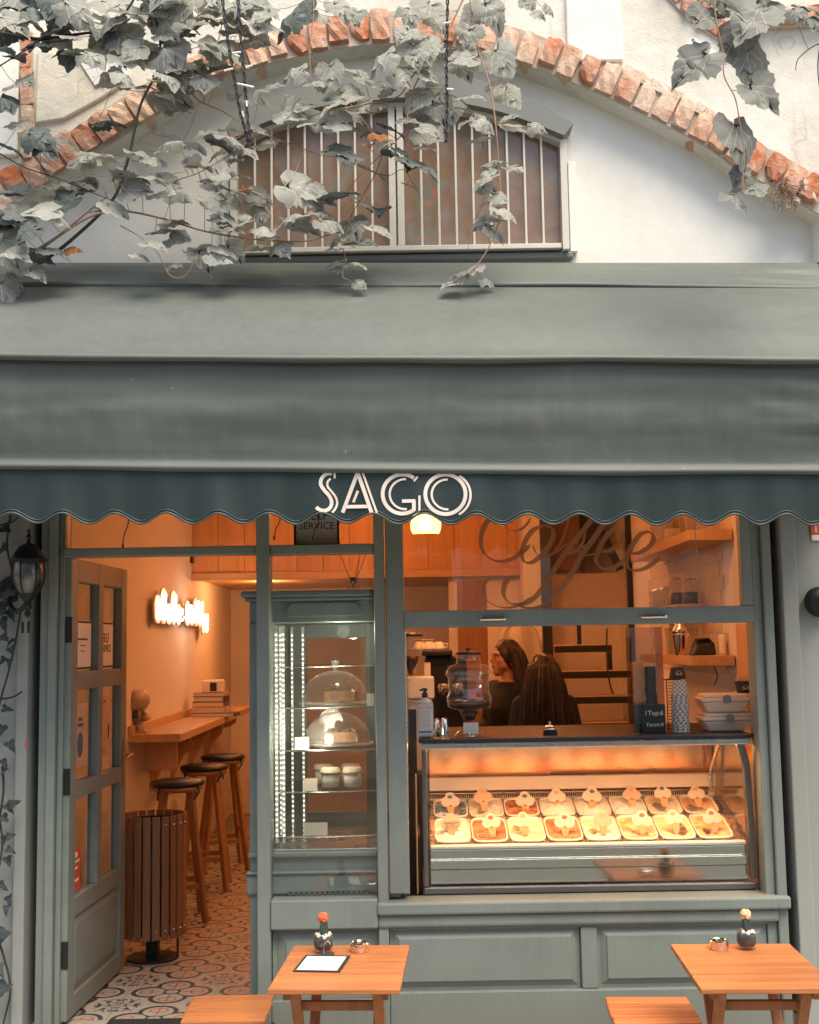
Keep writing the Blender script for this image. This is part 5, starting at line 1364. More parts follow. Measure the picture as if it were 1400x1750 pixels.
# lowest shelf: card reader, phone, shaker, glasses
x, Y = P(1203, 1105, 1.2).x, 1.2
r = empty('card_reader', (x, Y, zs3), 'black card payment terminal on the lowest oak shelf', 'card reader')
MB().add([(x-.07, Y-.05, zs3+.001), (x+.055, Y-.05, zs3+.001), (x+.055, Y+.07, zs3+.001), (x-.07, Y+.07, zs3+.001), (x-.045, Y-.04, zs3+.055), (x+.05, Y-.04, zs3+.065), (x+.045, Y+.06, zs3+.095), (x-.035, Y+.06, zs3+.090)], [(0, 3, 2, 1), (4, 5, 6, 7), (0, 1, 5, 4), (1, 2, 6, 5), (2, 3, 7, 6), (3, 0, 4, 7)]).build('body', M['black'], r, bevel=.010, seg=3)
bx('screen', M['ceramd'], x-.03, x+.035, Y-.02, Y+.03, zs3+.085, zs3+.088, r)
MB().tube(cat_rom([(x+.03, Y-.06, zs3-.001), (x+.035, Y-.07, zs3-.06), (x+.05, Y-.06, zs3-.11), (x+.04, Y-.03, zs3-.15)], 5), .0028, 5).build('cable', M['black'], r)
x = P(1234, 1100, 1.15).x; bx('handset', M['enamel'], x-.017, x+.017, 1.13, 1.16, zs3+.0005, zs3+.105, label='pale upright handset beside the card terminal', cat='handset', bevel=.010)
x, Y = P(1163, 1100, 1.35).x, 1.35
r = empty('cocktail_shaker', (x, Y, zs3), 'polished steel cocktail shaker on the lowest oak shelf', 'shaker')
MB().lathe([(.026, zs3), (.028, zs3+.004), (.042, zs3+.11), (.043, zs3+.115)], 24, (x, Y, 0)).build('body', M['chrome'], r, smooth=True)
MB().lathe([(.043, zs3+.116), (.038, zs3+.14), (.024, zs3+.158), (.022, zs3+.18), (.014, zs3+.19), (.001, zs3+.192)], 24, (x, Y, 0)).build('cap', M['chrome'], r, smooth=True)
for i, (px, y) in enumerate([(1178, 1.5), (1185, 1.62), (1150, 1.75), (1146, 1.9)]): tumbler(P(px, 1100, y).x, y, zs3, .15, .030, '%s slim glass beside the cocktail shaker' % ['first', 'second', 'third', 'fourth'][i])
# cord hanging in the right of the upper sash
x = P(1188, 900, .06).x
MB().tube(cat_rom([(x, .06, 2.36), (x+.001, .06, 1.95), (x+.004, .06, P(1188, 975, .06).z), (x-.006, .06, P(1186, 1000, .06).z), (x+.006, .06, P(1190, 1008, .06).z), (x+.012, .06, P(1192, 1000, .06).z), (x+.005, .06, P(1188, 970, .06).z)], 5), .0024, 5).build('pull_cord', pm('grey_cord', (.45, .42, .38), .8), label='looped pale pull cord hanging inside the upper pane', cat='cord')

# ------------------------------------------------------------------ behind the counter: work counter, espresso machine, grinder, rack, coat
YE = 1.75; zc_ = .93
r = empty('work_counter', (.2, YE+.25, 0), 'dark work counter carrying the coffee machine', 'counter')
bx('top', M['black'], -.12, .56, YE-.05, YE+.62, zc_-.04, zc_, r); bx('cabinet', M['blackmetal'], -.10, .54, YE, YE+.6, 0, zc_-.041, r)
def Xp(px, Y=YE, py=1150): return P(px, py, Y).x
def Zp(py, Y=YE, px=750): return P(px, py, Y).z
r = empty('espresso_machine', (Xp(755), YE+.2, zc_), 'black espresso machine behind the counter', 'coffee machine')
bx('body', M['blackmetal'], Xp(727), Xp(800), YE+.10, YE+.5, zc_+.12, Zp(1122), r, bevel=.012)
bx('top_tray', M['blackmetal'], Xp(722), Xp(775), YE+.06, YE+.48, Zp(1121), Zp(1111), r, bevel=.008)
bx('drip_base', M['blackmetal'], Xp(725), Xp(800), YE-.02, YE+.5, zc_+.001, zc_+.07, r, bevel=.008)
bx('leg', M['steel'], Xp(730), Xp(735), YE+.1, YE+.48, zc_+.0705, zc_+.119, r); bx('leg', M['steel'], Xp(792), Xp(797), YE+.1, YE+.48, zc_+.0705, zc_+.119, r)
for px in (758, 782):
    MB().lathe([(.035, Zp(1185)), (.035, Zp(1172)), (.028, Zp(1168))], 18, (Xp(px), YE+.06, 0)).build('group_head', M['chrome'], r, smooth=True)
    MB().tube([(Xp(px), YE+.06, Zp(1188)), (Xp(px)-.01, YE-.10, Zp(1190))], [.012, .014], 8).build('portafilter', M['black'], r)
bx('drip_grid', M['steel'], Xp(740), Xp(795), YE-.015, YE+.09, zc_+.0705, zc_+.078, r)
m = MB(); xx = Xp(731); bx('hanging_tag', M['paper'], xx-.018, xx+.018, YE+.090, YE+.094, Zp(1158), Zp(1132), label='white hanging tag on the front of the coffee machine', cat='tag')
for i, px in enumerate((718, 735, 751)):
    x = Xp(px, YE+.15); zt_ = Zp(1111)+.001
    q = empty('espresso_cup', (x, YE+.15, zt_), '%s white cup on top of the coffee machine' % ['left', 'middle', 'right'][i], 'cup', 'white cups on the coffee machine')
    MB().lathe([(.036, zt_), (.034, zt_+.012), (.024, zt_+.040), (.018, zt_+.046), (.001, zt_+.046)], 20, (x, YE+.15, 0)).build('cup', M['enamel'], q, smooth=True)
    MB().tube([(x+.03, YE+.15, zt_+.012), (x+.052, YE+.15, zt_+.016), (x+.050, YE+.15, zt_+.034), (x+.026, YE+.15, zt_+.036)], .004, 6).build('handle', M['enamel'], q)
for i in range(6):
    zt_ = Zp(1111)+.001+i*.0105; x = Xp(722, YE+.32)
    MB().lathe([(.04, zt_), (.075, zt_+.008), (.073, zt_+.010), (.04, zt_+.003)], 26, (x, YE+.34, 0)).build('saucer', M['enamel'], label='%s saucer of the pile behind the white cups' % ['lowest', 'second', 'third', 'fourth', 'fifth', 'topmost'][i], cat='saucer', group='saucers piled on the coffee machine', smooth=True)
YG = 1.15; zg = lambda py: P(705, py, YG).z; xg = lambda px: P(px, 1150, YG).x
gtab = bx('side_table', M['caseframe'], xg(680), xg(752), YG-.12, YG+.28, 0, .90, label='dark cabinet carrying the coffee grinder', cat='cabinet')
r = empty('coffee_grinder', (xg(712), YG, .90), 'white coffee grinder with a clear bean hopper', 'grinder')
bx('body', M['enamel'], xg(697), xg(738), YG-.02, YG+.16, .901, zg(1195), r, bevel=.012)
MB().prism([(YG-.04, zg(1194)), (YG+.17, zg(1194)), (YG+.15, zg(1157)), (YG-.01, zg(1157))], xg(696), xg(742), 'x').build('head', M['enamel'], r, bevel=.010)
MB().lathe([(.014, zg(1156)), (.020, zg(1146)), (.055, zg(1120)), (.062, zg(1108)), (.062, zg(1088))], 26, (xg(703), YG+.06, 0), cap=False).build('hopper', M['vessel'], r, smooth=True)
MB().lathe([(.012, zg(1154)), (.018, zg(1145)), (.048, zg(1122)), (.002, zg(1121))], 22, (xg(703), YG+.06, 0)).build('beans', M['coffee'], r, smooth=True)
MB().lathe([(.064, zg(1088)), (.066, zg(1085)), (.03, zg(1080)), (.001, zg(1079))], 24, (xg(703), YG+.06, 0)).build('lid', M['black'], r, smooth=True)
# left menu blackboard edge
bx('blackboard', M['black'], P(697, 1240, .45).x, P(712, 1240, .45).x, .45, .46, .95, P(705, 1212, .45).z, label='edge of a small chalk blackboard left of the counter', cat='sign')
# black metal rack with timber shelves
YK = 3.85; kx = lambda px: P(px, 1130, YK).x; kz = lambda py: P(1000, py, YK).z
r = empty('metal_rack', ((kx(940)+kx(1085))/2, YK, 0), 'black metal rack with stepped timber shelves at the back', 'rack')
bx('upright', M['blackmetal'], kx(929), kx(945), YK-.03, YK+.03, 0, ZC-.01, r)
bx('upright', M['blackmetal'], kx(1077), kx(1089), YK-.03, YK+.03, 0, ZC-.01, r)
for a, b2, py in ((946, 1043, 1104), (946, 1076, 1148), (946, 1076, 1191), (946, 1076, 1236)):
    bx('shelf', M['oakx'], kx(a), kx(b2), YK-.10, YK+.10, kz(py)-.012, kz(py)+.010, r)
    bx('shelf_frame', M['blackmetal'], kx(a), kx(b2), YK-.112, YK-.1005, kz(py)-.045, kz(py)+.004, r)
bx('upright', M['blackmetal'], kx(1036), kx(1043), YK-.10, YK-.08, kz(1148)+.012, kz(1104)-.046, r)
bx('upright', M['blackmetal'], kx(985), kx(992), YK-.10, YK-.08, kz(1104)+.012, kz(1060), r)
MB().bar((kx(1023), YK, kz(885)), (kx(1066), YK, kz(975)), .05, .05).build('brace', M['blackmetal'], r)
MB().tube(cat_rom([(kx(1035), YK-.12, kz(1075)), (kx(1033), YK-.12, kz(1130)), (kx(1036), YK-.12, kz(1165)), (kx(1042), YK-.12, kz(1186))], 5), .006, 5).build('hanging_cable', M['black'], label='black cable hanging in front of the metal rack', cat='cable')
bx('brown_panel', wood('brown_panelling', (.22, .10, .045), (.15, .06, .025), .6, 'z', .4), mzx1+.012, XR-.3, 4.42, 4.455, mz0+.02, ZC-.002, label='dark brown panelling beside the pine loft', cat='panel')
bx('appliance', M['black'], kx(1010)+.35, kx(1075)+.35-.1, 2.2, 2.5, .0, 1.27, label='dark appliance standing behind the acrylic box', cat='appliance', bevel=.02)
# beige coat on a hook
YC = 3.95; m = MB()
def coat(u, v2):
    a = u*2*PI; ww = .12+.05*min(1, v2*3)+.02*v2
    x = P(888, 1100, YC).x+ww*math.cos(a)*(.55 if v2 < .06 else 1)+.012*noise.noise(Vector((u*9, v2*3, 1)))
    return Vector((x, YC+.05*math.sin(a)+.02*math.sin(a*5), P(888, 1066, YC).z-v2*.62))
m.grid(coat, 30, 14).build('coat', pm('beige_coat', (.52, .42, .32), .9, var=.1), label='beige coat hanging on the wall behind the women', cat='coat', smooth=True)
# ------------------------------------------------------------------ the two women behind the counter
M['skin'] = pm('skin', (.52, .27, .17), .5, var=.05, scale=12)
M['hair'] = pm('dark_hair', (.028, .014, .009), .38, var=.5, scale=3, stretch=(60, 60, 3), bumpy=.4, bscale=5)
M['blacktop'] = pm('black_knit', (.012, .013, .015), .85, var=.2, bumpy=.4, bscale=120)
M['denim'] = pm('dark_denim', (.02, .025, .035), .8, var=.15)
def limb(m, pts, rs, seg=12):
    m.tube(pts, rs, seg)
    for p, r_ in zip(pts, rs): m.ball(p, r_*.995, seg, 8)
def remesh(o, vox, sm=4):
    r_ = o.modifiers.new('fuse', 'REMESH'); r_.mode = 'VOXEL'; r_.voxel_size = vox; r_.use_smooth_shade = True
    s_ = o.modifiers.new('smooth', 'SMOOTH'); s_.iterations = sm; s_.factor = .5
def woman(x, y, H, face_deg, label, arm_fwd, head_turn=0):
    """standing figure, built facing -Y and then turned"""
    k = H/1.65
    r = empty('person', (0, 0, 0), label, 'person')
    def V(a, b, c): return Vector((a*k, b*k, c*k))
    b = MB()
    # torso: lofted ellipses
    def loft(m, secs, grow=0.0, seg=20):
        vs = []; fs = []
        for cy, z, a, d in secs:
            for j in range(seg):
                t = 2*PI*j/seg; vs.append(V((a+grow)*math.cos(t), cy+(d+grow)*math.sin(t), z))
        n = len(secs)
        for i in range(n-1):
            for j in range(seg): fs.append((i*seg+j, i*seg+(j+1) % seg, (i+1)*seg+(j+1) % seg, (i+1)*seg+j))
        fs.append(tuple(range(seg-1, -1, -1))); fs.append(tuple((n-1)*seg+j for j in range(seg))); m.add(vs, fs)
    TOR = [(0, .78, .155, .105), (.005, .86, .168, .115), (0, .95, .145, .10), (-.005, 1.03, .128, .09), (-.012, 1.12, .142, .105), (-.018, 1.21, .152, .118), (-.008, 1.30, .165, .095), (.0, 1.355, .150, .075), (.005, 1.39, .075, .055)]
    loft(b, TOR)
    limb(b, [V(0, .008, 1.36), V(0, 0, 1.44), V(0, -.008, 1.49)], [.052*k, .048*k, .050*k])
    arms = []
    for s in (-1, 1):
        if arm_fwd: pts = [V(s*.155, 0, 1.335), V(s*.205, -.03, 1.10), V(s*.14, -.24, 1.02), V(s*.12, -.30, 1.02)]
        else: pts = [V(s*.155, 0, 1.335), V(s*.21, .02, 1.09), V(s*.22, -.06, .87), V(s*.22, -.075, .83)]
        rs = [.050*k, .040*k, .028*k, .026*k]; arms.append((pts, rs)); limb(b, pts, rs)
        hp = pts[-1]; d = (pts[-1]-pts[-2]).normalized(); sd = d.cross(Vector((0, 0, 1)) if arm_fwd else Vector((0, 1, 0))).normalized(); nrm = sd.cross(d)
        limb(b, [hp, hp+d*.045*k, hp+d*.075*k], [.026*k, .032*k, .030*k])
        for q, ln in ((-.026, .060), (-.009, .072), (.009, .068), (.026, .054)):
            a0 = hp+d*.080*k+sd*q*k; limb(b, [a0, a0+d*ln*.55*k-nrm*.006*k, a0+d*ln*.95*k-nrm*.022*k], [.0095*k, .009*k, .0075*k], 8)
        a0 = hp+d*.02*k+sd*(.028*k); limb(b, [a0, a0+d*.03*k+sd*.02*k, a0+d*.055*k+sd*.022*k-nrm*.012*k], [.012*k, .010*k, .008*k], 8)
    for s in (-1, 1):
        limb(b, [V(s*.085, 0, .80), V(s*.09, -.005, .46), V(s*.085, .015, .09)], [.088*k, .055*k, .036*k]); limb(b, [V(s*.085, .03, .045), V(s*.09, -.12, .035)], [.042*k, .034*k])
    # head (centre at eye height), turned on the neck
    Rh = Matrix.Rotation(math.radians(head_turn), 3, 'Z'); hc = V(0, -.012, 1.545)
    hm = MB(); S = .112*k
    def hv(a, c, d): return hc+Rh @ (Vector((a, c, d))*S)
    hm.ball((0, 0, 0), 1, 20, 14, (.70, .86, 1.0)); base_n = len(hm.v)
    hm.v = [hc+Rh @ (Vector((v.x, v.y+.03, v.z+.02))*S) for v in hm.v]
    limb(hm, [hv(0, -.42, -.55), hv(0, -.58, -.82)], [.44*S, .30*S])                    # jaw, chin
    limb(hm, [hv(-.30, -.40, -.45), hv(.30, -.40, -.45)], [.33*S, .33*S])
    limb(hm, [hv(0, -.80, .12), hv(0, -.97, -.16), hv(0, -.90, -.26)], [.085*S, .115*S, .10*S])  # nose
    limb(hm, [hv(-.16, -.80, -.47), hv(0, -.87, -.46), hv(.16, -.80, -.47)], [.055*S, .075*S, .055*S])
    limb(hm, [hv(-.14, -.79, -.57), hv(0, -.85, -.58), hv(.14, -.79, -.57)], [.055*S, .080*S, .055*S])
    limb(hm, [hv(-.42, -.70, .20), hv(0, -.80, .23), hv(.42, -.70, .20)], [.09*S, .08*S, .09*S])  # brow
    for s in (-1, 1):
        hm.ball(hv(s*.40, -.55, -.20), .24*S, 10, 8); limb(hm, [hv(s*.70, .05, .12), hv(s*.73, .08, -.10), hv(s*.68, .0, -.28)], [.09*S, .10*S, .06*S], 8)
    b.v += []; b.add(hm.v, hm.f)
    body = b.build('body', M['skin'], r, smooth=True); remesh(body, .0065, 3)
    for s in (-1, 1):
        MB().ball(hv(s*.27, -.735, .06), .075*S, 10, 8).build('eye', M['enamel'], body, smooth=True)
        MB().ball(hv(s*.27, -.775, .055), .05*S, 8, 6).build('iris', M['ink'], body, smooth=True)
        MB().tube([hv(s*.13, -.845, .21), hv(s*.30, -.835, .27), hv(s*.47, -.72, .20)], [.02*S, .024*S, .014*S], 6).build('eyebrow', M['hair'], body, smooth=True)
        MB().tube([hv(s*.13, -.82, .10), hv(s*.28, -.835, .135), hv(s*.44, -.70, .08)], .022*S, 5).build('eyelash', M['ink'], body, smooth=True)
        MB().ball(hv(s*.74, .0, -.42), .055*S, 8, 6, (1, 1, 1.6)).build('earring', M['brass'], body, smooth=True)
    M.setdefault('lip', pm('lips', (.40, .13, .09), .4))
    MB().tube([hv(-.17, -.80, -.515), hv(0, -.935, -.515), hv(.17, -.80, -.515)], [.03*S, .05*S, .03*S], 7).build('lips', M['lip'], body, smooth=True)
    # hair: cap, long fall down the back and loose strands
    h = MB(); h.ball((0, 0, 0), 1, 22, 16, (.78, .90, 1.02)); hh = []
    for v in h.v:
        p = Vector((v.x, v.y+.11, v.z+.10)); hh.append(hc+Rh @ (p*S))
    h.v = hh
    fall = .50 if arm_fwd else .62
    for j in range(9):
        a = math.radians(-78+j*19.5)   # fan over the back half of the head
        dx, dy = math.sin(a), math.cos(a)
        p0 = hc+Rh @ (Vector((dx*.60, dy*.62+.10, .35))*S); p1 = hc+Rh @ (Vector((dx*.82, dy*.80+.16, -.35))*S)
        p2 = hc+Rh @ (Vector((dx*1.02, dy*.78+.34, -1.5))*S); p3 = p2+Vector((dx*.035, .02, -fall*.62))*k
        limb(h, [p0, p1, p2, p3], [.30*S, .32*S, .36*S, .16*S])
    for s in (-1, 1):   # front locks tucked beside the face
        p0 = hc+Rh @ (Vector((s*.38, -.18, .92))*S); p1 = hc+Rh @ (Vector((s*.76, .06, .38))*S); p2 = hc+Rh @ (Vector((s*.80, .22, -.2))*S); p3 = hc+Rh @ (Vector((s*.95, .20, -1.2))*S)
        limb(h, [p0, p1, p2, p3], [.16*S, .20*S, .22*S, .20*S])
    ho = h.build('hair', M['hair'], body, smooth=True); remesh(ho, .009, 3)
    st = MB(); rs_ = random.Random(int(x*100))
    for j in range(110):
        a = math.radians(rs_.uniform(-95, 95)); dx, dy = math.sin(a), math.cos(a); q = rs_.uniform(.97, 1.06)
        p = [hc+Rh @ (Vector((dx*.40, dy*.40+.05, 1.02))*S), hc+Rh @ (Vector((dx*.86*q, dy*.88*q+.12, .35))*S), hc+Rh @ (Vector((dx*1.10*q, dy*1.08*q+.18, -.4))*S), hc+Rh @ (Vector((dx*1.36*q, dy*1.12*q+.34, -1.6))*S)]
        p.append(p[-1]+Vector((dx*.05+rs_.uniform(-.02, .02), .03, -fall*rs_.uniform(.5, .85)))*k)
        st.tube(cat_rom(p, 4), .0022, 4, cap=False)
    st.build('loose_strands', M['hair'], body, kind='stuff')
    c = MB(); loft(c, [(q[0], q[1], q[2], q[3]) for q in TOR[:8]]+[(.0, 1.385, .105, .068)], .012)
    for pts, rs in arms: limb(c, pts[:3], [rs[0]+.012*k, rs[1]+.012*k, rs[2]+.012*k])
    co = c.build('top', M['blacktop'], body, smooth=True); remesh(co, .011, 3)
    c = MB(); loft(c, TOR[:3], .010)
    for s in (-1, 1): limb(c, [V(s*.085, 0, .80), V(s*.09, -.005, .46), V(s*.085, .015, .10)], [.098*k, .066*k, .050*k])
    co = c.build('trousers', M['denim'], body, smooth=True); remesh(co, .014, 3)
    r.location = (x, y, 0); r.rotation_euler = (0, 0, math.radians(face_deg))
    return r
p1 = P(868, 1128, 2.50); woman(p1.x, 2.50, P(865, 1096, 2.5).z, -58, 'woman in a black top seen in profile with long dark hair', True, -14)
p2 = P(930, 1180, 2.02); woman(p2.x, 2.02, P(925, 1121, 2.02).z, 172, 'woman seen from behind with long dark hair over a black top', False)

# ------------------------------------------------------------------ tables and stools outside
SZ = STREET_Z
def fold_table():
    r = empty('folding_table', (0, 0, 0)); w_, d_, h_ = .44, .60, .72; n = 7; pw = d_/n
    for i in range(n):
        y0 = -d_/2+i*pw; bx('slat', M['table'], -w_/2, w_/2, y0+.0021, y0+pw-.0021, h_-.018-.0015*(i % 2), h_, r, bevel=.003)
    for s in (-1, 1):
        bx('bearer', M['tablez'], s*(w_/2-.055)-.012, s*(w_/2-.055)+.012, -d_/2+.05, d_/2-.05, h_-.050, h_-.0185, r)
        x1, x2 = s*(w_/2-.080), s*(w_/2-.105)
        MB().bar((x1, -d_/2+.08, h_-.03), (x1, d_/2-.07, .0), .022, .036, up=(1, 0, 0)).build('leg', M['tablez'], r, bevel=.003)
        MB().bar((x2, d_/2-.08, h_-.03), (x2, -d_/2+.07, .0), .022, .036, up=(1, 0, 0)).build('leg', M['tablez'], r, bevel=.003)
        MB().tube([(x1+s*.014, 0, .355), (x2-s*.014, 0, .355)], .007, 8).build('pivot', M['steel'], r)
    for y, z in ((-.20, .14), (.20, .14), (-.16, h_-.09), (.16, h_-.09)):
        xx = w_/2-.092 if True else 0
        bx('stretcher', M['tablez'], -xx, xx, y-.011, y+.011, z-.016, z+.016, r)
    return r
def fold_stool():
    r = empty('folding_stool', (0, 0, 0)); w_, d_, h_ = .325, .34, .465; n = 4; pw = d_/n
    for i in range(n):
        y0 = -d_/2+i*pw; e = .012 if i in (0, n-1) else 0
        bx('slat', M['table'], -w_/2+e*.3, w_/2-e*.3, y0+.0014, y0+pw-.0014, h_-.020, h_, r, bevel=.006)
    for s in (-1, 1):
        bx('bearer', M['tablez'], s*(w_/2-.05)-.011, s*(w_/2-.05)+.011, -d_/2+.03, d_/2-.03, h_-.048, h_-.0205, r)
        x1, x2 = s*(w_/2-.072), s*(w_/2-.095)
        MB().bar((x1, -d_/2+.05, h_-.03), (x1, d_/2-.02, .0), .020, .030, up=(1, 0, 0)).build('leg', M['tablez'], r, bevel=.003)
        MB().bar((x2, d_/2-.05, h_-.03), (x2, -d_/2+.02, .0), .020, .030, up=(1, 0, 0)).build('leg', M['tablez'], r, bevel=.003)
    for y in (-.12, .12): bx('stretcher', M['tablez'], -.085, .085, y-.010, y+.010, .10, .13, r)
    return r
ft = fold_table(); ft2 = copy_tree(ft)
TZ = SZ+.72
ft.location = (-.262, -.745, SZ); ft.rotation_euler = (0, 0, math.radians(-3)); tag(ft, 'slatted wooden folding table with a clipboard on it, left of the serving hatch', 'table', 'folding tables outside')
ft2.location = (1.155, -.82, SZ); ft2.rotation_euler = (0, 0, math.radians(-2.5)); tag(ft2, 'slatted wooden folding table without a clipboard, at the right pillar', 'table', 'folding tables outside')
fs_ = fold_stool(); fs2 = copy_tree(fs_)
p = PZ(405, 1700, SZ+.465); fs_.location = (p.x-.008, p.y-.17, SZ); fs_.rotation_euler = (0, 0, math.radians(1)); tag(fs_, 'slatted wooden folding stool in front of the open door', 'stool', 'folding stools outside')
p = PZ(1104, 1703, SZ+.465); fs2.location = (p.x-.01, p.y-.17, SZ); fs2.rotation_euler = (0, 0, math.radians(-3)); tag(fs2, 'slatted wooden folding stool left of the right folding table', 'stool', 'folding stools outside')
def ashtray(px, py, lb):
    p = PZ(px, py, TZ); z = TZ+.0006
    MB().lathe([(.034, z), (.036, z+.003), (.036, z+.030), (.031, z+.033), (.028, z+.030), (.029, z+.008), (.001, z+.007)], 28, (p.x, p.y, 0)).build('ashtray', M['chrome'], label=lb, cat='ashtray', group='steel ashtrays on the tables', auto=35)
ashtray(615, 1626, 'round steel ashtray on the left folding table'); ashtray(1229, 1622, 'round steel ashtray on the right folding table')
M['cactus'] = pm('cactus_green', (.03, .05, .045), .6, var=.2, scale=30, bumpy=.4)
M['pebble'] = pm('white_pebble', (.66, .58, .48), .7, var=.1, objvar=.1); M['soil'] = pm('dark_soil', (.03, .025, .02), .9, var=.3)
def cactus(px, py, lb, flower, tall):
    p = PZ(px, py, TZ); z = TZ+.0006; x, y = p.x, p.y
    r = empty('cactus_glass', (x, y, z), lb, 'cactus', 'grafted cacti in glasses on the tables')
    MB().lathe([(.020, z), (.030, z+.003), (.037, z+.022), (.038, z+.040), (.034, z+.064), (.032, z+.066)], 24, (x, y, 0), cap=False).build('glass', M['vessel'], r, smooth=True)
    MB().lathe([(.001, z+.010), (.027, z+.011), (.034, z+.024), (.035, z+.040), (.032, z+.056), (.001, z+.058)], 20, (x, y, 0)).build('soil', M['soil'], r, smooth=True)
    m = MB(); q = random.Random(px)
    for i in range(38):
        a = q.uniform(0, 2*PI); d = .030*math.sqrt(q.random()); m.ball((x+d*math.cos(a), y+d*math.sin(a), z+.060+q.uniform(-.004, .006)), q.uniform(.0045, .0075), 6, 5, (1, 1, .8))
    m.build('pebbles', M['pebble'], r, kind='stuff')
    m = MB(); zz = z+.058; n = 3; prof = [(.012, 0), (.0135, .02), (.0135, .045), (.012, tall)]
    vs = []; seg = 24
    for rr2, dz in prof:
        for j in range(seg):
            t = 2*PI*j/seg; k2 = 1+.28*math.cos(n*t); vs.append((x+rr2*k2*math.cos(t), y+rr2*k2*math.sin(t), zz+dz))
    m.add(vs, [(i*seg+j, i*seg+(j+1) % seg, (i+1)*seg+(j+1) % seg, (i+1)*seg+j) for i in range(3) for j in range(seg)]+[tuple(3*seg+j for j in range(seg))]); m.build('stem', M['cactus'], r, smooth=True)
    m = MB()
    for i in range(30):
        a = q.uniform(0, 2*PI); c_ = q.uniform(-.7, 1); s_ = math.sqrt(1-c_*c_); m.ball((x+.015*s_*math.cos(a), y+.015*s_*math.sin(a), zz+tall+.014+.015*c_), .0068, 6, 5)
    m.ball((x, y, zz+tall+.014), .0165, 10, 8); m.build('scion', flower, r, smooth=True)
cactus(553, 1628, 'cactus with a red top in a pebble filled glass on the left table', pm('red_cactus', (.72, .12, .05), .6, var=.25, scale=60), .052)
cactus(1277, 1622, 'cactus with a pale peach top in a pebble filled glass on the right table', pm('peach_cactus', (.80, .48, .26), .6, var=.15, scale=60), .050)
# clipboard
p = PZ(551, 1646, TZ); r = empty('clipboard', (0, 0, 0), 'black clipboard with a white menu sheet on the left table', 'clipboard')
bx('board', M['black'], -.095, .095, -.125, .125, 0, .004, r, bevel=.001); bx('sheet', M['paper'], -.082, .082, -.115, .098, .0045, .0052, r, bevel=0)
m = MB()
for i in range(9): m.box(-.03+rb.uniform(-.004, .004), .015+rb.uniform(-.02, .02), .06-i*.017, .064-i*.017, .0053, .0055)
m.build('print', pm('faint_print', (.45, .42, .38), .8), r, kind='stuff')
MB().prism([(.100, .0055), (.130, .0055), (.125, .016), (.106, .016)], -.026, .026, 'x').build('clip', M['black'], r, bevel=.002)
for s in (-1, 1): MB().tube([(s*.016, .108, .014), (s*.013, .112, .045), (s*.004, .114, .055), (-s*.004, .114, .055)], .0014, 5).build('clip_wire', M['chrome'], r)
p = PZ(551, 1648, TZ); r.location = (p.x, p.y, TZ+.0008); r.rotation_euler = (0, 0, math.radians(-7)); r.scale = (.88, .88, 1)

# ------------------------------------------------------------------ wall lantern, red sign, second lamp
YL = -.17; kl = SCL(YL); lx = P(48, 990, YL).x; lz = lambda py: P(48, py, YL).z
r = empty('wall_lantern', (lx, YL, lz(1080)), 'black iron wall lantern with ribbed glass among the ivy', 'lantern')
MB().lathe([(.001, lz(903)), (3*kl, lz(906)), (2*kl, lz(912)), (5*kl, lz(918)), (3*kl, lz(922)), (4*kl, lz(928)), (16*kl, lz(934)), (24*kl, lz(946)), (27*kl, lz(953)), (32*kl, lz(956)), (32*kl, lz(960)), (25*kl, lz(962))], 16, (lx, YL, 0)).build('roof', M['iron'], r, auto=35)
MB().lathe([(25*kl, lz(961)), (26*kl, lz(975)), (26*kl, lz(990)), (21*kl, lz(1006)), (13*kl, lz(1016))], 24, (lx, YL, 0), cap=False).build('glass', glass('ribbed_glass', (.55, .56, .54), 1.0, .18, 1.5, .10), r, smooth=True)
for j in range(6):
    a = 2*PI*(j+.3)/6; c_, s_ = math.cos(a), math.sin(a)
    MB().tube([(lx+q*kl*c_, YL+q*kl*s_, lz(b2)) for q, b2 in ((26, 960), (27, 975), (27, 990), (22, 1006), (13, 1017))], .0028, 5).build('rib', M['iron'], r)
MB().lathe([(15*kl, lz(1014)), (12*kl, lz(1022)), (6*kl, lz(1028)), (8*kl, lz(1036)), (4*kl, lz(1044)), (6*kl, lz(1050)), (.001, lz(1056))], 16, (lx, YL, 0)).build('finial', M['iron'], r, auto=35)
MB().tube(cat_rom([(lx, YL, lz(1030)), (lx-.05, YL+.02, lz(1045)), (lx-.10, YL+.08, lz(1030)), (lx-.12, YL+.15, lz(1005))], 5), .011, 8).build('arm', M['iron'], r, smooth=True)
MB().lathe([(.05, 0), (.055, .01), (.02, .02)], 18, (lx-.12, -.015, lz(1005)), Matrix.Rotation(PI/2, 3, 'X')).build('wall_plate', M['iron'], r, auto=35)
MB().lathe([(.012, lz(975)), (.016, lz(985)), (.012, lz(1005)), (.001, lz(1012))], 12, (lx, YL, 0)).build('bulb', M['milky'], r, smooth=True)
for dx in (-8, 2): bx('hanging_switch', M['black'], lx+dx*kl-.006, lx+dx*kl+.006, YL-.004, YL+.004, lz(1082), lz(1062), r)
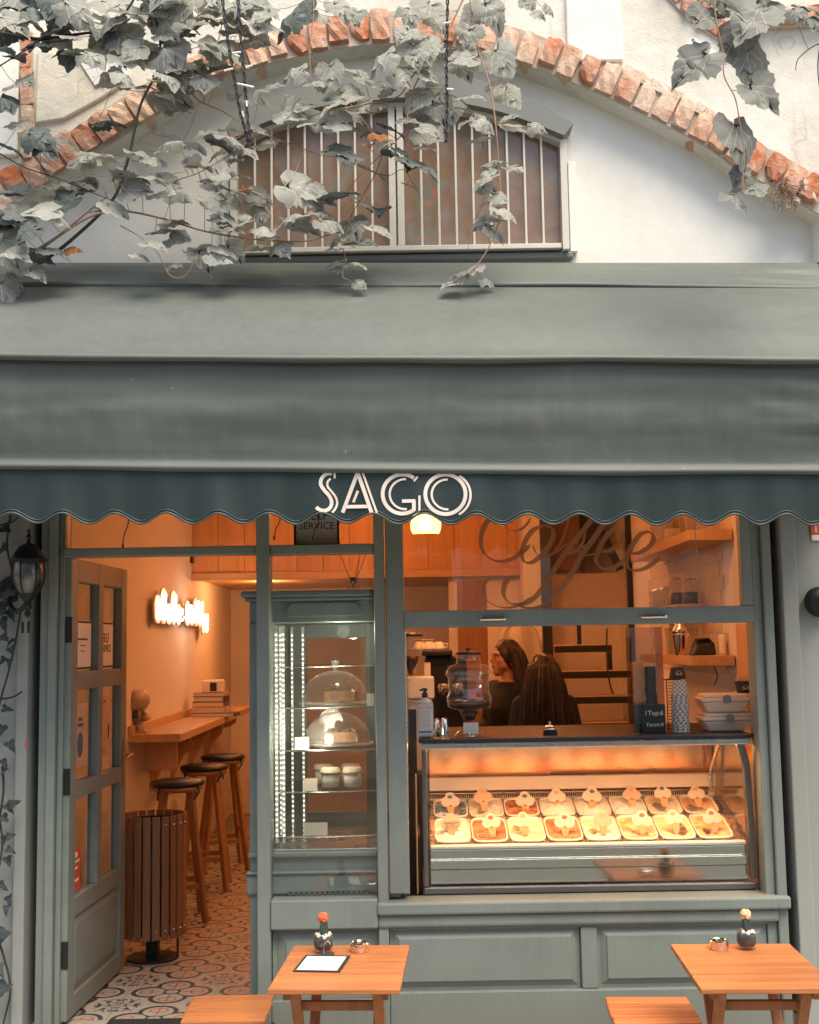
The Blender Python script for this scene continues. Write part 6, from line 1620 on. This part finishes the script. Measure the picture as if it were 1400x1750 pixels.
# number plate and lamp at the right edge
x0 = P(1385, 900, -.02).x
r = empty('house_number_plate', (x0+.06, -.02, P(1390, 925, -.02).z), 'red enamel house number plate at the right edge', 'sign')
bx('plate', M['red'], x0, x0+.14, -.024, -.0155, P(1390, 913, -.02).z, P(1390, 892, -.02).z, r); bx('plate_lower', M['paper'], x0+.002, x0+.14, -.024, -.0155, P(1390, 924, -.02).z, P(1390, 914, -.02).z, r)
text('lettering', '1', .052, (x0+.022, -.0245, P(1390, 904, -.02).z), M['paper'], r)
c = P(1408, 1028, -.10); r = empty('wall_lamp', (c.x, -.02, c.z), 'dark round wall lamp cut by the right edge', 'lamp')
MB().lathe([(.02, 0), (.055, .005), (.065, .03), (.05, .06), (.015, .075), (.02, .09)], 20, (c.x, -.016, c.z), Matrix.Rotation(PI/2, 3, 'X')).build('body', M['iron'], r, auto=35)
bx('red_sticker', M['red'], P(45, 1272, -.046).x-.004, P(45, 1272, -.046).x+.004, -.0475, -.0460, P(45, 1280, -.046).z, P(45, 1266, -.046).z, label='tiny red sticker on the left pilaster', cat='sticker', bevel=0)
# bins/bits on the building opposite, seen only in the glass
opp = empty('building_opposite', (0, -9.6, SZ), 'plain pale building across the street, mirrored in the glass', 'building')
bx('wall', M['greywall'], -9, 9, -10.0, -9.6, SZ, 4.2, opp)
for i in range(-3, 4):
    bx('window', M['dark'], i*2.2-.5, i*2.2+.5, -9.6, -9.57, .9, 2.6, opp); bx('window_frame', M['whitepaint'], i*2.2-.62, i*2.2-.51, -9.6, -9.55, .8, 2.7, opp); bx('window_frame', M['whitepaint'], i*2.2+.51, i*2.2+.62, -9.6, -9.55, .8, 2.7, opp)
# ------------------------------------------------------------------ climbing vines
def leaf_mat(name, c1, c2, tr=.42):
    m = bpy.data.materials.new(name); m.use_nodes = True; nt = m.node_tree; b = nt.nodes['Principled BSDF']
    oi = nt.nodes.new('ShaderNodeObjectInfo'); rnd = X(nt, oi.outputs['Random'])
    v = coords(nt, 'Object', (1, 1, 1)); n = noise_tex(nt, v, 5, 5, .65)
    c = mixcol(nt, rnd, c1, c2); c = mixcol(nt, X(nt, n)*.45, c, tuple(q*.6 for q in c1))
    # paler ribs running out from the stalk
    tc = nt.nodes.new('ShaderNodeTexCoord'); sp = nt.nodes.new('ShaderNodeSeparateXYZ'); nt.links.new(tc.outputs['Object'], sp.inputs[0])
    ax = X(nt, sp.outputs[0]).abs(); yy = X(nt, sp.outputs[1])
    rib = ax.lt(.010).max((ax-yy*.75).abs().lt(.010)).max((ax-(yy-.22)*.55).abs().lt(.007)).max((ax+yy*.8-.03).abs().lt(.007)._op('MULTIPLY', 1.0))
    c = mixcol(nt, rib*.55, c, tuple(min(1, q*1.8) for q in c2))
    nt.links.new(c, b.inputs['Base Color']); b.inputs['Roughness'].default_value = .55; b.inputs['Specular IOR Level'].default_value = .35
    h = X(nt, n)*.6-rib*.35; bump(nt, b, h.s, .35, .03)
    t = nt.nodes.new('ShaderNodeBsdfTranslucent'); nt.links.new(c, t.inputs[0]); mx = nt.nodes.new('ShaderNodeMixShader'); mx.inputs[0].default_value = tr
    o = nt.nodes['Material Output']; nt.links.new(b.outputs[0], mx.inputs[1]); nt.links.new(t.outputs[0], mx.inputs[2]); nt.links.new(mx.outputs[0], o.inputs[0])
    return m
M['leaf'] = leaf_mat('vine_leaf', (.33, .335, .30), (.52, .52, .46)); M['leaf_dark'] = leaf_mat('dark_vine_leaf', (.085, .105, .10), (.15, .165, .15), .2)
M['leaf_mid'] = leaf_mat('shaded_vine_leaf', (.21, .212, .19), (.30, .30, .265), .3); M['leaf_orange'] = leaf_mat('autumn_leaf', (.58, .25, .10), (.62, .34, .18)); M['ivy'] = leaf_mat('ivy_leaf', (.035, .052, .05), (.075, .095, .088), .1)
M['cane'] = pm('red_brown_cane', (.34, .19, .12), .6, var=.25, scale=20); M['dark_cane'] = pm('dark_cane', (.045, .038, .034), .8, var=.3, scale=20)
HALFB = [(.0, .0), (.08, -.12), (.20, -.20), (.34, -.20), (.44, -.12), (.50, -.02), (.55, .06), (.54, .14), (.60, .22), (.60, .31), (.54, .37), (.53, .44), (.46, .47), (.42, .52), (.42, .60), (.35, .65), (.32, .72), (.24, .76), (.18, .85), (.10, .89), (.06, .96), (0, 1.0)]
HALFC = [(.0, .0), (.09, -.12), (.20, -.19), (.33, -.18), (.40, -.09), (.48, -.04), (.47, .05), (.55, .12), (.56, .22), (.60, .30), (.52, .34), (.50, .42), (.42, .43), (.36, .45), (.37, .54), (.32, .61), (.31, .68), (.22, .72), (.18, .80), (.11, .84), (.07, .92), (0, 1.0)]
IVYH = [(.0, .0), (.12, -.10), (.30, -.12), (.46, .02), (.38, .16), (.30, .30), (.24, .36), (.22, .55), (.12, .75), (0, 1.0)]
def leaf_mesh(name, half, seed, mat, fold=.35, curl=.3, wave=.06):
    rnd = random.Random(seed); vs = []; fs = []
    nm = 5
    def shp(x, y):
        z = fold*abs(x)*(.8+.3*y)-curl*max(0, y-.15)**2-.25*curl*x*x*4+wave*noise.noise(Vector((x*4.5, y*4.5, seed*3.7)))*1.4
        return Vector((x, y, z))
    jit = [(rnd.uniform(-.022, .022), rnd.uniform(-.022, .022)) for _ in half]
    asym = rnd.uniform(-.06, .06)
    for side in (1, -1):
        out = [(side*(hx+jx if hx > 0 else 0)*(1+side*asym), hy+jy if hx > 0 else hy) for (hx, hy), (jx, jy) in zip(half, jit)]
        n = len(out); base = len(vs)
        inner = [(ox*.48, oy*.55+.16) for ox, oy in out]
        mid = [(0, max(0, min(1, oy*.85+.10))) for ox, oy in out]; mid[0] = (0, 0); mid[-1] = (0, 1)
        for a in (out, inner, mid):
            for q in a: vs.append(shp(*q))
        for i in range(n-1):
            for L in (0, 1):
                f = (base+L*n+i, base+L*n+i+1, base+(L+1)*n+i+1, base+(L+1)*n+i); fs.append(f if side > 0 else f[::-1])
    me = bpy.data.meshes.new(name); me.from_pydata(vs, [], fs)
    bm = bmesh.new(); bm.from_mesh(me); bmesh.ops.remove_doubles(bm, verts=bm.verts, dist=.002); bmesh.ops.recalc_face_normals(bm, faces=bm.faces)
    if bm.faces and sum(f.normal.z for f in bm.faces) < 0: bmesh.ops.reverse_faces(bm, faces=bm.faces)
    bm.to_mesh(me); bm.free(); setmat(me, mat)
    for p in me.polygons: p.use_smooth = True
    return me
LM = [leaf_mesh('leaf', HALFC if s % 3 == 0 else HALFB, s, M['leaf'], f, c, w_) for s, (f, c, w_) in enumerate([(.20, .25, .06), (.32, .30, .08), (.05, .40, .09), (.42, .15, .07), (.22, .50, .10), (-.12, .30, .10), (.5, .35, .08), (.1, .12, .06), (.28, .2, .07), (-.05, .55, .09)])]
IM = [leaf_mesh('leaf', IVYH, s+20, M['ivy'], f, c, .05) for s, (f, c) in enumerate([(.2, .2), (.35, .3), (.1, .4)])]
rl = random.Random(11)
def place_leaf(px, py, size, ang, tilt, Y, parent, mat=None, meshes=LM, stems=None, pet=None):
    L = size*SCL(Y)
    n = Vector((rl.uniform(-.45, .45), -math.cos(math.radians(tilt)), math.sin(math.radians(tilt)))).normalized()
    a = math.radians(ang); t = Vector((math.cos(a), 0, math.sin(a))); t = t-n*t.dot(n)
    if t.length < .1: t = Vector((0, -.3, -1))-n*Vector((0, -.3, -1)).dot(n)
    t.normalize(); xv = t.cross(n)
    c = P(px, py, Y); base = c-t*L*.45
    me = rl.choice(meshes)
    o = bpy.data.objects.new('leaf', me); C.objects.link(o); o.parent = parent
    R3 = Matrix((xv, t, n)).transposed().to_4x4()
    sx = L*rl.uniform(.85, 1.05)
    o.matrix_local = Matrix.Translation(base-wl(parent)) @ R3 @ Matrix.Diagonal((sx, L, L, 1))
    if mat: o.material_slots[0].link = 'OBJECT'; o.material_slots[0].material = mat
    if pet is not None:
        best = None
        if stems:
            for s in stems:
                for q in s:
                    d = (q-base).length
                    if d > .012 and (best is None or d < best[0]): best = (d, q)
        if best and best[0] < .24: e = best[1]
        else: e = base-t*L*.35+Vector((rl.uniform(-.02, .02), .02, .03))
        mid = (base+e)/2+Vector((0, 0, -.10*(base-e).length))
        pet.append(cat_rom([base, mid, e], 3))
def stem(pts, Y, Y2=None):
    Y2 = Y if Y2 is None else Y2; n = len(pts)
    return cat_rom([P(a, b, Y+(Y2-Y)*i/max(1, n-1)) for i, (a, b) in enumerate(pts)], 6)
def vine(name, loc, label, stems, leaves, Y, seedY=.12):
    r = empty(name, loc, label, 'vine')
    st = [s for s, *_ in stems]; pet = []
    for px, py, size, ang, tone in leaves:
        y = Y+rl.uniform(-seedY, seedY)
        if py > 420: y = min(y, -.42)
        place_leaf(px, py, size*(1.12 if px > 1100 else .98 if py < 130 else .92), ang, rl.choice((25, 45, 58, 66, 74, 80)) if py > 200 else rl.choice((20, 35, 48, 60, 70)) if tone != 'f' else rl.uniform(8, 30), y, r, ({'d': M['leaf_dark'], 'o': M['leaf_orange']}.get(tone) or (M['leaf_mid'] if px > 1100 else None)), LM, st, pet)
    for s, rad, mat in stems:
        n = len(s); MB().tube(s, [rad*(1-.5*i/n) for i in range(n)], 6).build('stem', M[mat], r, smooth=True)
    m = MB()
    for q in pet: m.tube(q, .0013, 4, cap=False)
    m.build('leaf_stalks', M['cane'], r, kind='stuff')
    return r
D = -90
A_ = [(20, 40, 85, 250, 'd'), (55, 35, 62, 230, 'd'), (120, 95, 58, 262, 'd'), (62, 72, 50, 200, 'd'), (172, 60, 42, 255, 'd'), (100, 40, 60, 240, 'd'), (160, 95, 62, 300, ''), (40, 140, 62, -40, ''), (10, 175, 55, -60, 'd'), (30, 210, 50, -80, ''), (70, 235, 62, -30, 'd'), (103, 237, 65, -20, ''), (83, 254, 52, -50, 'd'), (20, 250, 52, 0, 'd'),
      (134, 273, 50, 200, ''), (171, 264, 62, -60, ''), (211, 279, 45, -30, ''), (249, 264, 62, -20, ''), (268, 273, 50, -60, ''), (286, 244, 52, 170, ''), (328, 247, 58, -40, ''), (380, 250, 58, -70, 'd'), (323, 276, 40, 150, ''), (348, 287, 52, -30, ''), (148, 304, 48, -50, ''), (168, 310, 42, -55, ''), (97, 318, 60, -30, ''),
      (208, 316, 60, -40, ''), (234, 324, 56, -10, ''), (228, 301, 66, -20, 'd'), (288, 307, 50, -25, ''), (283, 330, 55, -25, ''), (308, 341, 45, -20, ''), (337, 341, 56, -15, ''), (360, 318, 40, -20, ''), (380, 321, 48, -15, ''), (386, 298, 45, -10, ''), (366, 358, 48, -30, ''), (380, 373, 45, -30, ''), (188, 358, 62, -60, ''), (200, 361, 60, -40, ''),
      (108, 355, 62, 230, 'd'), (68, 361, 66, 200, ''), (17, 367, 72, 210, 'd'), (6, 380, 66, 180, 'd'), (100, 373, 52, -10, ''), (17, 435, 100, -60, ''), (63, 470, 44, -40, ''), (28, 488, 34, -50, ''), (3, 500, 64, -80, ''), (94, 427, 66, -45, 'd'), (126, 430, 36, -10, 'o'), (286, 395, 60, -30, ''), (303, 404, 52, -35, ''), (266, 421, 50, -45, ''), (300, 450, 32, -50, ''),
      (349, 447, 62, -65, ''), (337, 427, 40, -20, ''), (374, 435, 48, -50, ''), (291, 143, 64, -45, ''), (300, 169, 76, -25, ''), (351, 137, 48, -15, ''), (303, 183, 44, -10, ''), (186, 206, 58, 10, 'd'), (237, 97, 64, -60, ''), (183, 140, 54, 180, ''), (217, 132, 50, -30, ''), (250, 75, 60, -90, ''), (30, 320, 50, 210, 'd'), (12, 330, 60, 240, 'd'), (45, 400, 50, 220, 'd'), (145, 330, 45, -30, 'd'), (30, 100, 45, -60, 'd')]
for _ in range(82):
    px, py = rl.uniform(-10, 455), rl.uniform(-25, 95)
    if py > 95-(px-150)*.02 and px > 430: continue
    A_.append((px, py, rl.uniform(50, 78), rl.uniform(225, 330), 'd' if (px < 130 and rl.random() < .45) or rl.random() < .05 else ''))
for _ in range(16): A_.append((rl.uniform(180, 420), rl.uniform(85, 150), rl.uniform(46, 66), rl.uniform(230, 330), ''))
A_ += [(a+rl.uniform(-28, 28), b+rl.uniform(-20, 20), s*rl.uniform(.6, .9), g+rl.uniform(-50, 50), '' if t == 'o' else t) for a, b, s, g, t in A_[14:66:2]]
SA = [(stem([(70, 425), (150, 372), (210, 361), (280, 374), (350, 395), (430, 408), (520, 412), (575, 396)], -.45), .0052, 'cane'), (stem([(35, 442), (100, 402), (165, 350), (185, 335)], -.42), .004, 'cane'),
      (stem([(65, 452), (110, 420), (170, 366), (200, 328), (222, 260), (240, 180), (272, 110), (268, 40), (240, -30)], -.40, -.5), .0075, 'dark_cane'), (stem([(-20, 52), (60, 66), (100, 62), (190, 48), (215, 20), (240, -20)], -.5), .007, 'dark_cane'),
      (stem([(210, 20), (190, 80), (180, 125), (205, 150), (260, 158)], -.45), .0028, 'cane'), (stem([(265, 90), (310, 128), (335, 168), (380, 190), (430, 219), (480, 240), (540, 262)], -.38), .0034, 'cane'), (stem([(-20, 250), (40, 285), (100, 305), (160, 330), (200, 345)], -.45), .003, 'dark_cane'),
      (stem([(-20, 125), (60, 78), (120, 70)], -.5), .003, 'dark_cane'), (stem([(270, 340), (300, 310), (340, 295), (400, 260)], -.42), .0022, 'dark_cane'), (stem([(205, 385), (240, 405), (268, 430), (290, 470), (315, 472), (330, 445), (310, 425)], -.50), .0022, 'cane'), (stem([(330, 30), (390, 38), (430, 60), (500, 95)], -.45), .0028, 'cane')]
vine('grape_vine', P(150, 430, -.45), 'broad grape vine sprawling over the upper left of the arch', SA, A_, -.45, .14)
B_ = [(427, 330, 52, -30, ''), (420, 322, 30, 100, 'o'), (447, 340, 48, -20, ''), (520, 327, 84, -20, ''), (545, 337, 72, -30, ''), (587, 332, 72, -60, 'd'), (625, 352, 42, -20, ''), (642, 295, 60, -90, ''), (602, 272, 44, -70, 'd'), (575, 257, 56, 200, 'd'), (447, 367, 40, -90, ''), (497, 372, 66, 200, ''), (520, 390, 64, -20, ''), (452, 420, 70, -60, ''), (482, 422, 48, -60, ''), (445, 390, 50, 170, ''), (567, 382, 52, -30, ''),
      (602, 387, 60, -70, ''), (622, 410, 56, -55, ''), (647, 362, 48, -90, 'd'), (575, 410, 38, 230, ''), (597, 422, 38, -60, ''), (572, 450, 38, 200, ''), (610, 450, 40, -60, ''), (590, 470, 27, -30, ''), (420, 257, 50, -45, ''), (377, 262, 52, 220, ''), (385, 302, 44, -15, ''), (400, 345, 42, -20, ''), (385, 365, 46, -40, ''), (392, 395, 58, -30, ''), (402, 435, 52, -40, ''),
      (567, 126, 52, -80, 'f'), (647, 106, 60, 200, 'f'), (604, 123, 42, -20, ''), (710, 94, 64, -80, 'f'), (716, 117, 52, -60, ''), (641, 140, 48, -60, ''), (687, 134, 44, -30, ''), (573, 166, 58, 210, ''), (567, 183, 54, 240, ''), (607, 160, 44, 10, ''), (650, 177, 48, -20, ''), (750, 160, 64, -40, ''), (750, 194, 70, -60, ''), (710, 174, 54, 240, ''), (727, 194, 60, -45, ''), (567, 209, 64, 180, ''), (613, 206, 62, -5, ''), (673, 223, 52, -60, 'd'), (656, 240, 48, -70, 'o'), (630, 249, 28, -80, 'o'), (721, 286, 80, -50, 'd'), (699, 209, 44, -20, ''), (736, 229, 62, -40, ''), (730, 254, 44, -10, ''),
      (487, 41, 62, 210, 'd'), (582, 15, 50, -60, 'f'), (445, 37, 52, -45, ''), (497, 127, 52, 190, ''), (435, 165, 76, -45, ''), (500, 195, 60, -30, ''), (522, 178, 42, 20, ''), (550, 212, 64, -10, ''), (460, 240, 52, -30, ''), (400, 235, 62, -80, ''), (372, 225, 58, 200, ''), (378, 250, 48, -70, 'd'), (720, 20, 60, 230, 'f'), (750, 40, 52, -60, 'f'), (730, 85, 58, -80, 'f'), (540, 140, 40, -60, ''), (690, 60, 44, 240, 'f'), (620, 185, 46, 220, ''), (660, 150, 50, -80, ''), (590, 195, 40, -40, ''), (515, 210, 44, 210, ''), (635, 225, 40, -90, 'd'), (610, 30, 36, -100, 'f'), (555, 30, 30, -30, ''), (690, 260, 38, -60, 'd'), (705, 320, 34, -60, '')]
B_ += [(a+rl.uniform(-30, 30), b+rl.uniform(-22, 22), s*rl.uniform(.6, .95), g+rl.uniform(-60, 60), '' if t in ('o', 'f') else t) for a, b, s, g, t in B_[::2]]
SB = [(stem([(800, -20), (762, 60), (735, 95), (705, 130), (680, 165), (625, 178), (560, 190), (510, 205)], -.42), .0040, 'cane'), (stem([(745, 100), (715, 135), (700, 175), (690, 225), (655, 260), (615, 300), (590, 330)], -.42), .0034, 'cane'), (stem([(532, -20), (536, 20), (530, 80), (532, 140), (542, 172), (565, 190)], -.5), .0022, 'cane'), (stem([(700, 200), (715, 225), (735, 255), (748, 295)], -.42), .002, 'cane'),
      (stem([(575, 385), (578, 400), (590, 440), (585, 470), (595, 478)], -.48), .0026, 'cane'), (stem([(655, 260), (640, 300), (605, 360), (590, 385)], -.42), .0022, 'dark_cane'), (stem([(640, 295), (665, 300), (690, 290), (710, 320)], -.42), .0018, 'dark_cane'), (stem([(430, 219), (470, 238), (530, 262), (600, 270)], -.40), .002, 'cane')]
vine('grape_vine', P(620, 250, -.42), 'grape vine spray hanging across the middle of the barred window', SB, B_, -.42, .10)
H_ = [(787, 100, 54, 190, 'f'), (793, 120, 50, -60, 'f'), (856, 103, 64, -60, 'f'), (873, 163, 56, -60, 'f'), (844, 146, 42, 160, ''), (807, 166, 50, -20, ''), (830, 211, 48, -30, ''), (793, 211, 32, 250, ''), (816, 240, 42, 180, ''), (867, 203, 34, 120, ''), (884, 214, 54, -60, 'f'), (919, 217, 36, -20, ''), (876, 291, 56, -60, 'f'), (844, 274, 44, -30, ''), (827, 309, 50, 200, ''), (836, 323, 38, -30, ''), (833, 346, 30, -60, ''), (867, 363, 52, -60, 'f'), (836, 371, 44, 220, ''), (805, 460, 42, 250, ''), (772, 482, 46, 240, ''), (835, 480, 30, -30, ''), (820, 388, 36, 220, ''), (850, 400, 44, -70, ''), (845, 25, 66, -50, 'f'), (805, 30, 48, 220, 'f'), (905, 8, 34, -60, 'f'), (922, 27, 28, -40, 'f'), (940, 18, 24, -20, 'f'), (800, 66, 50, -100, 'f'), (785, 470, 36, 200, ''), (855, 340, 36, -30, '')]
SH = [(stem([(800, -30), (812, 60), (822, 100), (838, 150), (848, 220), (853, 290), (856, 345), (848, 395), (825, 440), (800, 468), (775, 482)], -.46, -.5), .0042, 'cane'), (stem([(765, 160), (790, 172), (810, 200), (824, 240), (830, 300), (824, 350), (806, 385), (800, 425)], -.43), .0028, 'cane'), (stem([(770, 84), (800, 82), (822, 92)], -.46), .0026, 'cane')]
vine('grape_vine', P(850, 300, -.46), 'slender grape vine strand trailing down onto the awning at centre right', SH, H_, -.46, .06)
R_ = [(1280, 42, 88, 240, 'f'), (1256, 66, 62, 235, 'f'), (1283, 106, 82, 265, 'f'), (1180, 116, 80, 212, 'f'), (1304, 166, 70, -42, 'f'), (1268, 240, 84, -90, 'f'), (1287, 318, 56, -80, 'f'), (1265, 342, 50, -92, 'f'), (1213, 30, 56, 20, ''), (1325, 22, 48, -60, 'f'), (1388, 16, 56, -90, 'd'), (1366, 22, 40, -70, ''), (1232, -10, 60, -70, 'f'), (1400, 40, 50, -120, 'd'), (1300, -15, 60, 240, 'f'), (1262, 300, 34, -110, 'f')]
SR = [(stem([(1215, -40), (1226, 45), (1236, 90), (1238, 130), (1256, 166), (1264, 205), (1272, 260), (1268, 330)], -1.0), .0030, 'cane'), (stem([(1420, 70), (1392, 78), (1365, 100), (1360, 120)], -.9), .0026, 'dark_cane'), (stem([(1405, 60), (1398, 110), (1402, 160)], -.9), .003, 'dark_cane')]
vine('grape_vine', P(1260, 200, -1.0), 'grape vine shoot with large leaves hanging at the upper right', SR, R_, -1.0, .05)
# ivy climbing the wall at the far left
iv = empty('ivy', P(10, 1740, -.06), 'dark small leaved ivy climbing the wall at the far left', 'ivy')
SI = [stem([(18, 880), (12, 930), (20, 975)], -.09), stem([(36, 1040), (28, 1090), (14, 1150), (0, 1200), (-10, 1260)], -.07), stem([(4, 1310), (6, 1350), (0, 1400), (4, 1440), (-4, 1500)], -.07), stem([(-6, 1600), (8, 1640), (18, 1690), (8, 1740), (-4, 1790)], -.07), stem([(-5, 1195), (20, 1192), (38, 1182)], -.08), stem([(-10, 900), (20, 892), (30, 884)], -.09)]
for s in SI: MB().tube(s, [.0055*(1-.4*i/len(s)) for i in range(len(s))], 6).build('stem', M['dark_cane'], iv, smooth=True)
IV = [(16, 1098, 16, -100), (20, 1113, 16, -60), (16, 1135, 15, -90), (2, 1090, 18, 200), (14, 1212, 17, -10), (20, 1276, 19, -60), (8, 1305, 18, -70), (5, 1320, 15, -90), (26, 1372, 17, 20), (16, 1382, 18, -50), (20, 1428, 14, 10), (6, 1438, 20, -80), (20, 1454, 16, -20), (14, 1472, 17, -70), (6, 1516, 18, -40), (16, 1540, 17, -60), (10, 1556, 16, -80), (4, 1590, 22, 120), (3, 1605, 18, -110), (2, 1695, 28, 240), (8, 1688, 24, 30), (0, 1250, 20, -110), (2, 1400, 18, 200), (4, 1130, 15, -120), (10, 1015, 24, 220), (4, 1040, 26, -90), (18, 1050, 22, -60), (2, 1000, 26, 130), (14, 990, 20, 200), (3, 940, 20, 220), (5, 905, 20, 200), (28, 1000, 18, -50), (6, 1068, 22, -70), (0, 1660, 22, -60)]
pt = []
for a, b2, s, an in IV: place_leaf(a, b2, s*1.15, an, rl.uniform(0, 55), -.075-rl.uniform(0, .05), iv, None, IM, SI, pt)
m = MB()
for q in pt: m.tube(q, .0009, 4, cap=False)
m.build('leaf_stalks', M['dark_cane'], iv, kind='stuff')
# cables with clips hanging down the wall
def cable(pts, Y, lb, clips):
    r = empty('hanging_cable', P(*pts[-1], Y), lb, 'cable', 'dark cables hanging over the arch')
    base = cat_rom([P(a, b2, Y) for a, b2 in pts], 14); n = len(base)
    for ph in (0, PI):
        MB().tube([p+Vector((.0042*math.cos(i*.9+ph), .0042*math.sin(i*.9+ph), 0)) for i, p in enumerate(base)], .0036, 5).build('strand', M['ink'], r, smooth=True)
    for a, b2, c_, d in clips:
        MB().tube([P(a, b2, Y-.012), P(c_, d, Y-.012)], .0042, 6).build('clip', M['enamel'], r)
cable([(379, -10), (388, 60), (398, 120), (408, 180), (424, 242)], -.62, 'left dark twisted cable with white clips over the brick arch', [(370, 33, 381, 31), (392, 62, 404, 60), (397, 92, 410, 97), (383, 121, 399, 117), (414, 190, 417, 200)])
cable([(406, -10), (411, 60), (417, 130), (421, 180), (427, 242)], -.64, 'right dark twisted cable with white clips over the brick arch', [(412, 31, 419, 38), (397, 91, 412, 89), (420, 116, 432, 111), (406, 143, 434, 149), (421, 172, 422, 182)])
cable([(765, -10), (764, 60), (763, 120), (764, 180), (762, 243)], -.60, 'dark twisted cable hanging at the middle of the barred window', [(758, 40, 770, 38), (764, 152, 775, 153)])
